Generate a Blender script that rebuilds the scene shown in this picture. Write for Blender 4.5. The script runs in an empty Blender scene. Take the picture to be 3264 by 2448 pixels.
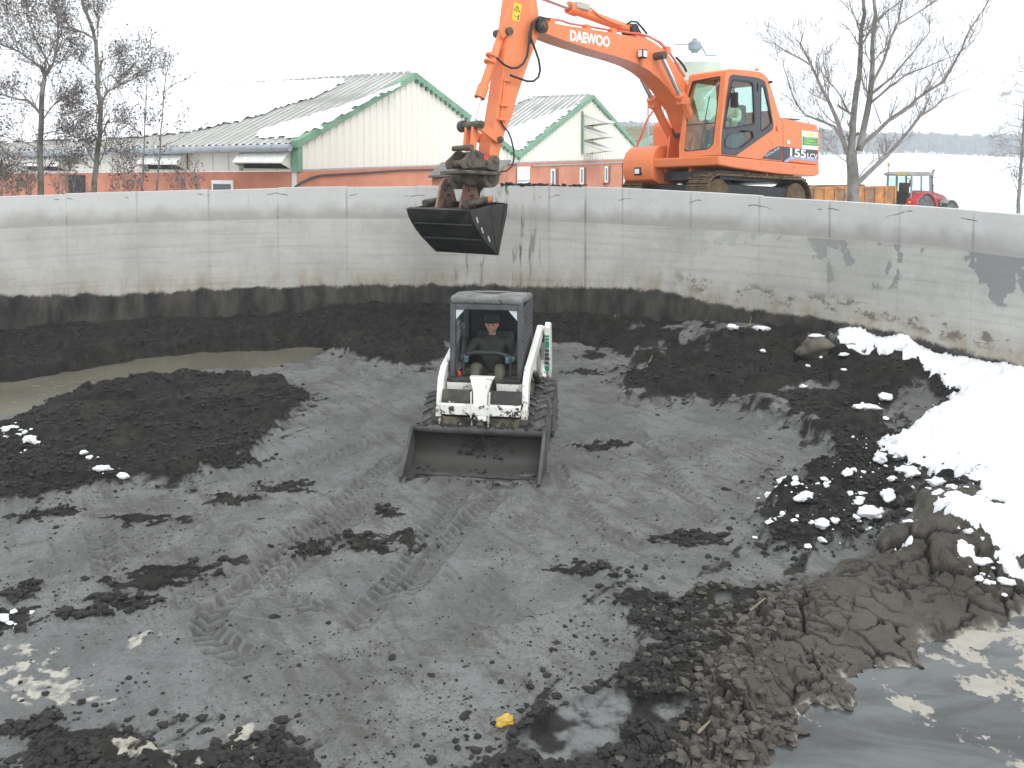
import bpy, bmesh, math, random
import numpy as np
from mathutils import Vector, Matrix
from mathutils.geometry import tessellate_polygon
R = math.radians
random.seed(7)
scene = bpy.context.scene
COL = scene.collection

# ------------------------------------------------------------------ camera
EYE = 3.9; PITCH = R(3.0); F = 2917.0; PCX, PCY = 1632.0, 639.0
cd = bpy.data.cameras.new('camera'); cam = bpy.data.objects.new('camera', cd); COL.objects.link(cam)
cd.sensor_width = 36.0; cd.lens = 36.0 * F / 3264.0
cd.shift_y = -(1224.0 - PCY) / 3264.0
cd.clip_start = 0.1; cd.clip_end = 4000.0
cam.location = (0, 0, EYE); cam.rotation_euler = (R(90) - PITCH, 0, 0)
scene.camera = cam

# ------------------------------------------------------------------ sky, sun, exposure
SUN_EL, SUN_AZ = R(48), R(150)
w = bpy.data.worlds.new('World'); scene.world = w; w.use_nodes = True
wn = w.node_tree; wn.nodes.clear()
sky = wn.nodes.new('ShaderNodeTexSky'); sky.sky_type = 'NISHITA'; sky.sun_disc = False
sky.sun_elevation = SUN_EL; sky.sun_rotation = SUN_AZ; sky.dust_density = 6.0; sky.air_density = 1.0; sky.ozone_density = 1.0
hs = wn.nodes.new('ShaderNodeHueSaturation'); hs.inputs['Saturation'].default_value = 0.16
mx = wn.nodes.new('ShaderNodeMix'); mx.data_type = 'RGBA'; mx.inputs[0].default_value = 0.75
mx.inputs[7].default_value = (12.9, 13.5, 14.0, 1)       # even white cloud cover
bgd = wn.nodes.new('ShaderNodeBackground'); bgd.inputs[1].default_value = 0.13
wo = wn.nodes.new('ShaderNodeOutputWorld')
wn.links.new(sky.outputs[0], hs.inputs['Color']); wn.links.new(hs.outputs[0], mx.inputs[6])
wn.links.new(mx.outputs[2], bgd.inputs[0]); wn.links.new(bgd.outputs[0], wo.inputs[0])
sl = bpy.data.lights.new('sun', 'SUN'); sl.energy = 0.8; sl.angle = R(20); sl.color = (1, .97, .93)
so = bpy.data.objects.new('sun', sl); COL.objects.link(so)
sd = Vector((math.sin(SUN_AZ) * math.cos(SUN_EL), math.cos(SUN_AZ) * math.cos(SUN_EL), math.sin(SUN_EL)))
so.rotation_euler = sd.to_track_quat('Z', 'Y').to_euler()
scene.view_settings.view_transform = 'Standard'; scene.view_settings.look = 'None'
scene.view_settings.exposure = 0.0; scene.view_settings.gamma = 1.0
scene.cycles.use_denoising = True
scene.cycles.max_bounces = 5; scene.cycles.volume_bounces = 2; scene.cycles.use_adaptive_sampling = True; scene.cycles.adaptive_threshold = .02; scene.cycles.transparent_max_bounces = 12

# ------------------------------------------------------------------ helpers
CF = Vector((0, math.cos(PITCH), -math.sin(PITCH))); CU = Vector((0, math.sin(PITCH), math.cos(PITCH)))
E0 = Vector((0, 0, EYE))
def ray(px, py): return Vector((1, 0, 0)) * ((px - PCX) / F) + CU * (-(py - PCY) / F) + CF
def at(px, py, y):
    d = ray(px, py); return E0 + d * (y / d.y)
def atz(px, py, z):
    d = ray(px, py); return E0 + d * ((z - EYE) / d.z)
def onplane(px, py, o, n):
    d = ray(px, py); return E0 + d * ((o - E0).dot(n) / d.dot(n))

class NT:
    def __init__(s, name):
        s.m = bpy.data.materials.new(name); s.m.use_nodes = True; s.t = s.m.node_tree; s.n = s.t.nodes
        s.b = s.n['Principled BSDF']; s.out = s.n['Material Output']
    def node(s, typ, **kw):
        n = s.n.new(typ)
        for k, v in kw.items(): setattr(n, k, v)
        return n
    def link(s, a, b): s.t.links.new(a, b)
    def put(s, sock, val):
        if hasattr(val, 'is_output'): s.link(val, sock)
        elif isinstance(val, (tuple, list)) and len(val) == 3 and sock.type == 'RGBA': sock.default_value = (*val, 1)
        else: sock.default_value = val
    def coord(s, kind='Object', scale=None):
        o = s.node('ShaderNodeTexCoord').outputs[kind]
        return s.mapping(o, scale) if scale else o
    def pos(s, scale=None):
        o = s.node('ShaderNodeNewGeometry').outputs['Position']
        return s.mapping(o, scale) if scale else o
    def mapping(s, vec, scale=(1, 1, 1), loc=(0, 0, 0)):
        m = s.node('ShaderNodeMapping'); s.link(vec, m.inputs[0]); m.inputs[3].default_value = scale; m.inputs[1].default_value = loc
        return m.outputs[0]
    def noise(s, vec, scale, detail=4, rough=.55, dist=0):
        n = s.node('ShaderNodeTexNoise'); s.link(vec, n.inputs['Vector']); n.inputs['Scale'].default_value = scale
        n.inputs['Detail'].default_value = detail; n.inputs['Roughness'].default_value = rough; n.inputs['Distortion'].default_value = dist
        return n.outputs['Fac']
    def voro(s, vec, scale, feature='F1', out='Distance'):
        n = s.node('ShaderNodeTexVoronoi'); n.feature = feature; s.link(vec, n.inputs['Vector']); n.inputs['Scale'].default_value = scale
        return n.outputs[out]
    def ramp(s, fac, a, b, ca=(0, 0, 0), cb=(1, 1, 1)):
        m = s.node('ShaderNodeMapRange'); m.clamp = True; s.put(m.inputs[0], fac); m.inputs[1].default_value = a; m.inputs[2].default_value = b
        m.interpolation_type = 'SMOOTHSTEP'
        return m.outputs[0]
    def math(s, op, a, b=0.0):
        m = s.node('ShaderNodeMath'); m.operation = op; s.put(m.inputs[0], a); s.put(m.inputs[1], b); return m.outputs[0]
    def mix(s, fac, a, b):
        m = s.node('ShaderNodeMix'); m.data_type = 'RGBA'; s.put(m.inputs[0], fac); s.put(m.inputs[6], a); s.put(m.inputs[7], b); return m.outputs[2]
    def attr(s, name):
        n = s.node('ShaderNodeAttribute'); n.attribute_name = name; return n
    def bump(s, h, strength=.3, dist=.02):
        n = s.node('ShaderNodeBump'); s.link(h, n.inputs['Height']); n.inputs['Strength'].default_value = strength; n.inputs['Distance'].default_value = dist
        s.link(n.outputs[0], s.b.inputs['Normal']); return n
    def set(s, col=None, rough=None, metal=None, spec=None):
        for k, v in (('Base Color', col), ('Roughness', rough), ('Metallic', metal), ('Specular IOR Level', spec)):
            if v is not None: s.put(s.b.inputs[k], v)
        return s.m
def mul(c, k): return tuple(min(1, x * k) for x in c)
def pm(name, col, rough=.5, metal=0., var=.18, scale=3., dirt=None, damt=.5, dscale=2.5, bump=0., bscale=30., spec=.5, streak=False):
    """painted / plain material with colour drift and optional dirt of its own shape"""
    t = NT(name); c = t.coord('Object')
    n = t.noise(c, scale, 5)
    base = t.mix(t.ramp(n, .3, .72), mul(col, 1 - var), mul(col, 1 + var))
    rg = rough
    if dirt:
        c2 = t.mapping(c, (1, 1, .25)) if streak else c
        d = t.ramp(t.noise(c2, dscale, 8, .68), 1 - damt - .10, 1 - damt + .12)
        base = t.mix(d, base, dirt); rg = t.math('ADD', t.math('MULTIPLY', d, .75 - rough), rough)
    if bump: t.bump(t.noise(c, bscale, 4), bump, .01)
    return t.set(base, rg, metal, spec)

class MB:
    def __init__(s): s.v = []; s.f = []; s.mi = []; s.cur = 0
    def add(s, vs, fs):
        o = len(s.v); s.v += [tuple(x) for x in vs]
        for f in fs: s.f.append([i + o for i in f]); s.mi.append(s.cur)
        return s
    def box(s, x0, x1, y0, y1, z0, z1):
        return s.add([(x0, y0, z0), (x1, y0, z0), (x1, y1, z0), (x0, y1, z0), (x0, y0, z1), (x1, y0, z1), (x1, y1, z1), (x0, y1, z1)],
                     [(0, 3, 2, 1), (4, 5, 6, 7), (0, 1, 5, 4), (1, 2, 6, 5), (2, 3, 7, 6), (3, 0, 4, 7)])
    def obox(s, c, a, b, d):
        c, a, b, d = Vector(c), Vector(a), Vector(b), Vector(d)
        vs = [c + a * i + b * j + d * k for k in (-1, 1) for (i, j) in ((-1, -1), (1, -1), (1, 1), (-1, 1))]
        return s.add(vs, [(0, 3, 2, 1), (4, 5, 6, 7), (0, 1, 5, 4), (1, 2, 6, 5), (2, 3, 7, 6), (3, 0, 4, 7)])
    def beam(s, p0, p1, wd, ht, up=(0, 0, 1), taper=1.):
        p0, p1, up = Vector(p0), Vector(p1), Vector(up); d = (p1 - p0).normalized()
        sx = d.cross(up)
        if sx.length < 1e-4: sx = d.cross(Vector((1, 0, 0)))
        sx.normalize(); u = sx.cross(d)
        vs = []
        for p, k in ((p0, 1.), (p1, taper)):
            for (i, j) in ((-1, -1), (1, -1), (1, 1), (-1, 1)): vs.append(p + sx * (i * wd / 2 * k) + u * (j * ht / 2 * k))
        return s.add(vs, [(0, 3, 2, 1), (4, 5, 6, 7), (0, 1, 5, 4), (1, 2, 6, 5), (2, 3, 7, 6), (3, 0, 4, 7)])
    def tube(s, pts, r, n=8, caps=True):
        pts = [Vector(p) for p in pts]; m = len(pts); rs = r if isinstance(r, (list, tuple)) else [r] * m
        prev = None; vs = []
        for i, p in enumerate(pts):
            t = (pts[min(i + 1, m - 1)] - pts[max(i - 1, 0)])
            if t.length < 1e-9: t = Vector((0, 0, 1))
            t.normalize()
            if prev is None:
                a = t.cross(Vector((0, 0, 1)))
                if a.length < 1e-3: a = t.cross(Vector((1, 0, 0)))
            else:
                a = prev - t * prev.dot(t)
                if a.length < 1e-6: a = t.cross(Vector((.3, .5, .8)))
            a.normalize(); prev = a; b = t.cross(a)
            for k in range(n):
                an = 2 * math.pi * k / n; vs.append(p + (a * math.cos(an) + b * math.sin(an)) * rs[i])
        fs = []
        for i in range(m - 1):
            for k in range(n):
                k2 = (k + 1) % n; fs.append((i * n + k, i * n + k2, (i + 1) * n + k2, (i + 1) * n + k))
        if caps: fs.append(tuple(range(n - 1, -1, -1))); fs.append(tuple(range((m - 1) * n, m * n)))
        return s.add(vs, fs)
    def cyl(s, p0, p1, r0, r1=None, n=16): return s.tube([p0, p1], [r0, r0 if r1 is None else r1], n)
    def lathe(s, prof, o=(0, 0, 0), axis=(0, 0, 1), n=24):
        o, ax = Vector(o), Vector(axis).normalized()
        a = ax.cross(Vector((0, 0, 1)));
        if a.length < 1e-3: a = Vector((1, 0, 0))
        a.normalize(); b = ax.cross(a); vs = []
        for (r, h) in prof:
            for k in range(n):
                an = 2 * math.pi * k / n; vs.append(o + ax * h + (a * math.cos(an) + b * math.sin(an)) * r)
        fs = []; m = len(prof)
        for i in range(m - 1):
            for k in range(n):
                k2 = (k + 1) % n; fs.append((i * n + k, i * n + k2, (i + 1) * n + k2, (i + 1) * n + k))
        fs.append(tuple(range(n - 1, -1, -1))); fs.append(tuple(range((m - 1) * n, m * n)))
        return s.add(vs, fs)
    def prism(s, poly, vec):
        poly = [Vector(p) for p in poly]; vec = Vector(vec); n = len(poly)
        vs = poly + [p + vec for p in poly]
        fs = [tuple(range(n - 1, -1, -1)), tuple(range(n, 2 * n))] + [(i, (i + 1) % n, (i + 1) % n + n, i + n) for i in range(n)]
        return s.add(vs, fs)
    def plate(s, outer, holes, to3, t):
        """flat plate with holes: outer, holes are 2-D loops, to3(u, v, w) -> point, t = thickness"""
        loops = [outer] + list(holes)
        tri = tessellate_polygon([[Vector((p[0], p[1], 0)) for p in l] for l in loops])
        pts = [p for l in loops for p in l]; n = len(pts)
        vs = [to3(p[0], p[1], 0) for p in pts] + [to3(p[0], p[1], t) for p in pts]
        fs = [tuple(x) for x in tri] + [tuple(i + n for i in reversed(x)) for x in tri]; o = 0
        for l in loops:
            m = len(l)
            for i in range(m): a, b = o + i, o + (i + 1) % m; fs.append((a, b, b + n, a + n))
            o += m
        return s.add(vs, fs)
    def build(s, name, mat, parent=None, bevel=0, seg=2, smooth=38, recalc=True, sub=0):
        me = bpy.data.meshes.new(name); me.from_pydata(s.v, [], s.f)
        mats = mat if isinstance(mat, (list, tuple)) else [mat]
        for m_ in mats: me.materials.append(m_)
        if len(mats) > 1: me.polygons.foreach_set('material_index', s.mi)
        if recalc:
            bm = bmesh.new(); bm.from_mesh(me); bmesh.ops.recalc_face_normals(bm, faces=bm.faces); bm.to_mesh(me); bm.free()
        me.polygons.foreach_set('use_smooth', [True] * len(me.polygons)); me.set_sharp_from_angle(angle=R(smooth))
        o = bpy.data.objects.new(name, me); COL.objects.link(o)
        if parent is not None: o.parent = parent
        if bevel:
            b = o.modifiers.new('bevel', 'BEVEL'); b.width = bevel; b.segments = seg; b.limit_method = 'ANGLE'; b.angle_limit = R(40)
            b.harden_normals = False
        if sub:
            b = o.modifiers.new('sub', 'SUBSURF'); b.levels = sub; b.render_levels = sub
        return o
def tag(o, label=None, cat=None, group=None, kind=None):
    for k, v in (('label', label), ('category', cat), ('group', group), ('kind', kind)):
        if v: o[k] = v
    return o
def empty(name, loc=(0, 0, 0), mw=None):
    o = bpy.data.objects.new(name, None); COL.objects.link(o); o.empty_display_size = .2
    if mw is not None: o.matrix_world = mw
    else: o.location = loc
    return o
def link_copy(src, parent, loc=None, mw=None):
    c = src.copy(); COL.objects.link(c); c.parent = parent
    if loc is not None: c.location = loc
    if mw is not None: c.matrix_local = mw
    return c
def text_mesh(txt, size, to3, name, mat, parent, ext=.002, bold=0., sx=1., shear=0.):
    cu = bpy.data.curves.new('t', 'FONT'); cu.body = txt; cu.size = size; cu.extrude = ext; cu.offset = bold; cu.shear = shear
    cu.align_x = 'CENTER'; cu.align_y = 'CENTER'; cu.resolution_u = 4
    to = bpy.data.objects.new('t', cu); COL.objects.link(to)
    me = bpy.data.meshes.new_from_object(to); bpy.data.objects.remove(to)
    for v in me.vertices: v.co = to3(v.co.x * sx, v.co.y, v.co.z)
    me.materials.clear(); me.materials.append(mat); me.name = name
    o = bpy.data.objects.new(name, me); COL.objects.link(o); o.parent = parent
    return o

# ------------------------------------------------------------------ numpy noise
def _h(ix, iy, s):
    n = ix.astype(np.int32).view(np.uint32) * np.uint32(374761393) + iy.astype(np.int32).view(np.uint32) * np.uint32(668265263) + np.uint32((s * 974634777) & 0xffffffff)
    n = (n ^ (n >> np.uint32(13))) * np.uint32(1274126177)
    return ((n ^ (n >> np.uint32(16))) & np.uint32(0xffff)).astype(np.float32) / np.float32(65535.0)
GC = np.cos(np.arange(256) * 2 * np.pi / 255).astype(np.float32); GS = np.sin(np.arange(256) * 2 * np.pi / 255).astype(np.float32)
def vn(x, y, s=0):
    ix, iy = np.floor(x), np.floor(y); fx, fy = x - ix, y - iy
    u, v = fx * fx * fx * (fx * (fx * 6 - 15) + 10), fy * fy * fy * (fy * (fy * 6 - 15) + 10)
    def g(i, j):
        k = (_h(ix + i, iy + j, s) * 255).astype(np.uint8)
        return GC[k] * (fx - i) + GS[k] * (fy - j)
    return ((g(0, 0) * (1 - u) + g(1, 0) * u) * (1 - v) + (g(0, 1) * (1 - u) + g(1, 1) * u) * v) * 1.5
def fbm(x, y, o=4, s=0, gain=.5):
    t = 0; a = 1
    for k in range(o): t = t + a * vn(x * 2 ** k + 17.3 * k, y * 2 ** k - 9.1 * k, s + k); a *= gain
    return t
def worley(x, y, s=0):
    ix, iy = np.floor(x), np.floor(y); f1 = np.full(x.shape, 9., np.float32); f2 = f1.copy(); idd = np.zeros(x.shape, np.float32)
    for i in (-1, 0, 1):
        for j in (-1, 0, 1):
            cx, cy = ix + i, iy + j
            d = np.sqrt((cx + _h(cx, cy, s) - x) ** 2 + (cy + _h(cx, cy, s + 5) - y) ** 2); h = _h(cx, cy, s + 9)
            nf = d < f1; f2 = np.where(nf, f1, np.minimum(f2, d)); idd = np.where(nf, h, idd); f1 = np.where(nf, d, f1)
    return f1, f2, idd
def sdf(poly, x, y):
    """signed distance to a closed polygon, positive inside (exact only near the polygon)"""
    p = np.array(poly)
    if x.size > 50000:
        lo, hi = p.min(0) - 1.3, p.max(0) + 1.3; k = (x > lo[0]) & (x < hi[0]) & (y > lo[1]) & (y < hi[1])
        out = np.full(x.shape, -1.3, x.dtype); out[k] = sdf_(p, x[k], y[k]); return np.maximum(out, -1.3)
    return sdf_(p, x, y)
def sdf_(p, x, y):
    d = np.full(x.shape, 1e9); ins = np.zeros(x.shape, bool)
    for i in range(len(p)):
        ax, ay = p[i]; bx, by = p[(i + 1) % len(p)]; ex, ey = bx - ax, by - ay
        wx, wy = x - ax, y - ay; t = np.clip((wx * ex + wy * ey) / (ex * ex + ey * ey + 1e-12), 0, 1)
        d = np.minimum(d, (wx - ex * t) ** 2 + (wy - ey * t) ** 2)
        c = ((ay <= y) & (by > y)) | ((by <= y) & (ay > y))
        with np.errstate(divide='ignore', invalid='ignore'): xc = ax + (y - ay) / (ey if ey else 1e-12) * ex
        ins ^= c & (x < xc)
    return np.where(ins, 1, -1) * np.sqrt(d)
def pline(pts, x, y):
    """distance to and arc position along an open polyline, signed side"""
    p = np.array(pts)
    if x.size > 50000:
        lo, hi = p.min(0) - .6, p.max(0) + .6; k = (x > lo[0]) & (x < hi[0]) & (y > lo[1]) & (y < hi[1])
        d = np.full(x.shape, 9.); s = np.zeros(x.shape); sd_ = np.zeros(x.shape)
        d[k], s[k], sd_[k], acc = pline(pts, x[k].reshape(-1)[:], y[k]) if k.sum() <= 50000 else pline_(p, x[k], y[k]); return d, s, sd_, acc
    return pline_(p, x, y)
def pline_(p, x, y):
    d = np.full(x.shape, 1e9); s = np.zeros(x.shape); sd_ = np.zeros(x.shape); acc = 0.
    for i in range(len(p) - 1):
        ax, ay = p[i]; ex, ey = p[i + 1] - p[i]; L = math.hypot(ex, ey); wx, wy = x - ax, y - ay
        t = np.clip((wx * ex + wy * ey) / (L * L), 0, 1); q = np.hypot(wx - ex * t, wy - ey * t); nf = q < d
        s = np.where(nf, acc + t * L, s); sd_ = np.where(nf, (wx * ey - wy * ex) / L, sd_); d = np.where(nf, q, d); acc += L
    return d, s, sd_, acc
def ss(a, b, x):
    t = np.clip((x - a) / (b - a), 0, 1); return t * t * (3 - 2 * t)
def G(px, py, z=0.):
    p = atz(px, py, z); return (p.x, p.y)
def mesh_np(name, verts, faces, mat, parent=None, smooth=True):
    """mesh from numpy arrays (quads or tris)"""
    me = bpy.data.meshes.new(name); nv, nf, k = len(verts), len(faces), faces.shape[1]
    me.vertices.add(nv); me.vertices.foreach_set('co', np.ascontiguousarray(verts, np.float32).ravel())
    me.loops.add(nf * k); me.loops.foreach_set('vertex_index', np.ascontiguousarray(faces, np.int32).ravel())
    me.polygons.add(nf); me.polygons.foreach_set('loop_start', np.arange(0, nf * k, k, dtype=np.int32))
    me.polygons.foreach_set('use_smooth', np.full(nf, smooth)); me.materials.append(mat); me.update(calc_edges=True)
    o = bpy.data.objects.new(name, me); COL.objects.link(o)
    if parent is not None: o.parent = parent
    return o
# ------------------------------------------------------------------ the round concrete tank
TC = Vector((-3.21, 6.19)); TR = 13.6; WT = .24
def wall_hit(px, py=650):
    d = ray(px, py); d = Vector((d.x, d.y)).normalized(); b = d.dot(TC); q = b + math.sqrt(b * b - TC.length_squared + TR * TR)
    return d * q
def wall_ang(px): p = wall_hit(px) - TC; return math.atan2(p.x, p.y)          # 0 = +Y, grows to the right
def wall_z(px, py): p = wall_hit(px, py); return at(px, py, p.y).z
RIM = [(-300, 637), (0, 626), (500, 611), (976, 597), (1632, 593), (2000, 602), (2500, 631), (3000, 663), (3264, 685), (3500, 706)]
LIFT = [(-300, 738), (0, 730), (440, 710), (976, 697), (1632, 703), (2000, 717), (2500, 749), (3000, 789), (3264, 821), (3500, 842)]
rim_a = np.array([wall_ang(a) for a, b in RIM]); rim_z = np.array([wall_z(a, b) for a, b in RIM])
lift_z = np.array([wall_z(a, b) for a, b in LIFT]); lift_a = np.array([wall_ang(a) for a, b in LIFT])
def rimz(a): return float(np.interp(a, rim_a, rim_z))
def liftz(a): return float(np.interp(a, lift_a, lift_z))
JOINTS = [211, 436, 665, 885, 1105, 1324, 1540, 1750, 1984, 2202, 2420, 2645, 2867, 3104]
ja = [wall_ang(p) for p in JOINTS]; stp = (ja[-1] - ja[0]) / (len(ja) - 1)
ja = [ja[0] - stp * k for k in range(8, 0, -1)] + ja + [ja[-1] + stp * k for k in range(1, 10)]

def concrete():
    t = NT('tank_concrete'); P = t.pos(); uv = t.attr('arc').outputs['Vector']
    sep = t.node('ShaderNodeSeparateXYZ'); t.link(uv, sep.inputs[0]); u, zr, jd = sep.outputs       # arc metres, height over the lift line, metres to joint
    P3 = t.node('ShaderNodeSeparateXYZ'); t.link(P, P3.inputs[0]); z = P3.outputs[2]
    band = t.node('ShaderNodeCombineXYZ'); t.link(t.math('MULTIPLY', u, .35), band.inputs[0]); t.link(t.math('MULTIPLY', zr, 9.), band.inputs[1]); bandv = band.outputs[0]
    big = t.noise(uv, .7, 5, .6); fine = t.noise(uv, 9, 6, .65)
    col = t.mix(t.ramp(big, .3, .7), (.42, .415, .383), (.53, .525, .488))
    col = t.mix(t.math('MULTIPLY', t.ramp(t.noise(bandv, 1.2, 5, .6), .45, .75), .42), col, (.285, .27, .245))     # casting lines
    col = t.mix(t.math('MULTIPLY', t.ramp(fine, .5, .8), .35), col, (.25, .235, .215))
    up = t.ramp(zr, -.02, .03)                                                                                     # paler upper lift
    col = t.mix(t.math('MULTIPLY', up, .55), col, (.63, .64, .63))
    streak = t.node('ShaderNodeCombineXYZ'); t.link(t.math('MULTIPLY', u, 7.), streak.inputs[0]); t.link(t.math('MULTIPLY', zr, .8), streak.inputs[1])
    stn = t.noise(streak.outputs[0], 1., 5, .65)
    # grime just above the lift line and blue-grey damp patches hanging below it
    zn = t.math('ADD', zr, t.math('MULTIPLY', t.math('SUBTRACT', t.noise(uv, 1.7, 4), .5), .5))
    gr = t.math('MULTIPLY', t.ramp(zn, .42, .02), up)
    col = t.mix(t.math('MULTIPLY', gr, .6), col, (.24, .22, .2))
    hang = t.math('ADD', zr, t.math('MULTIPLY', t.ramp(t.noise(uv, .9, 4, .6), .38, .64), 1.05))
    damp = t.math('MULTIPLY', t.ramp(hang, .18, .26), t.ramp(zr, .0, -.02)); damp = t.math('MULTIPLY', damp, t.ramp(u, 2., 9.))
    col = t.mix(t.math('MULTIPLY', damp, .8), col, (.215, .222, .23))
    # pale repair mortar either side of each joint, and the dark joint itself
    pj = t.math('MULTIPLY', t.ramp(t.math('ADD', jd, t.math('MULTIPLY', fine, .08)), .22, .16), t.ramp(t.math('ADD', zr, t.math('MULTIPLY', fine, .1)), .3, .42))
    col = t.mix(t.math('MULTIPLY', pj, .6), col, (.58, .58, .565))
    jl = t.math('MULTIPLY', t.ramp(t.math('ADD', jd, t.math('MULTIPLY', stn, .03)), .05, .02), t.ramp(t.noise(uv, 1.3, 4), .36, .6))
    col = t.mix(t.math('MULTIPLY', jl, t.math('ADD', .08, t.math('MULTIPLY', up, .30))), col, (.17, .155, .14))
    half = t.math('ABSOLUTE', t.math('SUBTRACT', jd, .78))
    hl = t.math('MULTIPLY', t.ramp(t.math('ADD', half, t.math('MULTIPLY', stn, .03)), .045, .018), t.ramp(t.noise(uv, 1.1, 3), .45, .6))
    col = t.mix(t.math('MULTIPLY', hl, .6), col, (.16, .15, .135))
    dz_ = t.math('ABSOLUTE', t.math('SUBTRACT', zr, t.math('ADD', .30, t.math('MULTIPLY', t.noise(t.mapping(uv, (1.1, .05, .01)), 1.3, 2), .42))))
    dash = t.math('MULTIPLY', t.math('MULTIPLY', t.ramp(t.math('ADD', dz_, t.math('MULTIPLY', fine, .01)), .018, .010), t.ramp(jd, .24, .2)), t.ramp(t.noise(uv, 2.1, 3), .42, .52))
    col = t.mix(t.math('MULTIPLY', dash, .85), col, (.085, .075, .065))
    # thin wandering cracks
    crk = t.voro(t.mapping(uv, (.55, 1.0, 1)), 1., 'DISTANCE_TO_EDGE')
    ck = t.math('MULTIPLY', t.ramp(t.math('ADD', crk, t.math('MULTIPLY', fine, .012)), .0085, .0055), t.ramp(t.noise(uv, .5, 2), .56, .64))
    col = t.mix(t.math('MULTIPLY', ck, .6), col, (.16, .15, .135))
    # thrown mud: streaks under the grab, spatter
    wu = t.ramp(t.math('ABSOLUTE', t.math('SUBTRACT', u, MUDU)), 1.55, .5)
    dr = t.math('MULTIPLY', t.ramp(stn, .52, .62), wu); dr = t.math('MULTIPLY', dr, t.ramp(t.noise(uv, 1.8, 3), .40, .62))
    col = t.mix(t.math('MULTIPLY', dr, .85), col, (.055, .048, .038))
    stk2 = t.math('MULTIPLY', t.ramp(t.noise(streak.outputs[0], 2.3, 3, .6), .63, .72), t.ramp(zr, .2, .5))
    col = t.mix(t.math('MULTIPLY', stk2, .35), col, (.16, .15, .13))
    # slurry residue: brown wash, then the black tide band
    zt = t.math('ADD', z, t.math('MULTIPLY', t.math('SUBTRACT', t.noise(uv, 1.6, 8, .75), .5), .42))
    tide = t.math('SUBTRACT', zt, t.attr('tide').outputs['Fac'])
    wash = t.math('MULTIPLY', t.ramp(tide, .62, .03), t.ramp(t.noise(t.mapping(uv, (2.2, .7, 1)), 1.4, 5, .65), .28, .75))
    col = t.mix(t.math('MULTIPLY', wash, .8), col, (.30, .24, .17))
    blot = t.math('MULTIPLY', t.math('MULTIPLY', t.ramp(t.math('ABSOLUTE', t.math('SUBTRACT', tide, .3)), .24, .06), t.ramp(t.noise(t.mapping(uv, (.8, 1.6, 1)), 1.8, 5, .7), .52, .6)), t.ramp(u, 2.5, 4.5))
    col = t.mix(t.math('MULTIPLY', blot, .75), col, (.11, .088, .064))
    blk = t.ramp(tide, .05, -.04)
    tar = t.mix(t.ramp(t.noise(t.mapping(uv, (1, .5, 1)), 2.2, 6, .65), .3, .7), (.018, .018, .018), (.085, .078, .066))
    col = t.mix(blk, col, tar)
    rg = t.math('SUBTRACT', .9, t.math('MULTIPLY', blk, .35))
    hgt = t.math('ADD', fine, t.math('MULTIPLY', t.noise(uv, 45, 4), .4)); hgt = t.math('SUBTRACT', hgt, t.math('MULTIPLY', ck, .6))
    t.bump(hgt, .35, .012)
    return t.set(col, rg, 0, .3)
MUDU = TR * (wall_ang(1560) - wall_ang(1632))
TIDE = [(-300, 962), (0, 948), (500, 932), (900, 915), (1632, 912), (2100, 925), (2330, 980), (2600, 1010), (2900, 1075), (3264, 1170), (3500, 1230)]
tide_a = np.array([wall_ang(a) for a, b in TIDE]); tide_z = np.array([wall_z(a, b) for a, b in TIDE])
M_conc = concrete()
a_mid = wall_ang(1632)
tank = tag(empty('tank_wall', (TC.x, TC.y + TR, 0)), 'round grey concrete slurry tank wall with black tide band along its base', 'wall')
def wall_panel(name, a0, a1, z0f, z1f, r0, r1, na=8, nz=10, chip=None):
    """curved cast panel between two angles; carries arc, height and tide values for its weathering"""
    vs, fs, at_, td = [], [], [], []
    def put(a, k, r):
        z = z0f(a) + (z1f(a) - z0f(a)) * k
        vs.append((TC.x + math.sin(a) * r - tank.location.x, TC.y + math.cos(a) * r - tank.location.y, z))
        jd_ = min(abs(a - q) for q in ja) * TR
        at_.append(((a - a_mid) * TR, z - liftz(a), jd_)); td.append(float(np.interp(a, tide_a, tide_z)))
    for side, r in ((0, r0), (1, r1)):
        for i in range(na + 1):
            for k in range(nz + 1): put(a0 + (a1 - a0) * i / na, k / nz, r)
    n = (na + 1) * (nz + 1)
    q = lambda s_, i, k: s_ * n + i * (nz + 1) + k
    for i in range(na):
        for k in range(nz):
            fs.append((q(0, i, k), q(0, i, k + 1), q(0, i + 1, k + 1), q(0, i + 1, k)))
            fs.append((q(1, i, k), q(1, i + 1, k), q(1, i + 1, k + 1), q(1, i, k + 1)))
        fs.append((q(0, i, nz), q(1, i, nz), q(1, i + 1, nz), q(0, i + 1, nz))); fs.append((q(0, i, 0), q(0, i + 1, 0), q(1, i + 1, 0), q(1, i, 0)))
    for k in range(nz):
        fs.append((q(0, 0, k), q(1, 0, k), q(1, 0, k + 1), q(0, 0, k + 1))); fs.append((q(0, na, k), q(0, na, k + 1), q(1, na, k + 1), q(1, na, k)))
    me = bpy.data.meshes.new(name); me.from_pydata(vs, [], fs); me.materials.append(M_conc)
    at1 = me.attributes.new('arc', 'FLOAT_VECTOR', 'POINT'); at1.data.foreach_set('vector', np.array(at_, np.float32).ravel())
    at2 = me.attributes.new('tide', 'FLOAT', 'POINT'); at2.data.foreach_set('value', np.array(td, np.float32))
    bm = bmesh.new(); bm.from_mesh(me); bmesh.ops.recalc_face_normals(bm, faces=bm.faces); bm.to_mesh(me); bm.free()
    me.polygons.foreach_set('use_smooth', [True] * len(me.polygons)); me.set_sharp_from_angle(angle=R(40))
    o = bpy.data.objects.new(name, me); COL.objects.link(o); o.parent = tank
    b = o.modifiers.new('bevel', 'BEVEL'); b.width = .003; b.segments = 1; b.limit_method = 'ANGLE'; b.angle_limit = R(60)
    return o
rnd = random.Random(3)
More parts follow.
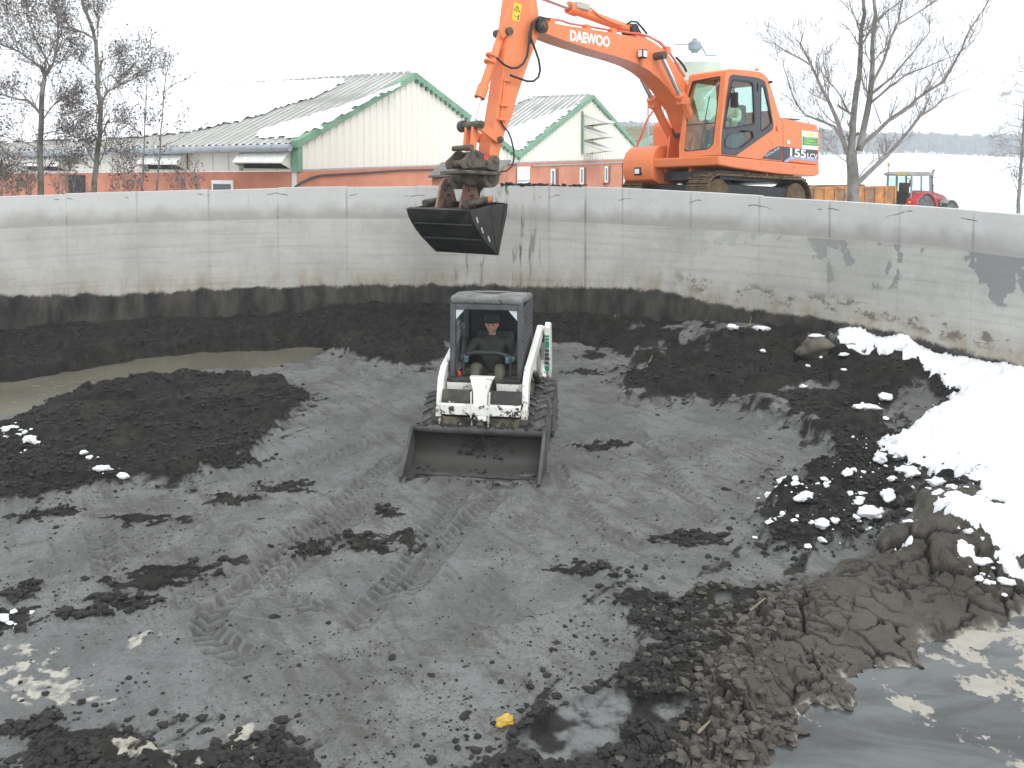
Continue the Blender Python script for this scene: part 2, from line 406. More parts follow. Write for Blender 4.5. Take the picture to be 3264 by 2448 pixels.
wall_panel('wall_core', ja[0], ja[-1], lambda a: -.4, lambda a: rimz(a) - .03, TR + .06, TR + WT - .04, na=120, nz=2)
for i in range(len(ja) - 1):
    g = .0003 / TR; dr = rnd.uniform(-.006, .006); dz = rnd.uniform(-.012, .012)
    wall_panel('wall_panel', ja[i] + g, ja[i + 1] - g, lambda a: -.4, lambda a: liftz(a) - .001, TR, TR + WT + .02, nz=14)
    wall_panel('rim_panel', ja[i] + g, ja[i + 1] - g, lambda a: liftz(a) + .001, lambda a, dz=dz: rimz(a) + dz, TR + .006 + dr * .5, TR + WT, nz=6)

# ------------------------------------------------------------------ the sludge on the tank floor
def gp(l, z=0.): return [G(a, b, z) for a, b in l]
txs = np.concatenate([np.linspace(-1.0, -.60, 40)[:-1], np.linspace(-.60, .60, 720), np.linspace(.60, 1.0, 40)[1:]]).astype(np.float32)
rows = [3.6]
while rows[-1] < 20.2: rows.append(rows[-1] + max(.0115, rows[-1] ** 2 / 3570. * .85) if rows[-1] > 5.4 else rows[-1] + .03)
TX, YY = np.meshgrid(txs, np.array(rows, np.float32)); XX = TX * YY
def wx(s, f, a): return XX + a * fbm(XX * f + 3.1 * s, YY * f, 4, 11 + s), YY + a * fbm(XX * f, YY * f + 7.7 * s, 4, 31 + s)
warpS = wx(1, 2.2, .16); warpM = wx(2, .8, .35); warpF = wx(3, 6., .055)
def S(poly, wp=warpS): return sdf(poly, wp[0], wp[1])

rw = np.hypot(XX - TC.x, YY - TC.y); dw = TR - rw; aw = np.arctan2(XX - TC.x, YY - TC.y)
# broad forms
P_left = gp([(-900, 1340), (60, 1310), (150, 1255), (330, 1215), (560, 1185), (760, 1180), (930, 1210), (1010, 1240), (900, 1330), (790, 1430), (600, 1500), (420, 1520), (300, 1530), (0, 1580), (-900, 1640)], .16)
P_backR = gp([(1740, 1030), (2100, 1010), (2500, 1060), (2850, 1110), (3060, 1170), (2960, 1230), (2840, 1290), (2860, 1380), (2820, 1440), (2700, 1440), (2560, 1360), (2400, 1300), (2300, 1262), (1980, 1252), (1960, 1180), (2020, 1120), (1960, 1075), (1760, 1070)], .15)
P_plat = gp([(2640, 1050), (2900, 1060), (3300, 1140), (4200, 1400), (4200, 1650), (3500, 1740), (3264, 1760), (3120, 1780), (2950, 1760), (2780, 1700), (2700, 1640), (2760, 1520), (2860, 1420), (2800, 1330), (2840, 1280), (3040, 1180), (2850, 1120)], .5)
P_rub = gp([(2400, 1610), (2450, 1540), (2560, 1480), (2640, 1420), (2760, 1330), (2900, 1380), (3000, 1500), (2960, 1580), (2860, 1630), (2700, 1690), (2540, 1740), (2430, 1690)], .2)
P_crk = gp([(2480, 1770), (2600, 1725), (2720, 1690), (2870, 1635), (3000, 1610), (3300, 1640), (4000, 1700), (3800, 1850), (3264, 1925), (3160, 1955), (3060, 2030), (2950, 2072), (2790, 2092), (2710, 2200), (2480, 2355), (2300, 2440), (2130, 2330), (2170, 2140), (2270, 1970), (2370, 1850)], .3)
P_bot = gp([(1930, 1850), (2150, 1870), (2420, 1830), (2520, 1900), (2500, 2100), (2440, 2330), (2420, 2600), (1500, 2600), (1560, 2390), (1620, 2300), (1760, 2220), (2000, 2130), (2080, 2000)], .08)
P_bot2 = gp([(60, 2440), (150, 2330), (560, 2340), (820, 2330), (1010, 2380), (1060, 2600), (-100, 2600)], .03)
P_mid = gp([(830, 2190), (1150, 2120), (1500, 2040), (1900, 1960), (2050, 1990), (2060, 2140), (1700, 2230), (1560, 2420), (1000, 2420), (900, 2300)], .02)
P_watL = gp([(-900, 1290), (0, 1225), (250, 1180), (450, 1145), (700, 1122), (900, 1112), (1020, 1105), (1030, 1128), (860, 1165), (660, 1172), (520, 1196), (330, 1225), (160, 1270), (60, 1305), (-900, 1380)], -.03)
P_pool = gp([(3900, 1960), (3264, 1975), (3110, 2005), (3000, 2060), (2900, 2120), (2745, 2190), (2600, 2290), (2490, 2370), (2420, 2448), (2380, 2700), (4300, 2700)], .03)
d_left, d_backR, d_plat, d_rub, d_crk, d_bot, d_bot2, d_mid, d_watL, d_pool = [S(p) for p in (P_left, P_backR, P_plat, P_rub, P_crk, P_bot, P_bot2, P_mid, P_watL, P_pool)]
arcpos = (aw - a_mid) * TR
P_backL = gp([(-900, 1060), (0, 1050), (500, 1060), (860, 1015), (1200, 985), (1450, 975), (1450, 1040), (1440, 1120), (1250, 1160), (1130, 1120), (1040, 1098), (900, 1106), (700, 1116), (450, 1138), (250, 1172), (0, 1215), (-900, 1285)], .25)
d_backL = S(P_backL); m_backL = ss(-.02, .35, d_backL)
bermH = np.interp(arcpos, [-14, -9, -6, -2, 0, 2, 4, 6, 8, 12], [.40, .42, .38, .62, .62, .34, .40, .50, .55, .5])
berm = ss(2.4, .0, dw + .55 * fbm(XX * .7, YY * .7, 4, 5))
m_left, m_backR, m_rub, m_plat = ss(-.05, .22, d_left), ss(-.05, .3, d_backR), ss(-.1, .35, d_rub), ss(-.12, .9, d_plat)
m_crk = ss(-.05, .18, d_crk); crkH = np.minimum(np.interp(-d_pool, [0, .1, .35, .8, 1.3], [.0, .045, .13, .24, .40]), np.interp(d_crk, [0, .2, .5, 1.0], [.03, .11, .22, .42])) * m_crk
m_bot = ss(-.05, .15, d_bot); m_bot2 = ss(-.05, .12, d_bot2)
Z = .035 * fbm(XX * .5, YY * .5, 4, 1) + .012 * fbm(XX * 2.1, YY * 2.1, 4, 2)
Z = Z + np.maximum(bermH * berm, m_backL * (.22 + .12 * fbm(XX * 1.1, YY * 1.1, 3, 12))) + m_left * (.17 + .10 * fbm(XX * .9, YY * .9, 3, 8)) + m_backR * (.16 + .12 * fbm(XX * .9, YY * .9, 3, 9)) * (1 - m_plat)
platH = .56 + .05 * fbm(XX * .8, YY * .8, 3, 14)
Z = np.maximum(Z, platH * m_plat); Z = np.maximum(Z, m_rub * (.22 + .12 * fbm(XX * 1.3, YY * 1.3, 3, 19)) + platH * m_plat * .7); Z = np.maximum(Z, crkH)
Z = Z + m_bot * (.05 + .05 * fbm(XX * 1.4, YY * 1.4, 4, 21)) + m_bot2 * .035
# crumbly texture
spots = ss(.42, .60, fbm(warpS[0] * .9 + 4, warpS[1] * .9, 4, 44) + .15) * .0
for (px, py, rr, kx) in [(1240, 1640, .16, 1.), (1200, 1735, .22, 2.2), (990, 1765, .14, 1.8), (560, 1835, .22, 1.8), (470, 1868, .16, 2.4), (735, 1790, .09, 1.6), (380, 1930, .14, 2.2), (250, 1965, .12, 2.4), (740, 1600, .15, 2.6), (1920, 1425, .16, 2.2), (915, 1555, .16, 2.4), (1880, 1825, .16, 2.2),
                         (700, 1480, .2, 3.), (480, 1660, .15, 3.), (60, 1900, .18, 1.), (10, 1990, .2, 1.3), (150, 1640, .12, 3.), (2560, 1620, .1, 2.), (2640, 1560, .15, 2.), (2200, 1720, .16, 3.), (1860, 1190, .2, 2.), (90, 2320, .15, 2.)]:
    gx, gy = G(px, py); q = np.hypot((warpF[0] * .6 + warpS[0] * .4 - gx) / kx, warpF[1] * .6 + warpS[1] * .4 - gy)
    spots = np.maximum(spots, ss(rr * 1.1, rr * .45, q + rr * .75 * fbm(XX * 4.5 + YY * 2, YY * 9 - XX * 4, 4, 71, .6)))
crumb = np.maximum.reduce([ss(.05, .5, berm + .3 * fbm(XX * 1.5, YY * 1.5, 4, 6)) * (dw < 2.8), m_left, m_backR, m_backL, m_rub, np.minimum(m_plat, 1), m_bot, m_bot2 * .9, spots])
crumb = crumb * (1 - m_crk)
ang0, prp0 = XX * .60 + YY * .80, YY * .60 - XX * .80
strk = ss(.30, .55, fbm(ang0 * .45 + .3 * fbm(XX, YY, 2, 66), prp0 * 4.6, 4, 65) + .35 * fbm(XX * .5, YY * .5, 3, 67) + .10 * ss(.5, -2.5, XX))
strk2 = ss(.34, .58, fbm((XX * .95 + YY * .3) * .4, (YY * .95 - XX * .3) * 5.0, 4, 68) + .3 * fbm(XX * .6, YY * .6, 3, 69) + .12 * ss(-.5, -3, XX)) * ss(.3, -1.5, XX)
strk = np.maximum(strk, strk2) * (1 - m_crk) * ss(9.9, 9.0, np.abs(YY - 2.) + 0)
patch = fbm(XX * .55 + 2, YY * .55, 4, 61)                                        # smeared, smooth patches inside the crumbly heaps
smear = np.clip(ss(.12, .38, patch) * (m_backR + .25 * m_left + m_bot2 * .4) * (1 - m_plat), 0, .9)
crumb = crumb * (1 - .75 * smear)
f1, f2, _ = worley(warpF[0] * 4.2, warpF[1] * 4.2, 3); g1, g2, _ = worley(XX * 11, YY * 11, 4)
cl = crumb * ss(-.2, .3, fbm(XX * 1.3, YY * 1.3, 3, 51) + .22)
heap = np.maximum.reduce([m_left, m_backR * (1 - m_plat), m_backL, m_rub])
Z = Z + heap * .10 * (np.abs(fbm(warpS[0] * 1.4, warpS[1] * 1.4, 4, 54)) - .2) + crumb * (.05 * fbm(XX * 2.3, YY * 2.3, 4, 52) + .022 * np.abs(fbm(XX * 8, YY * 8, 4, 53, .6))) + cl * (.028 * (.55 - f1) + .018 * (.5 - g1))
Z = Z + spots * .025
crumb = np.maximum(crumb, strk * .20 * (1 - m_crk))
d_any = np.maximum.reduce([d_left, d_backR, d_rub, d_bot, d_bot2 - .1, d_backL])
frg = ss(-.75, .05, d_any + .3 * fbm(ang0 * .8, prp0 * 3.5, 4, 74)) * np.clip(.42 + .9 * fbm(ang0 * 1.1, prp0 * 5, 4, 75, .6), 0, 1) * (1 - m_crk) * (d_pool < 0)      # crumbs smeared out round the heaps
crumb = np.maximum(crumb, .62 * frg)
# cracked slab: plates parted by fissures, breaking into clods at its toe
c1, c2, cid = worley(warpS[0] * 2.5 + .35 * YY, warpS[1] * 3.1, 7); k1, k2, kid = worley(warpF[0] * 6.0, warpF[1] * 6.6, 8); n1, n2, nid = worley(warpF[0] * 12, warpF[1] * 13, 28)
toe = ss(.5, .12, d_crk + .25 * fbm(XX * .9, YY * .9, 3, 17)) * m_crk * ss(3.3, 2.5, XX)
toeL = toe * ss(2.9, 2.0, XX + .4 * fbm(XX * 1.5, YY * 1.5, 2, 92))
wv_ = .6 + .8 * ss(-.3, .4, fbm(XX * 1.3, YY * 1.3, 3, 91))
edge1 = ss(.085 * wv_, .045 * wv_, c2 - c1); edge2 = ss(.13 * wv_, .06 * wv_, k2 - k1); edge3 = ss(.15, .03, n2 - n1)
fis = np.clip(edge1 * ss(-.35, .1, fbm(XX * .8, YY * .8, 2, 91) + .15) + edge2 * (.45 + .55 * toe) * ss(.05, .25, fbm(XX * 1.2 + 5, YY * 1.2, 3, 18) + .05 + .5 * toe) + edge3 * toeL * .7, 0, 1)
edgefade = ss(.02, .3, -d_pool) * (1 - .7 * ss(.3, .9, m_plat))
fisc = np.clip(ss(.12 * wv_, .04, c2 - c1) * ss(-.35, .1, fbm(XX * .8, YY * .8, 2, 91) + .15) + ss(.17 * wv_, .05, k2 - k1) * (.45 + .55 * toe) * ss(.05, .25, fbm(XX * 1.2 + 5, YY * 1.2, 3, 18) + .05 + .5 * toe), 0, 1)
Z = Z + m_crk * edgefade * (-.065 * fis + .010 * (cid - .5) + .022 * toe * (kid - .5) + .025 * toeL * (nid - .5) + .012 * fbm(XX * 2.2, YY * 2.2, 5, 19, .6))
# slurry: scrape terraces, wheel ruts, arcs left by the bucket
slur = np.clip(1 - crumb - m_crk, 0, 1) * ss(.0, .1, -d_pool)
ang = (XX * .55 + YY * .83)
flow = fbm(ang * .35, (YY * .55 - XX * .83) * 2.6, 5, 23, .55)
lft = ss(-.2, -2.2, XX)
Z = Z + slur * (.016 * flow * (.5 + .8 * lft) + .012 * np.abs(fbm(warpM[0] * .9, warpM[1] * 1.6, 4, 24)) + .004 * fbm(XX * 12, YY * 12, 3, 25))
TRK = [([(1285, 1440), (1080, 1620), (880, 1800), (680, 1950), (655, 2010), (700, 2060), (840, 2130)], .27, 1.), ([(1225, 1560), (1010, 1760), (840, 1905)], .25, .8), ([(1470, 1560), (1300, 1800), (1105, 2030)], .27, 1.), ([(1600, 1560), (1440, 1720), (1270, 1905)], .27, 1.),
       ([(2015, 1360), (2120, 1500), (2290, 1690)], .22, .8), ([(1760, 1480), (1830, 1590), (1910, 1690), (2060, 1760)], .22, .8), ([(310, 1670), (335, 1760), (345, 1850)], .26, .8), ([(700, 1690), (780, 1730)], .26, .8), ([(840, 1890), (980, 1930), (1080, 1930)], .25, .9), ([(1260, 1380), (1000, 1490), (760, 1590), (480, 1720), (300, 1830)], .24, .55), ([(1180, 1360), (900, 1470), (600, 1570), (250, 1660)], .24, .45), ([(1190, 1590), (960, 1720), (700, 1850), (520, 1960)], .24, .5), ([(1740, 1560), (1690, 1720), (1600, 1860), (1500, 1980)], .24, .35), ([(1900, 1330), (2080, 1400), (2260, 1480), (2420, 1600)], .22, .4), ([(1850, 1400), (1990, 1560), (2180, 1760)], .22, .35), ([(600, 1290), (900, 1230), (1150, 1200)], .24, .5), ([(480, 1340), (760, 1290), (980, 1250)], .24, .5), ([(250, 1400), (600, 1400), (850, 1350)], .2, .5), ([(2450, 1180), (2350, 1260), (2400, 1360), (2480, 1500)], .18, .4)]
rut = np.zeros_like(Z); rutd = np.zeros_like(Z)
for pts, wd, amt in TRK:
    pl = gp(pts); wxx, wyy = XX + .02 * fbm(XX * 3, YY * 3, 2, 27), YY
    d, s_, sg, L = pline(pl, wxx, wyy)
    inm = ss(wd * .56, wd * .44, d) * ss(0, .15, s_) * ss(0, .2, L - s_ + .0) * amt
    lug = np.sin((s_ + np.abs(sg) * .8 + .02 * vn(XX * 4, YY * 4, 35)) * 2 * math.pi / .125 + np.where(sg > 0, 1.6, 0)); lugm = ss(-.3, .5, lug) * np.clip(.75 + .6 * fbm(XX * 2.2, YY * 2.2, 3, 33), .2, 1.1)
    rim_ = np.exp(-((d - wd * .6) / .045) ** 2) * amt * ss(0, .1, s_) * (.6 + .8 * vn(XX * 3, YY * 3, 34))
    Z = Z + inm * (-.038 + .044 * lugm) * (.6 + .4 * slur) + .022 * rim_; rut = np.maximum(rut, inm); rutd = np.maximum(rutd, inm * (1 - lugm))
for (pts, wd, amt) in [([(690, 2000), (760, 2080), (900, 2130), (1010, 2150)], .10, .03), ([(1090, 2050), (1200, 2085), (1400, 2060), (1700, 1990), (2050, 1900)], .07, .035), ([(1250, 1990), (1180, 2090), (1000, 2120), (830, 2080)], .08, .02), ([(1560, 1800), (1520, 1900), (1480, 1960)], .05, .03), ([(1960, 1850), (2000, 1910), (1960, 1990), (1800, 2040)], .06, .03), ([(430, 1810), (600, 1740), (950, 1640), (1250, 1480)], .05, .03), ([(0, 1700), (300, 1640), (800, 1520), (1200, 1400)], .06, .03), ([(1120, 1160), (1250, 1230), (1380, 1240)], .12, .06), ([(1380, 1230), (1200, 1190), (1060, 1150), (1020, 1130)], .3, .09), ([(100, 2200), (500, 2050), (830, 1960)], .08, -.02)]:
    d, s_, sg, L = pline(gp(pts), warpF[0], warpF[1]); Z = Z + amt * np.exp(-(d / wd) ** 2) * ss(0, .3, s_) * ss(0, .3, L - s_)
# hollows that hold liquid
Z = Z * (1 - ss(-.35, .02, d_watL)) + ss(-.35, .02, d_watL) * (-.13 - .03 * fbm(XX, YY, 2, 40)) + ss(-.35, .02, d_watL) * ss(.1, -.3, d_watL) * .16 * (1 + .5 * fbm(XX * 5, YY * 5, 3, 43)) * ss(-.4, 0, d_watL) * .5
pm_ = ss(-.12, .10, d_pool); Z = Z * (1 - pm_) + pm_ * (-.06 + .03 * fbm(XX * 2, YY * 2, 3, 41))
P_pud = gp([(1350, 2100), (1450, 2110), (1560, 2160), (1640, 2200), (1600, 2260), (1540, 2250), (1440, 2170)], 0.)
d_pud = S(P_pud, warpF)
inpud = fbm(XX * 1.7, YY * 1.7, 4, 63) + ss(.6, .1, np.abs(XX - G(1870, 2330)[0])) * ss(.75, .2, np.abs(YY - G(1870, 2310)[1])) * .75 - .42
pudm = np.maximum(ss(0, .06, inpud) * m_bot * ss(.2, .0, m_crk), 0); Z = Z - pudm * (Z + .012) * .92
Z = np.maximum(Z, -.16)
# under the loader keep it level
lx, ly = G(1500, 1400); lev = ss(2.2, 1.5, np.hypot((XX - lx) * 1.4, YY - ly - .3)); Z = Z * (1 - .55 * lev)
# masks: crumb, scum, wet, crack
def band_scum(pts, wd, sd_, thr):
    d, s_, sg, L = pline(gp(pts), warpF[0] + .05 * fbm(XX * 4, YY * 4, 3, sd_), warpF[1])
    return ss(thr, thr + .12, fbm(XX * 7, YY * 7, 4, sd_) * (d < wd * 2.2) + ss(wd * 1.6, 0, d) * 1.3 - .75)
scum = np.zeros_like(Z)
for pts, wd, sd_, thr in [([(-60, 2120), (80, 2150), (180, 2160), (215, 2200)], .16, 81, .22), ([(-60, 2190), (100, 2190), (210, 2210)], .07, 82, .2), ([(40, 2070), (140, 2090)], .10, 87, .3), ([(420, 2060), (460, 2030)], .09, 83, .3), ([(780, 2300), (770, 2370), (740, 2430)], .10, 84, .3), ([(380, 2390), (450, 2420), (600, 2440), (760, 2445), (830, 2420)], .10, 85, .28), ([(40, 2225), (200, 2235), (350, 2240)], .06, 86, .3)]:
    scum = np.maximum(scum, band_scum(pts, wd, sd_, thr))
foam = np.maximum(ss(-.02, .05, d_pud) * (.55 + .45 * ss(.1, .4, f2 - f1)), 0) * .8
foam = np.maximum(foam, pudm * ss(-.1, .3, fbm(XX * 2.5, YY * 2.5, 4, 88) + .15))
shore = np.exp(-((d_pool + .05) / .05) ** 2) * ss(.0, .3, fbm(XX * 2.5, YY * 2.5, 3, 89) + .15)
scum = np.clip(np.maximum(scum, shore), 0, 1)
wet = np.clip(ss(.3, -.6, fbm(XX * .35 + 1.5, YY * .35, 3, 64)) * .5 + ss(-1.0, -3.0, XX + .0 * YY) * ss(8.5, 6.5, YY) * .7 + pudm + ss(-.1, .3, d_mid) * -.35 + rut * .2, 0, 1)
keep = rw < TR + .06
nr, nc = Z.shape; idx = np.arange(nr * nc).reshape(nr, nc)
q = np.stack([idx[:-1, :-1], idx[:-1, 1:], idx[1:, 1:], idx[1:, :-1]], -1).reshape(-1, 4)
kf = keep.ravel()[q].any(1); q = q[kf]
used = np.zeros(nr * nc, bool); used[q.ravel()] = True; remap = np.cumsum(used) - 1
V = np.stack([XX.ravel(), YY.ravel(), Z.ravel()], 1)
def mud_mat():
    t = NT('sludge'); P = t.pos(); a = t.attr('mask'); sp = t.node('ShaderNodeSeparateColor'); t.link(a.outputs['Color'], sp.inputs[0])
    crumb_, scum_, wet_ = sp.outputs; crack_ = a.outputs['Alpha']; foam_ = t.attr('foam').outputs['Fac']
    n1, n2, n3 = t.noise(P, 1.1, 5, .6), t.noise(P, 7, 6, .7), t.noise(P, 38, 4, .7)
    rot = t.mapping(P, (1, 1, 1)); rot.node.inputs[2].default_value = (0, 0, R(56)); st = t.noise(t.mapping(rot, (.55, 3.2, 1)), 2.2, 6, .65)
    rot2 = t.mapping(P, (1, 1, 1)); rot2.node.inputs[2].default_value = (0, 0, R(18)); st2 = t.noise(t.mapping(rot2, (.5, 4.2, 1)), 3.0, 7, .7, .5)
    grain, blot = t.noise(P, 60, 3, .7), t.noise(P, 2.6, 7, .72, .8)
    grey = t.mix(t.ramp(n1, .36, .62), (.122, .123, .117), (.185, .187, .181))
    grey = t.mix(t.math('MULTIPLY', t.ramp(blot, .50, .66), .6), grey, (.088, .085, .077))
    grey = t.mix(t.math('MULTIPLY', t.ramp(st, .50, .64), .6), grey, (.075, .071, .063))
    grey = t.mix(t.math('MULTIPLY', t.ramp(st2, .54, .68), .5), grey, (.195, .201, .199))
    grey = t.mix(t.math('MULTIPLY', t.ramp(n2, .53, .66), .55), grey, (.070, .067, .06))
    grey = t.mix(t.math('MULTIPLY', t.ramp(t.noise(P, 24, 5, .75), .50, .64), .5), grey, (.062, .060, .054)); grey = t.mix(t.math('MULTIPLY', t.ramp(grain, .50, .64), .55), grey, (.055, .053, .048))
    grey = t.mix(t.math('MULTIPLY', wet_, .45), grey, (.130, .143, .143))
    dark = t.mix(t.ramp(n2, .35, .7), (.012, .012, .011), (.033, .031, .027)); dark = t.mix(t.math('MULTIPLY', t.ramp(n1, .5, .72), .45), dark, (.047, .041, .032))
    brown = t.mix(t.ramp(n1, .3, .7), (.070, .063, .053), (.110, .100, .086)); brown = t.mix(t.math('MULTIPLY', t.ramp(n2, .5, .75), .6), brown, (.055, .048, .040))
    ce = t.ramp(t.math('ADD', crumb_, t.math('MULTIPLY', t.math('SUBTRACT', n2, .5), .9)), .33, .62)
    col = t.mix(ce, grey, dark); col = t.mix(crack_, col, brown)
    col = t.mix(t.math('MULTIPLY', t.attr('rut').outputs['Fac'], .45), col, (.072, .066, .056))
    fissure = t.attr('fissure').outputs['Fac']
    col = t.mix(t.math('MULTIPLY', fissure, .95), col, (.013, .012, .011))
    col = t.mix(t.math('MULTIPLY', foam_, t.ramp(n2, .25, .6)), col, (.185, .193, .19)); col = t.mix(t.math('MULTIPLY', scum_, t.ramp(n2, .36, .58)), col, t.mix(grain, (.34, .32, .27), (.52, .49, .43)))
    rg = t.math('SUBTRACT', .70, t.math('MULTIPLY', wet_, .24)); rg = t.math('ADD', rg, t.math('MULTIPLY', t.math('MAXIMUM', ce, crack_), .22)); rg = t.math('ADD', rg, t.math('MULTIPLY', n2, .12))
    hh = t.math('ADD', t.math('MULTIPLY', n3, t.math('ADD', .35, t.math('MULTIPLY', t.math('MAXIMUM', ce, crack_), 1.3))), t.math('MULTIPLY', n2, .9))
    hair = t.voro(P, 9., 'DISTANCE_TO_EDGE'); hh = t.math('SUBTRACT', hh, t.math('MULTIPLY', t.math('MULTIPLY', t.ramp(hair, .05, .0), crack_), .8))
    hh = t.math('ADD', hh, t.math('MULTIPLY', t.noise(P, 110, 3, .6), .25)); t.bump(hh, .55, .02)
    return t.set(col, rg, 0, .24)
M_mud = mud_mat()
mud = mesh_np('sludge_floor', V[used], remap[q], M_mud); tag(mud, kind='structure')
def attrs(o, **kw):
    for k, arr in kw.items():
        if arr.ndim == 2: o.data.attributes.new(k, 'FLOAT_COLOR', 'POINT').data.foreach_set('color', arr.astype(np.float32).ravel())
        else: o.data.attributes.new(k, 'FLOAT', 'POINT').data.foreach_set('value', arr.astype(np.float32))
attrs(mud, mask=np.stack([np.clip(crumb, 0, 1), scum, wet, m_crk], -1).reshape(-1, 4)[used], foam=np.clip(foam, 0, 1).ravel()[used], rut=np.clip(rutd, 0, 1).ravel()[used], fissure=(np.maximum(fis, .8 * fisc) * m_crk).ravel()[used])
txu, rwa = txs, np.array(rows)
def mud_z(x, y):
    r_ = int(np.clip(np.searchsorted(rwa, y), 0, nr - 1)); c_ = int(np.clip(np.searchsorted(txu, x / y), 0, nc - 1)); return float(Z[r_, c_])
def mud_hit(px, py):
    """where a sight line meets the sludge"""
    z = .0
    for _ in range(14):
        p = atz(px, py, z); z = .5 * z + .5 * mud_z(p.x, p.y)
    return Vector((p.x, p.y, mud_z(p.x, p.y)))

# loose clods on the crumbly ground
rng = np.random.default_rng(5)
def clod_mesh(name, pts, sizes, zs, mat, kind='stuff', flat=.7):
    t_ = (1 + 5 ** .5) / 2
    iv = np.array([(-1, t_, 0), (1, t_, 0), (-1, -t_, 0), (1, -t_, 0), (0, -1, t_), (0, 1, t_), (0, -1, -t_), (0, 1, -t_), (t_, 0, -1), (t_, 0, 1), (-t_, 0, -1), (-t_, 0, 1)]) / 1.9
    fi = np.array([(0, 11, 5), (0, 5, 1), (0, 1, 7), (0, 7, 10), (0, 10, 11), (1, 5, 9), (5, 11, 4), (11, 10, 2), (10, 7, 6), (7, 1, 8), (3, 9, 4), (3, 4, 2), (3, 2, 6), (3, 6, 8), (3, 8, 9), (4, 9, 5), (2, 4, 11), (6, 2, 10), (8, 6, 7), (9, 8, 1)])
    n = len(pts); a = rng.uniform(0, 6.28, n); sc = rng.uniform(.6, 1.3, (n, 12, 1)) * iv[None] * sizes[:, None, None]
    sc = sc * np.stack([rng.uniform(.8, 1.4, n), rng.uniform(.7, 1.2, n), rng.uniform(.5, 1.0, n) * flat], -1)[:, None, :]
    c, s_ = np.cos(a)[:, None], np.sin(a)[:, None]
    v = np.stack([sc[..., 0] * c - sc[..., 1] * s_ + pts[:, 0:1], sc[..., 0] * s_ + sc[..., 1] * c + pts[:, 1:2], sc[..., 2] + zs[:, None]], -1).reshape(-1, 3)
    f = (fi[None] + 12 * np.arange(n)[:, None, None]).reshape(-1, 3)
    return mesh_np(name, v, f, mat, smooth=False)
def scatter(n, prob, smin, smax, pw=2.2):
    r_ = rng.integers(0, nr, n * 6); c_ = rng.integers(30, nc - 30, n * 6)
    k = (rng.random(n * 6) < prob[r_, c_]) & keep[r_, c_]; r_, c_ = r_[k][:n], c_[k][:n]
    return np.stack([XX[r_, c_], YY[r_, c_]], -1), smin + (smax - smin) * rng.random(len(r_)) ** pw, Z[r_, c_]
M_clod = pm('dark_clod', (.021, .020, .0175), .9, var=.35, scale=9, bump=.5, bscale=60)
pr = np.clip(cl * .8 + .0015 + .10 * frg, 0, 1) * (1 - pudm) * (d_watL < -.05) * (d_pool < -.05) * (1 - m_crk)
p_, s_, z_ = scatter(30000, pr, .006, .042, 3.2)
tag(clod_mesh('mud_clods', p_, s_, z_ + .2 * s_, M_clod), 'loose dark clods strewn over the crumbly sludge heaps', 'mud clods', kind='stuff')
pg = slur * (.05 + .95 * np.clip(strk + .6 * ss(.1, .4, fbm(XX * .9, YY * .9, 4, 73)) + .22 * ss(-.1, .3, d_mid), 0, 1)) * ss(-.02, -.1, d_watL) * (1 - pudm) * (1 - .8 * ss(-.5, -2.5, XX) * ss(7.5, 6.2, YY))
p_, s_, z_ = scatter(12000, np.clip(pg * .4, 0, 1), .003, .015, 3.)
tag(clod_mesh('mud_grit', p_, s_, z_ + .2 * s_, M_clod), 'fine dark grit sprinkled along the scrape marks in the grey slurry', 'mud grit', kind='stuff')
M_clod2 = pm('brown_clod', (.085, .074, .062), .85, var=.3, scale=9, bump=.5, bscale=60)
pr2 = np.clip(toe * .15 + toeL * .9 + m_bot * .55 * ss(.5, 1.6, XX), 0, 1) * (d_pool < -.02) * (1 - pudm)
p_, s_, z_ = scatter(6000, pr2, .008, .055, 3.)
tag(clod_mesh('dry_mud_clods', p_, s_, z_ + .1 * s_, M_clod2, flat=.6), 'brown broken clods along the foot of the cracked slab', 'mud clods', kind='stuff')

# ------------------------------------------------------------------ liquid
def sheet(name, poly, z, mat, step=.25, mg=.45):
    p = np.array(poly); x0, x1, y0, y1 = p[:, 0].min(), p[:, 0].max(), p[:, 1].min(), p[:, 1].max()
    xs, ys = np.arange(x0, x1 + step, step), np.arange(y0, y1 + step, step); X, Y = np.meshgrid(xs, ys); d = sdf(poly, X, Y)
    i = np.arange(X.size).reshape(X.shape); qq = np.stack([i[:-1, :-1], i[:-1, 1:], i[1:, 1:], i[1:, :-1]], -1).reshape(-1, 4)
    inside = (np.hypot(X - TC.x, Y - TC.y) < TR + .1).ravel()
    qq = qq[(d.ravel()[qq] > -mg).any(1) & inside[qq].all(1)]; us = np.zeros(X.size, bool); us[qq.ravel()] = True; rm = np.cumsum(us) - 1
    vv = np.stack([X.ravel(), Y.ravel(), np.full(X.size, z)], 1)[us]
    return mesh_np(name, vv, rm[qq], mat)
def water_mat(name, c0, c1, foamc, fscale, fthr, rough=.08, famt=.9, stretch=(1, 1, 1), bumps=.05):
    t = NT(name); P = t.pos(); n = t.noise(P, .8, 5, .6, .6)
    base = t.mix(t.ramp(n, .35, .68), c0, c1)
    fn = t.noise(t.mapping(P, stretch), fscale, 6, .62, .4); f_ = t.ramp(t.math('ADD', fn, t.math('MULTIPLY', t.math('SUBTRACT', t.noise(P, .55, 3), .5), .35)), fthr, fthr + .03)
    base = t.mix(t.math('MULTIPLY', f_, famt), base, foamc)
    t.bump(t.math('ADD', t.noise(P, 5, 3), f_), bumps, .02)
    return t.set(base, t.math('ADD', rough, t.math('MULTIPLY', f_, .5)), 0, .5)
M_watL = water_mat('brown_water', (.135, .126, .096), (.165, .153, .115), (.34, .32, .26), 5.5, .69, .12, .6, (1, 2.2, 1))
wl = sheet('standing_water', P_watL, -.045, M_watL); tag(wl, kind='structure')
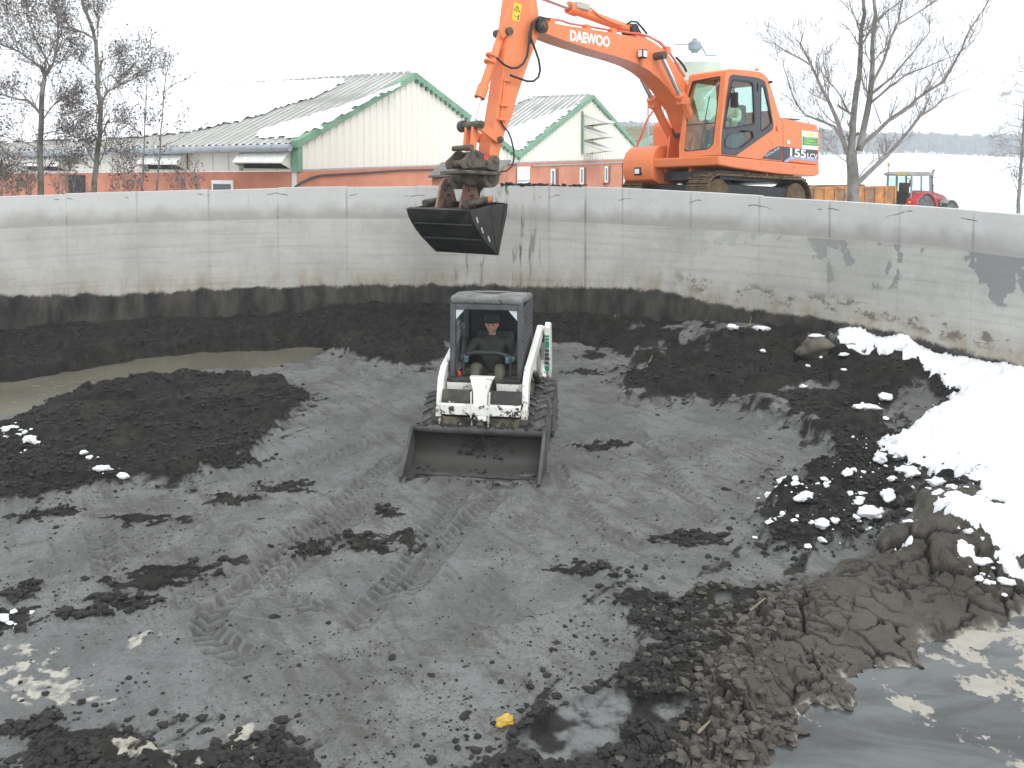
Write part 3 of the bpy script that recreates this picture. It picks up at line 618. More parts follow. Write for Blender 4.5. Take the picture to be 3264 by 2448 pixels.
t = NT('slurry_pool'); P = t.pos()
sepP = t.node('ShaderNodeSeparateXYZ'); t.link(P, sepP.inputs[0])
n = t.noise(t.mapping(P, (.6, 1.5, 1)), 1.2, 5, .6, 1.0); base = t.mix(t.ramp(n, .35, .66), (.030, .033, .033), (.105, .113, .110))
amber = t.ramp(t.math('ADD', sepP.outputs[1], t.math('MULTIPLY', t.noise(P, 2.5, 4), .6)), 8.05, 8.4); base = t.mix(amber, base, (.10, .062, .014))
raft = t.ramp(t.math('ADD', t.noise(P, 1.5, 9, .68, .3), t.math('MULTIPLY', t.ramp(sepP.outputs[0], 2.0, 4.0), .11)), .595, .62)
raft = t.math('MAXIMUM', raft, t.ramp(t.noise(P, 6.5, 4, .6), .72, .745))
base = t.mix(raft, base, t.mix(t.noise(P, 9, 5, .7), (.24, .22, .185), (.47, .44, .39)))
t.bump(t.math('ADD', t.math('MULTIPLY', raft, 2.), t.noise(P, 14, 4)), .12, .02)
M_pool = t.set(base, t.math('ADD', .16, t.math('MULTIPLY', raft, .6)), 0, .5)
pl_ = sheet('slurry_pool', P_pool, .012, M_pool, .06, .10); tag(pl_, kind='structure')

# ------------------------------------------------------------------ snow inside the tank
def snow_mat():
    t = NT('snow'); P = t.pos(); n = t.noise(P, 6, 5); t.bump(t.math('ADD', n, t.math('MULTIPLY', t.noise(P, 45, 3), .3)), .3, .03)
    t.set(t.mix(n, (.80, .82, .85), (.88, .89, .90)), .7, 0, .3); t.b.inputs['Subsurface Weight'].default_value = .0
    return t.m
M_snow = snow_mat()
P_sn = [gp([(2662, 1050), (2700, 1040), (2850, 1045), (3300, 1140), (4300, 1420), (4300, 1540), (3420, 1640), (3330, 1640), (3264, 1625), (3235, 1600), (3190, 1580), (3120, 1545), (3050, 1490), (3000, 1440), (2935, 1412), (2890, 1395), (2860, 1370), (2815, 1345), (2810, 1320), (2850, 1300), (2925, 1250), (3000, 1200), (3040, 1170), (2940, 1135), (2860, 1125), (2780, 1105), (2690, 1100), (2665, 1080)], .62)]
P_sn += [gp(l, .48) for l in ([(2985, 1595), (3060, 1590), (3150, 1625), (3264, 1640), (3420, 1660), (3420, 1740), (3264, 1728), (3215, 1720), (3160, 1680), (3080, 1655), (3010, 1650)], [(2875, 1655), (2945, 1660), (2915, 1670)], [(3065, 1700), (3110, 1702), (3095, 1716)])]
d_sn = np.maximum.reduce([S(p_, warpF) for p_ in P_sn]); d_sn = d_sn + .09 * fbm(XX * 3.5, YY * 3.5, 4, 95, .6) + .03 * fbm(XX * 16, YY * 16, 2, 99)
d_sn = np.where(dw < .0, -1, d_sn)
holes = ss(.35, .5, fbm(XX * 2.6, YY * 2.6, 4, 96)) * ss(.5, .1, d_sn); d_sn = d_sn - holes * .6
sth = np.clip(d_sn, -.05, None); H_sn = np.where(d_sn > -.03, Z + np.sqrt(np.clip(d_sn + .005, 0, .10) / .10) * .06 - .010 + .02 * fbm(XX * 3, YY * 3, 4, 97) * ss(0, .2, d_sn), Z - .2)
kq = (d_sn.ravel()[q] > -.02).any(1); qs = q[kq]; us = np.zeros(nr * nc, bool); us[qs.ravel()] = True; rm = np.cumsum(us) - 1
snw = mesh_np('snow_sheet', np.stack([XX.ravel(), YY.ravel(), H_sn.ravel()], 1)[us], rm[qs], M_snow); tag(snw, 'sheet of white snow lying on the raised sludge at the right', 'snow', kind='stuff')

def lump(name, c, r, squash=.6, mat=None, seed=0, aspect=1., rot=0., label=None, cat='snow', group=None):
    """irregular lump: rounded blocky clump with dents"""
    bm = bmesh.new(); bmesh.ops.create_icosphere(bm, subdivisions=3, radius=1.)
    rr = random.Random(seed); o = Vector((rr.uniform(-50, 50), rr.uniform(-50, 50), 0))
    from mathutils import noise as mn
    for v in bm.verts:
        k = 1 + .5 * mn.noise(v.co * 1.2 + o) + .34 * mn.noise(v.co * 2.9 + o) + .2 * mn.noise(v.co * 6.5 + o)
        p = v.co * k; p.x *= aspect; p.z *= squash; x, y = p.x, p.y
        v.co = Vector((x * math.cos(rot) - y * math.sin(rot), x * math.sin(rot) + y * math.cos(rot), p.z)) * r
    me = bpy.data.meshes.new(name); bm.to_mesh(me); bm.free(); me.materials.append(mat)
    me.polygons.foreach_set('use_smooth', [True] * len(me.polygons))
    ob = bpy.data.objects.new(name, me); COL.objects.link(ob); ob.location = c
    return tag(ob, label, cat, group)
CL = [(2570, 1590, 36, 1.6, .3, 'flat snow clump at the edge of the grey slurry, farthest left of the large ones'), (2458, 1583, 24, 1.5, .3, 'elongated snow clump lying alone on the grey slurry'), (2486, 1660, 20, 1.1, .2, 'small rounded snow clump at the slurry edge below two larger clumps'),
      (2510, 1540, 32, 1.7, .3, 'long low snow clump pointing into the slurry'), (2588, 1668, 17, 1., 0, 'snow clump left of the pair beside the brown cracked slab'), (2620, 1678, 30, 1.2, .3, 'large lumpy snow clump beside the brown cracked slab'), (2662, 1668, 16, 1., .5, 'small snow clump at the right end of the row by the cracked slab'),
      (2638, 1563, 14, 1., 0, 'single small snow clump on black sludge between the two rows'), (2700, 1510, 22, 1.5, .8, 'slanting snow clump above the row of crumbs'), (2720, 1502, 15, 1.2, .9, 'small snow crumb touching the slanting clump'), (2810, 1468, 34, 1.4, .9, 'thick snow clump leaning beside the snow log'), (2895, 1445, 44, 2.6, .55, 'log shaped block of snow lying on black sludge'),
      (2772, 1615, 44, 1.2, .3, 'biggest snow clump in the middle of the black rubble'), (2830, 1590, 34, 1.5, 1.0, 'snow clump joined to the right of the biggest clump'), (2895, 1510, 40, 1.2, .4, 'broad snow clump under the snow log'), (2785, 1632, 34, 1.1, .2, 'snow clump at the lower foot of the biggest clump'), (2735, 1603, 20, 1.5, .2, 'low snow clump left of the biggest clump'),
      (2995, 1548, 36, 1.2, .1, 'snow clump on the black ridge below the snow sheet'), (2960, 1577, 26, 1.6, .3, 'low snow clump left of the ridge clump'), (3040, 1556, 16, 1.2, .3, 'small snow clump right of the ridge clump'), (3110, 1520, 20, 1., .3, 'rounded snow clump just under the snow sheet edge'), (2765, 1302, 30, 2.6, 0, 'flat bar of snow on black sludge left of the snow sheet'), (2822, 1278, 24, 1.2, .3, 'squarish snow block beside the flat bar of snow'),
      (2428, 1053, 26, 1.7, .2, 'snow clump at the foot of the far wall beside a stone'), (2335, 1048, 20, 1.3, .2, 'small snow clump at the foot of the far wall, leftmost there'), (2432, 1121, 11, 1.1, 0, 'snow crumb on black sludge in front of the far wall'), (2690, 1120, 16, 1.8, .2, 'small flat snow clump near the start of the snow sheet'),
      (3128, 1797, 30, 1.9, .1, 'flat snow patch on the brown cracked slab, largest there'), (3205, 1852, 26, 1.7, -.7, 'slanting snow patch low on the brown cracked slab'), (3085, 1704, 16, 1.6, 0, 'small snow patch high on the brown cracked slab'), (2900, 1663, 18, 2.2, -.1, 'thin sliver of snow at the top of the cracked slab'),
      (30, 1375, 30, 1.5, -.3, 'snow clump at the left picture edge on black sludge'), (95, 1408, 24, 1.2, .0, 'snow clump right of the one at the left picture edge'), (65, 1392, 18, 2., -.3, 'thin snow crumb between the two clumps at the left edge'), (285, 1460, 12, 1., 0, 'small snow crumb standing alone on the left black heap'), (392, 1510, 19, 1.1, 0, 'round snow clump where the left heap meets the slurry'), (325, 1521, 26, 2., 0, 'row of broken snow beside the round clump on the left'),
      (708, 1417, 9, 1., 0, 'tiny snow crumb on the smeared sludge behind the left heap'), (8, 1980, 24, 1.2, 0, 'snow clump at the lower left picture edge'), (2575, 1165, 9, 1.3, 0, 'tiny snow crumb on the black heap before the far wall'), (2690, 1180, 10, 1.7, -.3, 'small slanted snow crumb on the black heap'), (2560, 1232, 13, 1.5, 0, 'low snow crumb on the black heap above the slurry')]
for i, (px, py, rp, asp, rot, lab) in enumerate(CL):
    p = mud_hit(px, py); r_ = rp * p.y / F * .82 / math.sqrt(asp)
    lump('snow_clump', p + Vector((0, 0, r_ * .28)), r_, .62 if rp < 40 else .5, M_snow, 100 + i, asp, rot, lab, 'snow', 'lumps of snow on the sludge')
# snow crumbs too small to count
sp_ = ss(.1, .4, fbm(XX * 2.2, YY * 2.2, 3, 98)) * m_rub * .9 + ss(.25, -.15, d_sn) * (d_sn < 0) * (d_sn > -.5) * .18 * crumb + spots * 0
dd_, _, _, _ = pline(gp([(0, 1340), (40, 1385), (110, 1420)], .2), XX, YY); sp_ = np.maximum(sp_, ss(.3, .05, dd_) * .5)
dd_, _, _, _ = pline(gp([(300, 1525), (390, 1515)], .1), XX, YY); sp_ = np.maximum(sp_, ss(.12, .02, dd_) * .5)
dd_, _, _, _ = pline(gp([(2690, 1120), (2560, 1230), (2480, 1280)], .1), XX, YY); sp_ = np.maximum(sp_, ss(.5, .1, dd_) * .06)
for (px, py, rp, asp, rot, lab) in CL:
    if rp >= 16 and px > 2400 or px < 400: c_ = mud_hit(px, py); sp_ = np.maximum(sp_, ss(rp * .010, .04, np.hypot((XX - c_.x) * .8, YY - c_.y)) * .55)
p_, s_, z_ = scatter(2800, np.clip(sp_, 0, 1), .006, .055, 3.)
tag(clod_mesh('snow_crumbs', p_, s_, z_ + .5 * s_, M_snow), 'fine white snow crumbs scattered between the clumps', 'snow crumbs', kind='stuff')
# a stone by the far wall, a yellow scrap and stalks in the sludge
M_stone = pm('stone', (.13, .115, .095), .85, var=.25, bump=.4, bscale=14)
p = mud_hit(2600, 1128); lump('stone', p + Vector((0, 0, .10)), .27, .75, M_stone, 9, 1.2, .2, 'round brown stone capped with snow near the far wall', 'stone')
p2 = mud_hit(2597, 1095); lump('snow_clump', p + Vector((0, .02, .31)), .09, .3, M_snow, 10, 1.4, 0., 'thin snow cap on top of the brown stone', 'snow', 'lumps of snow on the sludge')
M_yel = pm('yellow_rag', (.55, .36, .06), .6, var=.3, scale=20)
p = mud_hit(1608, 2308); lump('yellow_scrap', p + Vector((0, 0, .02)), .045, .6, M_yel, 21, 1.6, .4, 'crumpled yellow scrap on dark crumbs at the bottom edge', 'scrap')
M_straw = pm('stalk', (.26, .22, .15), .7)
for k, (x0, y0, x1, y1, lab) in enumerate([(2362, 1052, 2432, 1035, 'thin dry stalk lying at the foot of the far wall'), (2388, 1040, 2394, 1016, 'short pale stalk standing against the far wall'), (2060, 1175, 2080, 1140, 'dry stalk on the sludge behind the loader'), (2390, 1958, 2440, 1916, 'grey stalk lying on the upper edge of the cracked slab'), (2225, 2370, 2265, 2320, 'brown stalk among the dark crumbs at the bottom')]):
    a_, b_ = mud_hit(x0, y0), mud_hit(x1, y1)
    if k == 1: b_ = at(x1, y1, a_.y)
    m = MB(); mid = (a_ + b_) / 2 + Vector((.01, 0, .05)); m.tube([a_ + Vector((0, 0, .03)), mid, b_ + Vector((0, 0, .05))], [.011, .008, .004], 5)
    tag(m.build('stalk', M_straw), lab, 'stalk')
# ------------------------------------------------------------------ ground outside the tank
FB = [(-2500, 470), (1500, 405), (1960, 409), (2130, 414), (2300, 440), (2600, 494), (2740, 492), (2900, 487), (3264, 503), (3600, 512), (5500, 520)]
FTOP = [(1500, 380), (1960, 386), (2130, 391), (2300, 402), (2600, 403), (2740, 408), (2900, 417), (3264, 421), (3600, 425)]
WD = 520.
fb_t = np.array([(a - PCX) / F for a, b in FB]); fb_z = np.array([EYE - (b - 486) * WD / F for a, b in FB])
def ground_z(x, y):
    d = np.hypot(x - TC.x, y - TC.y) - TR; a = np.arctan2(x - TC.x, y - TC.y)
    right = ss(.20, .40, a) * ss(2.4, 1.8, a)
    near = 1.25 * (1 - right) + .15 * right
    near = near * ss(140, 60, d) - .1
    bank = (2.42 - near) * ss(7.5, 4.6, d) * ss(.12, .3, a) * ss(1.15, .85, a) + (2.0 - near) * ss(5, 1.0, d) * .9 * (1 - ss(.12, .3, a) * ss(1.15, .85, a))
    far = np.interp(x / np.maximum(y, 1.), fb_t, fb_z) * (y > 0)
    k = ss(110, WD, np.hypot(x, y))
    return near * (1 - k) + far * k + np.maximum(bank, 0) + .05 * fbm(x * .2, y * .2, 3, 3) * ss(1, 6, d) * (1 - k)
rs = np.concatenate([np.linspace(TR + WT - .06, TR + 12, 40), TR + 12 * 1.075 ** np.arange(1, 68)])
an = np.linspace(-math.pi, math.pi, 361)[:-1]
RR, AA = np.meshgrid(rs.astype(np.float32), an.astype(np.float32)); gx, gy = TC.x + RR * np.sin(AA), TC.y + RR * np.cos(AA)
gz = ground_z(gx, gy); na_, nr_ = gx.shape; ii = np.arange(gx.size).reshape(na_, nr_); i2 = np.roll(ii, -1, 0)
gq = np.stack([ii[:, :-1], i2[:, :-1], i2[:, 1:], ii[:, 1:]], -1).reshape(-1, 4)
t = NT('snow_ground'); P = t.pos(); sepP = t.node('ShaderNodeSeparateXYZ'); t.link(P, sepP.inputs[0])
vd = t.node('ShaderNodeVectorMath'); vd.operation = 'DISTANCE'; t.link(t.mapping(P, (1, 1, 0)), vd.inputs[0]); vd.inputs[1].default_value = (TC.x, TC.y, 0); rad = vd.outputs['Value']
n = t.noise(P, .6, 6, .6); n2 = t.noise(P, 4, 5, .65)
mudm = t.ramp(t.math('ADD', rad, t.math('MULTIPLY', n, 5.)), TR + 11, TR + 7.5)
patchy = t.ramp(t.noise(P, .09, 6, .7), .66, .74)
col = t.mix(n2, (.80, .82, .85), (.88, .89, .91)); col = t.mix(t.math('MULTIPLY', patchy, .3), col, (.34, .31, .25))
col = t.mix(mudm, col, t.mix(n2, (.055, .043, .03), (.13, .10, .07)))
t.bump(n2, .4, .05); M_gnd = t.set(col, .8, 0, .3)
gnd = mesh_np('ground', np.stack([gx.ravel(), gy.ravel(), gz.ravel()], 1), gq, M_gnd); tag(gnd, kind='structure')
def gz1(x, y): return float(ground_z(np.array([x], np.float32), np.array([y], np.float32))[0])

# far wood: one mass of bare trees on the hill
def wood():
    tt = np.array([(a - PCX) / F for a, b in FTOP]); tz = np.array([EYE - (b - 486) * WD / F for a, b in FTOP])
    V, Fc = [], []
    rg = random.Random(12)
    t_ = (1 + 5 ** .5) / 2
    iv = [Vector(v).normalized() for v in [(-1, t_, 0), (1, t_, 0), (-1, -t_, 0), (1, -t_, 0), (0, -1, t_), (0, 1, t_), (0, -1, -t_), (0, 1, -t_), (t_, 0, -1), (t_, 0, 1), (-t_, 0, -1), (-t_, 0, 1)]]
    fi = [(0, 11, 5), (0, 5, 1), (0, 1, 7), (0, 7, 10), (0, 10, 11), (1, 5, 9), (5, 11, 4), (11, 10, 2), (10, 7, 6), (7, 1, 8), (3, 9, 4), (3, 4, 2), (3, 2, 6), (3, 6, 8), (3, 8, 9), (4, 9, 5), (2, 4, 11), (6, 2, 10), (8, 6, 7), (9, 8, 1)]
    for k in range(5200):
        tx = rg.uniform(-.05, .66); y = WD + rg.uniform(0, 60); x = tx * y; zb = float(np.interp(tx, fb_t, fb_z)) - .5; zt = float(np.interp(tx, tt, tz))
        h = (zt - zb) * rg.uniform(.55, 1.0) * (1 + .05 * math.sin(tx * 60)); r = rg.uniform(.9, 2.3)
        zc = zb + h - rg.uniform(.1, .5) * h; hh = max(1.5, zb + h - zc); o = len(V)
        for v in iv: q_ = rg.uniform(.6, 1.25); V.append((x + v.x * r * q_, y + v.y * r * q_, zc + v.z * hh * rg.uniform(.7, 1.1)))
        Fc += [(a + o, b + o, c + o) for a, b, c in fi]
    for k in range(1500):
        tx = rg.uniform(-.05, .66); y = WD - rg.uniform(0, 3); x = tx * y; zb = float(np.interp(tx, fb_t, fb_z)) - .5; zt = float(np.interp(tx, tt, tz)); o = len(V); r = rg.uniform(.12, .3)
        h = (zt - zb) * rg.uniform(.6, 1.02); V.extend([(x - r, y, zb), (x + r, y, zb), (x, y + r, zb), (x + rg.uniform(-.8, .8), y, zb + h)]); Fc += [(o, o + 1, o + 3), (o + 1, o + 2, o + 3), (o + 2, o, o + 3)]
    return mesh_np('distant_wood', np.array(V), np.array(Fc), pm('far_wood', (.105, .105, .108), .9, var=.3, scale=.2), smooth=False)
tag(wood(), 'long bare grey wood along the far edge of the snowfield', 'wood', kind='stuff')

# ------------------------------------------------------------------ barns
GD = Vector((.459, .888, 0)).normalized(); LD = Vector((-GD.y, GD.x, 0)); UP = Vector((0, 0, 1))
B0 = at(949, 542, 26.0); B0 = Vector((B0.x, B0.y, 0))
BM = Matrix(((GD.x, LD.x, 0, B0.x), (GD.y, LD.y, 0, B0.y), (0, 0, 1, 0), (0, 0, 0, 1)))
def gpx(px, py):
    """(u, z) on the gable plane"""
    p = onplane(px, py, B0, LD); return ((p - B0).dot(GD), p.z)
SL = -.0158                                                     # the yard falls away to the left
zb0 = gpx(949, 542)[1]; u1p, z1p = gpx(1317, 240); u1l, z1l = gpx(946, 455); u1r, z1r = gpx(1651, 496); u2p, z2p = gpx(1885, 308); u2r, z2r = gpx(2018, 456)
zbr = gpx(2018, 506)[1]
def zbase(u): return zb0 + (zbr - zb0) * u / u2r
def roofz(u):
    return float(np.interp(u, [u1l, u1p, u1r, u2p, u2r], [z1l, z1p, z1r, z2p, z2r]))
t = NT('cream_cladding'); c = t.coord('Object'); sepc = t.node('ShaderNodeSeparateXYZ'); t.link(c, sepc.inputs[0])
n = t.noise(t.mapping(c, (1, 1, .15)), 3, 5, .6); cc = t.mix(n, (.70, .68, .60), (.80, .78, .70)); cc = t.mix(t.math('MULTIPLY', t.ramp(t.noise(t.mapping(c, (3, 3, .12)), 2, 5, .7), .58, .75), .35), cc, (.42, .40, .33))
M_cream = t.set(cc, .55)
M_greenm = pm('green_trim', (.16, .30, .205), .5, var=.12, scale=2)
t = NT('salmon_block'); c = t.coord('Object'); n = t.noise(c, 1.2, 5)
wv = t.node('ShaderNodeTexWave'); wv.wave_type = 'BANDS'; wv.bands_direction = 'X'; wv.inputs['Scale'].default_value = 3.2; t.link(c, wv.inputs[0]); wv.inputs['Distortion'].default_value = 0
sm = t.mix(t.ramp(n, .3, .7), (.50, .20, .125), (.60, .265, .175)); sm = t.mix(t.math('MULTIPLY', t.ramp(wv.outputs['Fac'], .93, 1.), .25), sm, (.3, .11, .07))
sm = t.mix(t.math('MULTIPLY', t.ramp(t.noise(t.mapping(c, (2, 2, .3)), 2.5, 5, .7), .6, .75), .3), sm, (.25, .11, .075)); t.bump(t.noise(c, 25, 4), .3, .01); M_salm = t.set(sm, .8, 0, .25)
t = NT('fibre_roof'); c = t.coord('Object'); n = t.noise(c, .8, 6, .65); rc = t.mix(t.ramp(n, .3, .7), (.28, .28, .255), (.40, .395, .37)); rc = t.mix(t.math('MULTIPLY', t.ramp(t.noise(c, 5, 5, .7), .55, .7), .4), rc, (.22, .23, .15)); sy = t.node('ShaderNodeSeparateXYZ'); t.link(c, sy.inputs[0]); ph = t.math('SINE', t.math('MULTIPLY', t.math('SUBTRACT', sy.outputs[1], .13), 2 * math.pi * 4 / 1.07))
tr_ = t.math('MULTIPLY', t.ramp(ph, -.05, -.55), t.ramp(t.noise(t.mapping(c, (.35, 1.3, .35)), 1.1, 4, .6), .30, .52)); rc = t.mix(t.math('MULTIPLY', tr_, .85), rc, (.70, .71, .72))      # frost and snow left in the troughs
M_roof = t.set(rc, .85, 0, .2)
M_whitep = pm('white_paint', (.78, .78, .75), .5, var=.06); M_gut = pm('gutter_zinc', (.36, .39, .42), .45, .3, var=.1); M_dark = pm('dark_gap', (.03, .03, .03), .8)
M_glass = pm('window_glass', (.09, .11, .12), .08, 0, var=.1); M_rev = pm('brown_reveal', (.20, .085, .055), .8); M_cable = pm('black_cable', (.045, .045, .05), .6)
M_snowr = M_snow

def corr_strip(wd, n, amp, p0, p1, axis, up, mat, name, parent):
    """one corrugated sheet: n waves across wd along axis, from p0 to p1"""
    p0, p1, axis, up = Vector(p0), Vector(p1), Vector(axis), Vector(up); m = MB(); k = n * 6; vs = []
    for p in (p0, p1, p0 - up * .012, p1 - up * .012):
        for i in range(k + 1): vs.append(p + axis * (wd * i / k) + up * (amp * math.sin(2 * math.pi * n * i / k)))
    fs = []
    for i in range(k): fs += [(i, i + 1, k + 2 + i, k + 1 + i), (2 * k + 2 + i, 3 * k + 3 + i, 3 * k + 4 + i, 2 * k + 3 + i), (i, 2 * k + 2 + i, 2 * k + 3 + i, i + 1), (k + 1 + i, k + 2 + i, 3 * k + 4 + i, 3 * k + 3 + i)]
    m.add(vs, fs); return m.build(name, mat, parent, smooth=60)
def clad_panel(root, u0, u1, y0, zlo, zhi, mat=M_cream, dep=.04):
    """one ribbed facade sheet with a raised rib at its middle"""
    wd = u1 - u0; prof = [(0, 0), (.26, 0), (.36, dep), (.62, dep), (.72, 0), (1, 0)]; m = MB(); vs = []
    for (k, d) in prof: vs.append((u0 + wd * k, y0 - d, zlo(u0 + wd * k)))
    for (k, d) in prof: vs.append((u0 + wd * k, y0 - d, zhi(u0 + wd * k)))
    for (k, d) in prof: vs.append((u0 + wd * k, y0 - d + .01, zlo(u0 + wd * k)))
    for (k, d) in prof: vs.append((u0 + wd * k, y0 - d + .01, zhi(u0 + wd * k)))
    fs = []
    for i in range(5): fs += [(i, i + 1, 7 + i, 6 + i), (12 + i, 18 + i, 19 + i, 13 + i), (6 + i, 7 + i, 19 + i, 18 + i), (i, 12 + i, 13 + i, i + 1)]
    m.add(vs, fs); return m.build('cladding_panel', mat, root, smooth=20)
def side_panel(root, v0, v1, x0, zlo, zhi, mat=M_cream, dep=.03):
    wd = v1 - v0; prof = [(0, 0), (.82, 0), (.88, dep), (.95, dep), (1, 0)]; vs = []
    for zf in (zlo, zhi):
        for (k, d) in prof: v = v0 + wd * k; vs.append((x0 - d, v, zf + SL * v))
    m = MB(); m.add(vs, [(i, i + 1, 6 + i, 5 + i) for i in range(4)]); return m.build('cladding_panel', mat, root, smooth=20)
def snow_on(root, pxs, o, nrm, ax, bx, seed, name='roof_snow', th=.07, step=.12, wob=.10):
    """snow lying on a roof plane: patch traced on the plane, ragged along the corrugations"""
    pts = []
    for a, b in pxs: p = onplane(a, b, o, nrm) - o; pts.append((p.dot(ax), p.dot(bx)))
    p = np.array(pts); xs, ys = np.arange(p[:, 0].min() - .3, p[:, 0].max() + .3, step), np.arange(p[:, 1].min() - .3, p[:, 1].max() + .3, step); X, Y = np.meshgrid(xs, ys)
    d = sdf(pts, X + 1.6 * wob * fbm(X * .35, Y * 2.4, 3, seed), Y + wob * fbm(X * 1.1, Y * 3., 3, seed + 1)) + .05 * fbm(X * 3, Y * 3, 2, seed + 2)
    i = np.arange(X.size).reshape(X.shape); qq = np.stack([i[:-1, :-1], i[:-1, 1:], i[1:, 1:], i[1:, :-1]], -1).reshape(-1, 4); qq = qq[(d.ravel()[qq] > -.04).all(1)]
    us = np.zeros(X.size, bool); us[qq.ravel()] = True; rm = np.cumsum(us) - 1; hgt = .02 + np.sqrt(np.clip(d + .04, 0, .25) / .25) * th
    W = np.array(o)[None, None] + X[..., None] * np.array(ax) + Y[..., None] * np.array(bx) + hgt[..., None] * np.array(nrm if nrm.z > 0 else -nrm)
    W = W.reshape(-1, 3)[us]; inv = np.array(root.matrix_world.inverted()); W = W @ inv[:3, :3].T + inv[:3, 3]
    return tag(mesh_np(name, W, rm[qq], M_snowr, root), kind='stuff')

def awning(root, v0, v1, zt, zb_, out, x0=-.03):
    """hinged white ventilation flap with cheeks on the long side"""
    m = MB(); m.prism([(x0, v0, zt), (x0, v1, zt), (x0 - out, v1, zb_ + .05), (x0 - out, v0, zb_ + .05)], (-.02, 0, .03)); f = m.build('ventilation_flap', M_whitep, root)
    for k in range(6):
        v = v0 + (v1 - v0) * k / 5; b = MB(); b.beam((x0 - .03, v, zt + .02), (x0 - out - .02, v, zb_ + .07), .05, .03); b.build('rib', M_whitep, f)
    for v in (v0, v1 - .02):
        c = MB(); c.prism([(x0, v, zt), (x0 - out, v, zb_ + .05), (x0, v, zb_ - .12)], (0, .02, 0)); c.build('cheek', M_cream, root)
    o = MB(); o.box(x0 - .012, x0 + .02, v0, v1, zb_ - .1, zt - .02); o.build('opening', M_dark, root)

def gable_window(root, wall, px0, px1, py0, py1, door=False):
    u0, zt = gpx(px0, py0); u1, _ = gpx(px1, py0); zl = gpx(px0, py1)[1]; lo = zl if not door else zl - 1.2
    if door:
        m = MB(); m.box(u0, u1, -.11, -.073, lo, zt); d = m.build('door', M_whitep, root); b = MB(); b.box(u0 + .02, u1 - .02, -.125, -.111, (lo + zt) / 2 + .3, (lo + zt) / 2 + .36); b.build('rail', M_gut, d)
        j = MB(); j.box(u0 - .08, u0, -.12, -.073, lo, zt + .06); j.box(u1, u1 + .08, -.12, -.073, lo, zt + .06); j.build('jamb', M_rev, d); h = MB(); h.cyl((u0 + .15, -.112, lo + 1.0), (u0 + .15, -.17, lo + 1.0), .03); h.build('handle', M_dark, d)
        return
    f = MB(); w_ = .09
    f.box(u0, u1, -.13, -.073, lo, lo + w_); f.box(u0, u1, -.13, -.073, zt - w_, zt); f.box(u0, u0 + w_, -.13, -.073, lo + w_, zt - w_); f.box(u1 - w_, u1, -.13, -.073, lo + w_, zt - w_)
    wn_ = f.build('window', M_whitep, root); g = MB(); g.box(u0 + w_, u1 - w_, -.095, -.08, lo + w_, zt - w_); g.build('pane', M_glass, wn_)
    s_ = MB(); s_.box(u0 - .1, u1 + .1, -.18, -.073, lo - .12, lo - .002); s_.build('sill', M_rev, wn_); l_ = MB(); l_.box(u1, u1 + .42, -.10, -.073, lo, zt); l_.build('reveal', M_rev, wn_)

def barn(name, ul, up_, ur, lab, length, first):
    root = empty(name, mw=BM.copy()); tag(root, lab, 'barn', 'long farm barns with cream gables')
    bpy.context.view_layer.update()
    zl, zp, zr = roofz(ul), roofz(up_), roofz(ur); root['label'] = lab
    n = max(6, int(round((ur - ul) / .335)))
    for i in range(n):
        a, b = ul + (ur - ul) * i / n, ul + (ur - ul) * (i + 1) / n; clad_panel(root, a, b, 0, lambda u: zbase(u) - .02, lambda u: roofz(u) - .04)
    m = MB(); m.prism([(ul, .02, -.4), (ur, .02, -.4), (ur, .02, zr - .06), (up_, .02, zp - .06), (ul, .02, zl - .06)], (0, .18, 0)); m.build('gable_wall', M_cream, root)
    m = MB(); m.prism([(ul, -.07, -.4), (ur, -.07, -.4), (ur, -.07, zbase(ur) - .03), (ul, -.07, zbase(ul) - .03)], (0, .088, 0)); m.build('block_wall', M_salm, root)
    m = MB(); m.prism([(ul, -.05, zbase(ul) - .03), (ur, -.05, zbase(ur) - .03), (ur, -.05, zbase(ur) + .02), (ul, -.05, zbase(ul) + .02)], (0, .01, 0)); m.build('drip_edge', M_gut, root)
    # verge boards
    for (a, za, b, zb_) in ((ul - .12, zl - .03, up_, zp), (up_, zp, ur + .05, zr - .02)):
        m = MB(); m.prism([(a, -.14, za - .13), (b, -.14, zb_ - .13), (b, -.14, zb_ + .10), (a, -.14, za + .10)], (0, .26, 0)); m.build('verge_board', M_greenm, root, bevel=.015)
        k = 26
        if zb_ < za:
            for i in range(k): q_ = (i + .5) / k; c_ = MB(); c_.cyl((a + (b - a) * q_, -.16, za + (zb_ - za) * q_ - .17), (a + (b - a) * q_, .1, za + (zb_ - za) * q_ - .17), .055, n=8); c_.build('sheet_end', M_greenm, root)
    # left slope: corrugated sheets running up to the ridge
    e0 = Vector((ul - .22, 0, zl - .22 * (zp - zl) / (up_ - ul))); pk = Vector((up_, 0, zp + .02)); sv = (pk - e0).normalized(); nrm = Vector((-sv.z, 0, sv.x))
    src = corr_strip(1.07, 4, .036, e0 + Vector((0, .13, .06)), pk + Vector((0, .13, .06)), (0, 1, 0), nrm, M_roof, 'roof_sheet', root)
    for i in range(1, int(length)): link_copy(src, root, (0, 1.07 * i, SL * 1.07 * i))
    m = MB(); m.tube([(up_, .1, zp + .08), (up_, length * 1.07, zp + .08 + SL * length * 1.07)], .08, 8); m.build('ridge_cap', M_roof, root)
    m = MB(); L = length * 1.07; m.add([(up_, .1, zp), (ur, .1, zr), (ur, L, zr + SL * L), (up_, L, zp + SL * L)], [(0, 1, 2, 3)]); m.build('rear_slope', M_roof, root)
    return root, e0, pk, nrm
ub1, e1, k1_, n1_ = barn('barn', u1l, u1p, u1r, 'nearest cream gabled barn with its long snowy roof on the left', 46, True)
ub2, e2, k2_, n2_ = barn('barn', u1r, u2p, u2r, 'second cream gabled barn with three stacked ventilation flaps', 34, False)
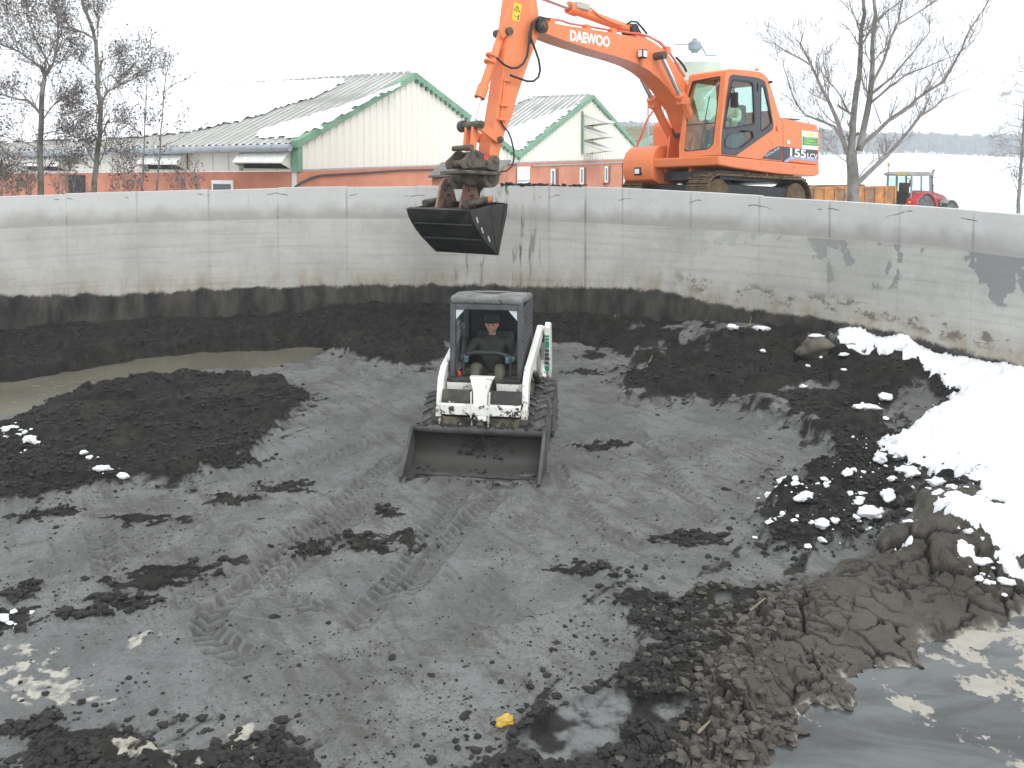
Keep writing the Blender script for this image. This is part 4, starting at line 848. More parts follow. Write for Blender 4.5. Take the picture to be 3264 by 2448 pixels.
# long side of the near barn
zs = z1l - .12
m = MB(); Ls = 48.; m.prism([(0, 0, -.6), (0, 0, zb0 - .03), (0, Ls, zb0 - .03 + SL * Ls), (0, Ls, -.6)], (.12, 0, 0)); m.build('side_block_wall', M_salm, ub1)
for i in range(70): side_panel(ub1, .25 + .62 * i, .25 + .62 * (i + 1), .02, zb0 - .02, zs)
m = MB(); m.box(-.09, .1, -.1, .16, zb0 - .05, z1l - .1); m.build('corner_trim', M_greenm, ub1)
m = MB(); m.tube([(e1.x - .06, .0, e1.z - .05), (e1.x - .06, 48, e1.z - .05 + SL * 48)], .11, 10); m.build('gutter', M_gut, ub1)
for i in range(24): c_ = MB(); v = .6 + 2.0 * i; c_.tube([(e1.x - .06, v, e1.z - .05 + SL * v), (e1.x - .06, v + .05, e1.z - .05 + SL * v)], .122, 10); c_.build('gutter_bracket', M_gut, ub1)
def side_v(px): 
    p = onplane(px, 500, B0, GD); return (p - B0).dot(LD)
for (a, b) in ((935, 775), (602, 470), (225, 90), (-60, -190)):
    v0, v1 = side_v(a), side_v(b); zz = z1l - .16 + SL * (v0 + v1) / 2; awning(ub1, v0 + .05, v1 - .05, zz, zb0 + .14 + SL * v0, .42)
    m = MB(); m.box(-.05, .0, v1 + .02, v1 + .12, zb0 + SL * v1, z1l - .2 + SL * v1); m.build('post', M_greenm, ub1)
v0, v1 = side_v(745), side_v(677); m = MB(); m.box(-.06, .0, v0, v1, zb0 - 1.1, zb0 - .33); ww = m.build('window', M_whitep, ub1); m = MB(); m.box(-.075, -.06, v0 + .08, v1 - .08, zb0 - 1.0, zb0 - .44); m.build('pane', M_glass, ww)
v0, v1 = side_v(270), side_v(220); m = MB(); m.box(-.06, .0, v0, v1, zb0 - 1.1, zb0 - .25); ww = m.build('window', M_dark, ub1)
# cable along the near gable
m = MB(); pts = [(*gpx(a, b),) for a, b in ((930, 596), (950, 582), (985, 566), (1010, 559), (1150, 551), (1270, 543), (1400, 540), (1640, 524))]; m.tube([(u, -.12, z) for u, z in pts], .035, 6); m.build('cable', M_cable, ub1)
m = MB(); pts = [gpx(a, b) for a, b in ((1690, 529), (1800, 524), (1900, 520), (2014, 516))]; m.tube([(u, -.12, z) for u, z in pts], .035, 6); m.build('pipe', M_gut, ub2)
for (a, b, c_, d_) in ((1749, 1762, 538, 597), (1842, 1853, 534, 588), (1921, 1931, 530, 582)): gable_window(ub2, None, a, b, c_, d_)
gable_window(ub2, None, 1981, 2009, 521, 580, True)
gable_window(ub2, None, 1622, 1676, 532, 590, True) if False else None
ud0, zd = gpx(1660, 531); m = MB(); ua, ub_ = gpx(1662, 531)[0], gpx(1678, 531)[0]
m.box(gpx(1640, 531)[0], gpx(1678, 531)[0], -.16, -.11, zd - 2.2, zd); dd = m.build('door', M_whitep, ub1); m = MB(); m.box(gpx(1640, 531)[0], gpx(1678, 531)[0], -.18, -.161, zd - .62, zd - .56); m.build('rail', M_gut, dd)
# ventilation flaps on the second gable
for py in (367, 412, 456):
    u0, zt = gpx(1856, py); u1 = gpx(1886, py)[0]; zt2 = gpx(1856, py + 33)[1]; out = 1.15
    m = MB(); m.prism([(u0, -.06, zt), (u1 + .1, -.06, zt), (u1 + .1, -out, zt - (zt - zt2) * .75), (u0, -out, zt - (zt - zt2) * .75)], (0, -.01, .04)); fl = m.build('ventilation_flap', M_whitep, ub2)
    for k in range(7):
        uu = u0 + (u1 + .1 - u0) * k / 6; b_ = MB(); b_.beam((uu, -.06, zt + .05), (uu, -out - .01, zt - (zt - zt2) * .75 + .05), .06, .04); b_.build('rib', M_whitep, fl)
    for uu in (u0, u1 + .08):
        c_ = MB(); c_.prism([(uu, -.05, zt), (uu, -out, zt - (zt - zt2) * .78), (uu, -.05, zt2 - .02)], (.02, 0, 0)); c_.build('cheek', M_cream, ub2)
    o_ = MB(); o_.box(u0 + .02, u1 + .06, -.075, -.055, zt2 - .0, zt - .03); o_.build('opening', M_dark, ub2)
m = MB(); ua, za = gpx(1854, 362); m.box(ua - .07, ua + .03, -.1, -.045, gpx(1854, 492)[1], za + .1); m.build('flap_frame', M_greenm, ub2)
# snow on the roofs
bpy.context.view_layer.update()
def roof_snow(root, e, nrm, lists, seed):
    Mw = root.matrix_world; o = Mw @ (Vector(e) + Vector((0, 0, .07))); nn = (Mw.to_3x3() @ nrm).normalized(); 
    l2 = (LD + UP * SL).normalized(); nn = (nn - l2 * nn.dot(l2)).normalized(); ax2 = nn.cross(l2)
    for i, l in enumerate(lists): snow_on(root, l, o, nn, l2, ax2, seed + 5 * i)
roof_snow(ub1, e1, n1_, [[(-700, 470), (-700, 350), (0, 318), (60, 313), (670, 274), (1090, 253), (1106, 261), (1019, 308), (900, 346), (791, 384), (610, 425), (407, 444), (0, 458)], [(809, 440), (836, 416), (927, 389), (1046, 356), (1160, 315), (1290, 262), (1275, 275), (1100, 370), (1000, 420), (945, 446)]], 200)
roof_snow(ub2, e2, n2_, [[(1590, 432), (1640, 405), (1746, 368), (1835, 338), (1862, 322), (1850, 335), (1750, 410), (1672, 478), (1640, 490), (1600, 470)], [(1420, 330), (1430, 314), (1560, 310), (1700, 313), (1640, 340), (1590, 368), (1540, 400), (1480, 390)]], 230)

# third barn, older grey sheeting, only its corner shows
M_old = pm('old_grey_sheet', (.33, .32, .25), .8, var=.2, scale=1.5)
B3 = tag(empty('barn', mw=BM.copy()), 'grey sheeted barn corner with green verge seen behind the excavator', 'barn', 'long farm barns with cream gables')
bpy.context.view_layer.update()
D3 = 62.; o3 = at(2040, 480, D3); 
def g3(px, py): p = onplane(px, py, o3, LD); q_ = BM.inverted() @ p; return q_
a3, b3, c3, d3 = g3(2017, 470), g3(2085, 412), g3(2150, 405), g3(2290, 470)
m = MB(); zz0 = 0.; gw = MB()
L3 = 24; e3 = Vector((a3.x, a3.y, a3.z)); k3 = Vector((c3.x, a3.y, c3.z)); sv = (k3 - e3).normalized(); n3 = Vector((-sv.z, 0, sv.x))
s3 = corr_strip(1.07, 3, .06, e3 + Vector((0, .1, .06)), k3 + Vector((0, .1, .06)), (0, 1, 0), n3, pm('mossy_roof', (.22, .21, .14), .85, var=.3, scale=1.), 'roof_sheet', B3)
for i in range(1, L3): link_copy(s3, B3, (0, 1.07 * i, 0))
wd3 = d3.x - a3.x; n_ = int(wd3 / .33)
for i in range(n_):
    x0, x1 = a3.x + wd3 * i / n_, a3.x + wd3 * (i + 1) / n_; zf = lambda u: float(np.interp(u, [a3.x, c3.x, d3.x], [a3.z, c3.z, a3.z])) - .05
    clad_panel(B3, x0, x1, a3.y, lambda u: .6, zf, M_old, .05)
m = MB(); m.prism([(a3.x - .1, a3.y - .2, a3.z - .25), (k3.x, a3.y - .2, k3.z - .25), (k3.x, a3.y - .2, k3.z + .15), (a3.x - .1, a3.y - .2, a3.z + .15)], (0, .25, 0)); m.build('verge_board', M_greenm, B3)
m = MB(); m.prism([(a3.x, a3.y + .03, -.5), (d3.x, a3.y + .03, -.5), (d3.x, a3.y + .03, a3.z - .1), (c3.x, a3.y + .03, c3.z - .1), (a3.x, a3.y + .03, a3.z - .1)], (0, L3, 0)); m.build('wall', M_old, B3)
m = MB(); q0, q1 = g3(2040, 409), g3(2140, 404); m.box(q0.x, q1.x + 4, q0.y + 14, q0.y + 15, q0.z + .25, q0.z + .7); m.build('ridge_snow', M_snow, B3)

# small lean-to between the wall and the near barn
SH = [at(1365, 559, 25.), at(1590, 545, 25.), at(1629, 509, 28.2), at(1407, 517, 28.2)]
sh = tag(empty('lean_to', (SH[0].x, SH[0].y, 1.0)), 'low lean-to with flat grey roof slab behind the grab coupler', 'shed')
m = MB(); m.prism([p - sh.location for p in SH], (0, 0, -.07)); m.build('roof_slab', pm('grey_felt', (.17, .16, .15), .8, var=.2), sh, bevel=.01)
m = MB(); ins = [Vector((p.x * .96 + .04 * SH[(i + 2) % 4].x, p.y * .96 + .04 * SH[(i + 2) % 4].y, 0)) for i, p in enumerate(SH)]
for i in range(4):
    a_, b_ = ins[i], ins[(i + 1) % 4]; za, zb_ = SH[i].z - .08, SH[(i + 1) % 4].z - .08; m = MB(); nn = (b_ - a_).cross(UP).normalized() * .08
    m.prism([Vector((a_.x, a_.y, .6)) - sh.location, Vector((b_.x, b_.y, .6)) - sh.location, Vector((b_.x, b_.y, zb_)) - sh.location, Vector((a_.x, a_.y, za)) - sh.location], -nn); m.build('wall', M_salm, sh)

# feed silo
SD = 42.; st_ = at(2214, 205, SD); rad_ = 82 * SD / F
si = tag(empty('feed_silo', (st_.x, st_.y, gz1(st_.x, st_.y))), 'pale green feed silo with a cone top behind the excavator boom', 'silo'); zc = st_.z - si.location.z
M_silo = pm('pale_green_silo', (.55, .62, .50), .5, var=.08, scale=1.); M_lid = pm('silo_cap', (.25, .30, .33), .5)
m = MB(); m.lathe([(rad_, 2.6), (rad_, zc), (rad_ * 1.01, zc + .02)], n=32); body = m.build('barrel', M_silo, si)
for k in range(5): r_ = MB(); z_ = 2.6 + (zc - 2.6) * k / 4; r_.lathe([(rad_ * 1.004, z_ - .03), (rad_ * 1.02, z_), (rad_ * 1.004, z_ + .03)], n=32); r_.build('hoop', M_silo, body)
apx = at(2180, 172, SD).z - si.location.z
m = MB(); m.lathe([(rad_ * 1.02, zc), (.25, apx), (.25, apx + .02)], n=32); m.build('cone_top', pm('silo_cone', (.70, .74, .70), .5, var=.05), si)
m = MB(); m.lathe([(rad_, 2.6), (.25, .9), (.2, .8)], n=24); m.build('hopper', M_silo, si)
for k in range(4): a = .6 + k * math.pi / 2; m = MB(); m.beam((rad_ * math.cos(a), rad_ * math.sin(a), -.3), (rad_ * math.cos(a), rad_ * math.sin(a), 2.9), .09, .09); m.build('leg', M_gut, si)
m = MB(); m.lathe([(.16, apx), (.16, apx + .12), (.30, apx + .2), (.30, apx + .5), (.12, apx + .62), (.1, apx + .7)], n=16); m.build('cap', M_lid, si)
m = MB(); m.tube([(-.3, 0, apx + .42), (-.95, .1, apx + .45)], .025, 6); m.build('vent_arm', M_lid, si); m = MB(); m.tube([(.25, 0, apx + .45), (.5, -.2, apx - .1), (.9, -.3, apx - .1)], .035, 6); m.build('filler_pipe', M_lid, si)
m = MB()
for k in (-1, 1): m.tube([(-rad_ - .25, k * .22, .2), (-rad_ - .25, k * .22, zc + .3)], .025, 5)
for k in range(18): zz = .5 + k * .3; m.tube([(-rad_ - .25, -.22, zz), (-rad_ - .25, .22, zz)], .018, 4)
m.build('ladder', M_gut, si)
# thin pole by the silo
pb = at(2065, 470, 34.); pt = at(2066, 255, 34.); m = MB(); zg = gz1(pb.x, pb.y); m.tube([(pb.x, pb.y, zg - .2), (pb.x, pb.y, pt.z)], [.045, .03], 8); tag(m.build('pole', M_gut), 'thin pale grey pole standing beyond the boom cylinders', 'pole')
# ------------------------------------------------------------------ materials of the machines
ORG = (.79, .225, .085)
def orange_paint():
    t = NT('orange_paint'); c = t.coord('Object'); n = t.noise(c, 1.3, 4)
    col = t.mix(n, mul(ORG, .9), mul(ORG, 1.08)); d = t.ramp(t.noise(c, 2.2, 9, .75), .54, .70)
    col = t.mix(t.math('MULTIPLY', d, .42), col, (.42, .16, .075)); dn = t.ramp(t.noise(t.mapping(c, (1, 1, .3)), 5, 7, .7), .58, .72); col = t.mix(t.math('MULTIPLY', dn, .28), col, (.75, .42, .26)); sp = t.ramp(t.noise(c, 16, 5, .7), .66, .72); col = t.mix(t.math('MULTIPLY', sp, .6), col, (.11, .055, .03))
    return t.set(col, t.math('ADD', .38, t.math('MULTIPLY', d, .3)), 0, .4)
M_org = orange_paint()
M_blk = pm('black_rubber', (.022, .023, .025), .55, var=.2); M_dgrey = pm('dark_grey_trim', (.055, .058, .068), .5, var=.1); M_chrome = pm('chrome_rod', (.72, .74, .78), .18, .9, var=.04)
M_mudm = pm('caked_mud', (.13, .092, .052), .9, var=.4, scale=5, bump=.8, bscale=18); M_rustg = pm('muddy_steel', (.085, .075, .060), .65, .2, var=.4, scale=6, dirt=(.17, .13, .085), damt=.44, dscale=5, bump=.3, bscale=20)
M_bkt = pm('black_bucket_steel', (.030, .032, .031), .38, .25, var=.4, scale=3, dirt=(.075, .062, .042), damt=.42, dscale=3.5, bump=.2, bscale=20)
M_hose = pm('hose', (.018, .02, .026), .45); M_seat = pm('seat_cloth', (.05, .055, .06), .85); M_lamp = pm('lamp_glass', (.82, .84, .85), .12, var=.05); M_wdec = pm('white_decal', (.85, .85, .85), .45, var=.02)
M_pinkst = pm('worn_red_steel', (.26, .13, .10), .75, .0, var=.3, scale=4, dirt=(.30, .23, .15), damt=.48, dscale=4, bump=.4, bscale=16)
def cab_glass(name, tint):
    t = NT(name); tr = t.node('ShaderNodeBsdfTransparent'); tr.inputs[0].default_value = (*tint, 1); gl = t.node('ShaderNodeBsdfGlossy'); gl.inputs[0].default_value = (.9, .95, .95, 1); gl.inputs[1].default_value = .03
    fr = t.node('ShaderNodeLayerWeight'); fr.inputs[0].default_value = .5; ms = t.node('ShaderNodeMixShader'); t.link(t.math('ADD', t.math('MULTIPLY', t.math('POWER', fr.outputs['Facing'], 4.), .6), .05), ms.inputs[0]); t.link(tr.outputs[0], ms.inputs[1]); t.link(gl.outputs[0], ms.inputs[2]); t.link(ms.outputs[0], t.out.inputs[0])
    return t.m
M_cglass = cab_glass('tinted_cab_glass', (.84, .93, .90))

# ------------------------------------------------------------------ people
def skin_body(name, pts, edges, mat, parent, root=0, sub=2):
    """continuous surface grown round a skeleton: pts = {key: (x, y, z, r)}"""
    ks = list(pts); me = bpy.data.meshes.new(name); me.from_pydata([pts[k][:3] for k in ks], [(ks.index(a), ks.index(b)) for a, b in edges], [])
    o = bpy.data.objects.new(name, me); COL.objects.link(o); o.parent = parent; md = o.modifiers.new('skin', 'SKIN'); md.use_smooth_shade = True
    for i, k in enumerate(ks):
        r = pts[k][3]; sv_ = me.skin_vertices[0].data[i]; sv_.radius = r if isinstance(r, tuple) else (r, r); sv_.use_root = (i == root)
    s_ = o.modifiers.new('sub', 'SUBSURF'); s_.levels = sub; s_.render_levels = sub; me.materials.append(mat)
    return o
def head(parent, c, mat_skin, mat_hair, f=(1, 0, 0), cap=None):
    """head with brow, nose, mouth, ears, facing +x of its frame"""
    from mathutils import noise as mn
    bm = bmesh.new(); bmesh.ops.create_icosphere(bm, subdivisions=4, radius=1.)
    for v in bm.verts:
        p = v.co.copy(); x, y, z = p
        jaw = 1 - .22 * max(0, -z) ** 1.5; q_ = Vector((x * .098 * (1 - .1 * max(0, -z)), y * .076 * jaw, z * .118))
        if x > 0:
            g = lambda yy, zz, sy, sz: math.exp(-((y - yy) / sy) ** 2 - ((z - zz) / sz) ** 2)
            q_.x += .030 * g(0, -.12, .16, .20) - .016 * (g(.38, .06, .2, .14) + g(-.38, .06, .2, .14)) + .010 * g(0, .28, .6, .12) + .010 * g(0, -.46, .28, .08) - .008 * g(0, -.54, .3, .035) + .012 * g(0, -.78, .3, .2)
        for sgn in (-1, 1):
            k = math.exp(-((x + .05) / .16) ** 2 - ((z + .02) / .26) ** 2) * max(0, y * sgn - .6); q_.y += sgn * .05 * k
        v.co = q_
    me = bpy.data.meshes.new('head'); bm.to_mesh(me); bm.free(); me.materials.append(mat_skin); me.polygons.foreach_set('use_smooth', [True] * len(me.polygons))
    o = bpy.data.objects.new('head', me); COL.objects.link(o); o.parent = parent; o.location = c
    for sgn in (-1, 1):
        e = MB(); e.lathe([(.001, -.012), (.010, -.006), (.012, 0), (.010, .006), (.001, .012)], (.078, sgn * .029, .006), (0, 0, 1), 8); e.build('eye', M_dgrey, o)
    h = MB(); prof = [(.101, .0), (.108, .03), (.104, .07), (.085, .105), (.05, .128), (.002, .136)]; h.lathe(prof, (-.012, 0, .034), (0, 0, 1), 18)
    if cap: h.prism([(.07, -.06, .05), (.155, -.045, .043), (.16, .045, .043), (.07, .06, .05)], (0, 0, .012))
    h.build('cap' if cap else 'hair', cap or mat_hair, o); return o
def seated(root, S, hands, mats, cap=None, lean=.0, knees=None, feet=None):
    """seated person, facing +x; S = seat point (hip centre)"""
    sk, jk, tr_, bt, gv, hr = mats; x, y, z = S
    hp = {'pel': (x, y, z, .135), 'bel': (x + .01, y, z + .16, .135), 'che': (x + .02 + lean, y, z + .36, (.125, .165)), 'neckb': (x + .03 + lean, y, z + .52, .07), 'neck': (x + .04 + lean, y, z + .60, .052)}
    E_ = [('pel', 'bel'), ('bel', 'che'), ('che', 'neckb'), ('neckb', 'neck')]; J = dict(hp); J['neck'] = (x + .045 + lean, y, z + .60, .078); JE = [('pel', 'bel'), ('bel', 'che'), ('che', 'neckb'), ('neckb', 'neck')]
    B = {'pel': (x, y, z, .11), 'che': (x + .02 + lean, y, z + .36, .11), 'neckb': (x + .03 + lean, y, z + .50, .06), 'neck': (x + .04 + lean, y, z + .58, .052), 'hb': (x + .05 + lean, y, z + .64, .05)}; BE = [('pel', 'che'), ('che', 'neckb'), ('neckb', 'neck'), ('neck', 'hb')]
    T = {'pel': (x, y, z, .13)}; TE = []
    for sgn, hnd in ((1, hands[0]), (-1, hands[1])):
        h = Vector(hnd); sh = Vector((x + .02 + lean, y + sgn * .215, z + .49)); el = (sh + h) / 2 + Vector((-.06, sgn * .10, -.12)); s_ = str(sgn)
        J['sh' + s_] = (*sh, .075); J['el' + s_] = (*el, .058); w_ = el + (h - el) * .82; J['wr' + s_] = (*w_, .046); JE += [('che', 'sh' + s_), ('sh' + s_, 'el' + s_), ('el' + s_, 'wr' + s_)]
        B['sh' + s_] = (*sh, .05); B['el' + s_] = (*el, .042); B['wr' + s_] = (*(el + (h - el) * .9), .03); B['ha' + s_] = (*h, .03); BE += [('che', 'sh' + s_), ('sh' + s_, 'el' + s_), ('el' + s_, 'wr' + s_), ('wr' + s_, 'ha' + s_)]
        kn = Vector(knees[0 if sgn > 0 else 1]) if knees else Vector((x + .44, y + sgn * .15, z + .06)); ft = Vector(feet[0 if sgn > 0 else 1]) if feet else Vector((kn.x + .12, kn.y, z - .40))
        hipp = Vector((x + .02, y + sgn * .10, z - .02)); T['h' + s_] = (*hipp, .105); T['k' + s_] = (*kn, .09); an_ = kn + (ft - kn) * .88; T['a' + s_] = (*an_, .062); TE += [('pel', 'h' + s_), ('h' + s_, 'k' + s_), ('k' + s_, 'a' + s_)]
        B['h' + s_] = (*hipp, .08); B['k' + s_] = (*kn, .055); B['a' + s_] = (*ft, .04); BE += [('pel', 'h' + s_), ('h' + s_, 'k' + s_), ('k' + s_, 'a' + s_)]
        b_ = MB(); b_.lathe([(.04, -.16), (.058, -.12), (.062, -.02), (.055, .06), (.05, .1)], ft + Vector((0, 0, 0)), (0, 0, 1), 12); b_.tube([ft + Vector((-.06, 0, -.07)), ft + Vector((.06, 0, -.075)), ft + Vector((.15, 0, -.09)), ft + Vector((.19, 0, -.1))], [.05, .055, .05, .03], 10); b_.build('boot', bt, root)
        # gloved hand closed round its lever: palm, four curled fingers, thumb
        g = MB(); fw = (h - el).normalized(); g.tube([h - fw * .09, h - fw * .05, h, h + fw * .02], [.042, .045, .048, .034], 10)
        for k in range(4):
            zz = .030 - .020 * k; L_ = (.040, .046, .044, .036)[k]; b0 = h + fw * .02 + Vector((0, 0, zz)); g.tube([b0, b0 + fw * L_ * .8 + Vector((0, sgn * -.006, 0)), b0 + fw * L_ + Vector((0, -sgn * .028, -.004)), b0 + fw * L_ * .4 + Vector((0, -sgn * .046, -.006))], [.0125, .012, .011, .009], 7)
        g.tube([h - fw * .02 + Vector((0, -sgn * .03, .02)), h + fw * .015 + Vector((0, -sgn * .05, .035)), h + fw * .045 + Vector((0, -sgn * .045, .03))], [.015, .013, .010], 7); g.build('glove', gv, root)
    skin_body('body', B, BE, sk, root); skin_body('jacket', J, JE, jk, root); skin_body('trousers', T, TE, tr_, root)
    head(root, (x + .07 + lean, y, z + .71), sk, hr, cap=cap)
M_skin = pm('skin', (.50, .25, .18), .55, var=.1); M_hair = pm('hair', (.05, .035, .025), .7)

# ------------------------------------------------------------------ the excavator
FH = Vector((-.75, -.6614, 0)); LH = Vector((.6614, -.75, 0)); PN, RL = R(3.4), R(2.6)
FX = (FH * math.cos(PN) + UP * math.sin(PN)).normalized(); LX = (LH * math.cos(RL) + UP * math.sin(RL)); LX = (LX - FX * LX.dot(FX)).normalized(); UX = FX.cross(LX)
XA, YW, ZA = 1.30, 1.30, 1.32
A_ = at(2294, 493, 19.35); OX = A_ - FX * XA - LX * YW - UX * ZA
EM = Matrix(((FX.x, LX.x, UX.x, OX.x), (FX.y, LX.y, UX.y, OX.y), (FX.z, LX.z, UX.z, OX.z), (0, 0, 0, 1))); EI = EM.inverted()
ex = tag(empty('excavator', mw=EM), 'orange tracked excavator standing behind the tank wall with its boom reaching over', 'excavator')
def yp(px, py, y): return EI @ onplane(px, py, OX + LX * y, LX)                     # pixel -> local point on the plane y
def zm(l, ox, oy, k=4.): return [(ox + a / k, oy + b / k) for a, b in l]
def rounded(pts, r, n=4):
    out = []; m = len(pts)
    for i in range(m):
        p, a, b = Vector(pts[i]), Vector(pts[i - 1]), Vector(pts[(i + 1) % m]); d1, d2 = (a - p), (b - p); r_ = min(r, d1.length * .45, d2.length * .45); s0, s1 = p + d1.normalized() * r_, p + d2.normalized() * r_
        for k in range(n + 1): t_ = k / n; out.append(tuple((s0 * (1 - t_) + p * t_) * (1 - t_) + (p * (1 - t_) + s1 * t_) * t_))
    return out
def side2(l, y=YW): return [(q_.x, q_.z) for q_ in (yp(a, b, y) for a, b in zm(l, 2160, 200))]
def XZ(y): return lambda u, v, w_: Vector((u, y + w_, v))
up_ = empty('house', (0, 0, 0)); up_.parent = ex
# cab
CS = side2([(540, 1175), (541, 900), (618, 165), (628, 100), (665, 76), (900, 97), (1050, 116), (1112, 150), (1160, 215), (1308, 700), (1332, 800), (1334, 1262)])
BP = side2([(552, 1168), (735, 1188), (1213, 852), (1221, 785), (1145, 350), (1108, 228), (1010, 188), (695, 150), (660, 180), (566, 870)])
W1 = rounded(side2([(692, 203), (965, 238), (988, 790), (585, 855), (600, 740)]), .09); W2 = rounded(side2([(588, 1000), (640, 905), (960, 868), (974, 955), (800, 1093), (600, 1088)]), .09); W3 = rounded(side2([(1058, 285), (1098, 278), (1206, 780), (1075, 888), (1056, 870)]), .06)
CW = 1.0
cabp = {}
for nm, y0, th in (('near', YW - .05, .05), ('far', YW - CW, .05)):
    m = MB(); hole = rounded(BP, .05, 2) if nm == 'near' else [W1, W2, W3]
    m.plate(CS, [hole] if nm == 'near' else hole, XZ(y0), th); m.build('cab_side', M_org, ex, bevel=.006)
m = MB(); m.plate(rounded(BP, .05, 2), [W1, W2, W3], XZ(YW - .035), .043); door = m.build('cab_door', M_dgrey, ex, bevel=.004)
for wl_ in (W1, W2, W3):
    c_ = Vector((sum(p[0] for p in wl_) / len(wl_), sum(p[1] for p in wl_) / len(wl_))); ins_ = [((p[0] - c_.x) * .93 + c_.x, (p[1] - c_.y) * .93 + c_.y) for p in wl_]
    m = MB(); m.plate([((p[0] - c_.x) * .995 + c_.x, (p[1] - c_.y) * .995 + c_.y) for p in wl_], [ins_], XZ(YW - .02), .036); m.build('window_seal', M_blk, door)
    m = MB(); m.plate(wl_, [], XZ(YW - .018), .006); m.build('window_pane', M_cglass, door)
    m = MB(); m.plate(wl_, [], XZ(YW - CW + .02), .006); m.build('window_pane', M_cglass, ex)
# roof and back and front of the cab
tops = CS[3:9]
m = MB(); 
for i in range(len(CS)):
    if i in (2, 3, 4, 5, 6, 7):
        a, b = CS[i], CS[i + 1]; m.add([(a[0], YW - .051, a[1]), (b[0], YW - .051, b[1]), (b[0], YW - CW + .051, b[1]), (a[0], YW - CW + .051, a[1]), (a[0], YW - .051, a[1] - .05), (b[0], YW - .051, b[1] - .05), (b[0], YW - CW + .051, b[1] - .05), (a[0], YW - CW + .051, a[1] - .05)], [(0, 1, 2, 3), (7, 6, 5, 4), (0, 4, 5, 1), (3, 2, 6, 7), (0, 3, 7, 4), (1, 5, 6, 2)])
m.build('cab_roof', M_org, ex)
bk0, bk1, bk2 = CS[8], CS[9], CS[10]
def lerp2(a, b, t_): return (a[0] + (b[0] - a[0]) * t_, a[1] + (b[1] - a[1]) * t_)
b1, b2 = lerp2(bk0, bk1, .12), lerp2(bk0, bk1, .8)
for (a, b) in ((bk0, b1), (b2, bk1), (bk1, CS[11])):
    m = MB(); m.prism([(a[0], YW - .051, a[1]), (b[0], YW - .051, b[1]), (b[0], YW - CW + .051, b[1]), (a[0], YW - CW + .051, a[1])], (.04, 0, 0)); m.build('cab_back', M_org, ex)
m = MB(); m.prism([(b1[0], YW - .06, b1[1]), (b2[0], YW - .06, b2[1]), (b2[0], YW - CW + .06, b2[1]), (b1[0], YW - CW + .06, b1[1])], (.008, 0, 0)); m.build('rear_pane', M_cglass, ex)
# cab front: raked frame and windshield
f0, f1_, f2_ = Vector((CS[1][0], 0, CS[1][1])), Vector((CS[2][0], 0, CS[2][1])), Vector((CS[0][0], 0, CS[0][1])); fr_o = Vector((f2_.x, YW, f2_.z)); fr_u = (Vector((f1_.x, 0, f1_.z)) - Vector((f2_.x, 0, f2_.z))).normalized(); fr_n = Vector((0, -1, 0)).cross(fr_u).normalized()
def FP(u, v, w_): return fr_o + Vector((0, -1, 0)) * u + fr_u * v + fr_n * w_                  # u to the machine's right, v up the pillar
wo_, wn_w = EM @ fr_o, EM.to_3x3() @ fr_n
def fpx(px, py): q_ = EI @ onplane(px, py, wo_, wn_w) - fr_o; return (-q_.y, q_.dot(fr_u))
FO = [fpx(*p) for p in zm([(541, 1175), (618, 150), (150, 218), (120, 330), (22, 1060), (25, 1213)], 2160, 200)]; FO = [(max(0.0, a), b) for a, b in FO]
WS = rounded([fpx(*p) for p in zm([(555, 170), (462, 1040), (392, 1108), (105, 1137), (60, 1085), (75, 900), (140, 420), (190, 238)], 2160, 200)], .05)
WS = [(max(a, .09), b) for a, b in WS]
cwid = max(a for a, b in FO)
m = MB(); m.plate(FO, [WS], lambda u, v, w_: FP(u, v, w_ - .02), .05); front = m.build('cab_front', M_org, ex, bevel=.006)
m = MB(); m.plate(WS, [], lambda u, v, w_: FP(u, v, w_), .006); m.build('windshield', M_cglass, ex)
c_ = Vector((sum(p[0] for p in WS) / len(WS), sum(p[1] for p in WS) / len(WS))); m = MB(); m.plate([((p[0] - c_.x) * 1.0 + c_.x, (p[1] - c_.y) * 1.0 + c_.y) for p in WS], [[((p[0] - c_.x) * .955 + c_.x, (p[1] - c_.y) * .965 + c_.y) for p in WS]], lambda u, v, w_: FP(u, v, w_ - .015), .05); m.build('windshield_seal', M_blk, front)
zr_ = fpx(2200, 398)[1]; m = MB(); a0, a1 = FP(.08, zr_, .012), FP(cwid - .06, zr_, .012); m.beam(a0, a1, .03, .02); m.build('windshield_bar', M_blk, front)
m = MB(); v0 = FO[1][1]; m.prism([FP(.02, v0 + .02, .03), FP(cwid + .02, v0 - .02, .03), FP(cwid + .05, v0 - .12, .40), FP(.05, v0 - .06, .34)], (0, 0, .012)); m.build('rain_visor', cab_glass('visor_glass', (.78, .88, .84)), ex)
m = MB(); m.tube([FP(.55, .25, .04), FP(.50, .8, .05), FP(.42, 1.3, .04)], .012, 6); m.build('wiper', M_blk, front)
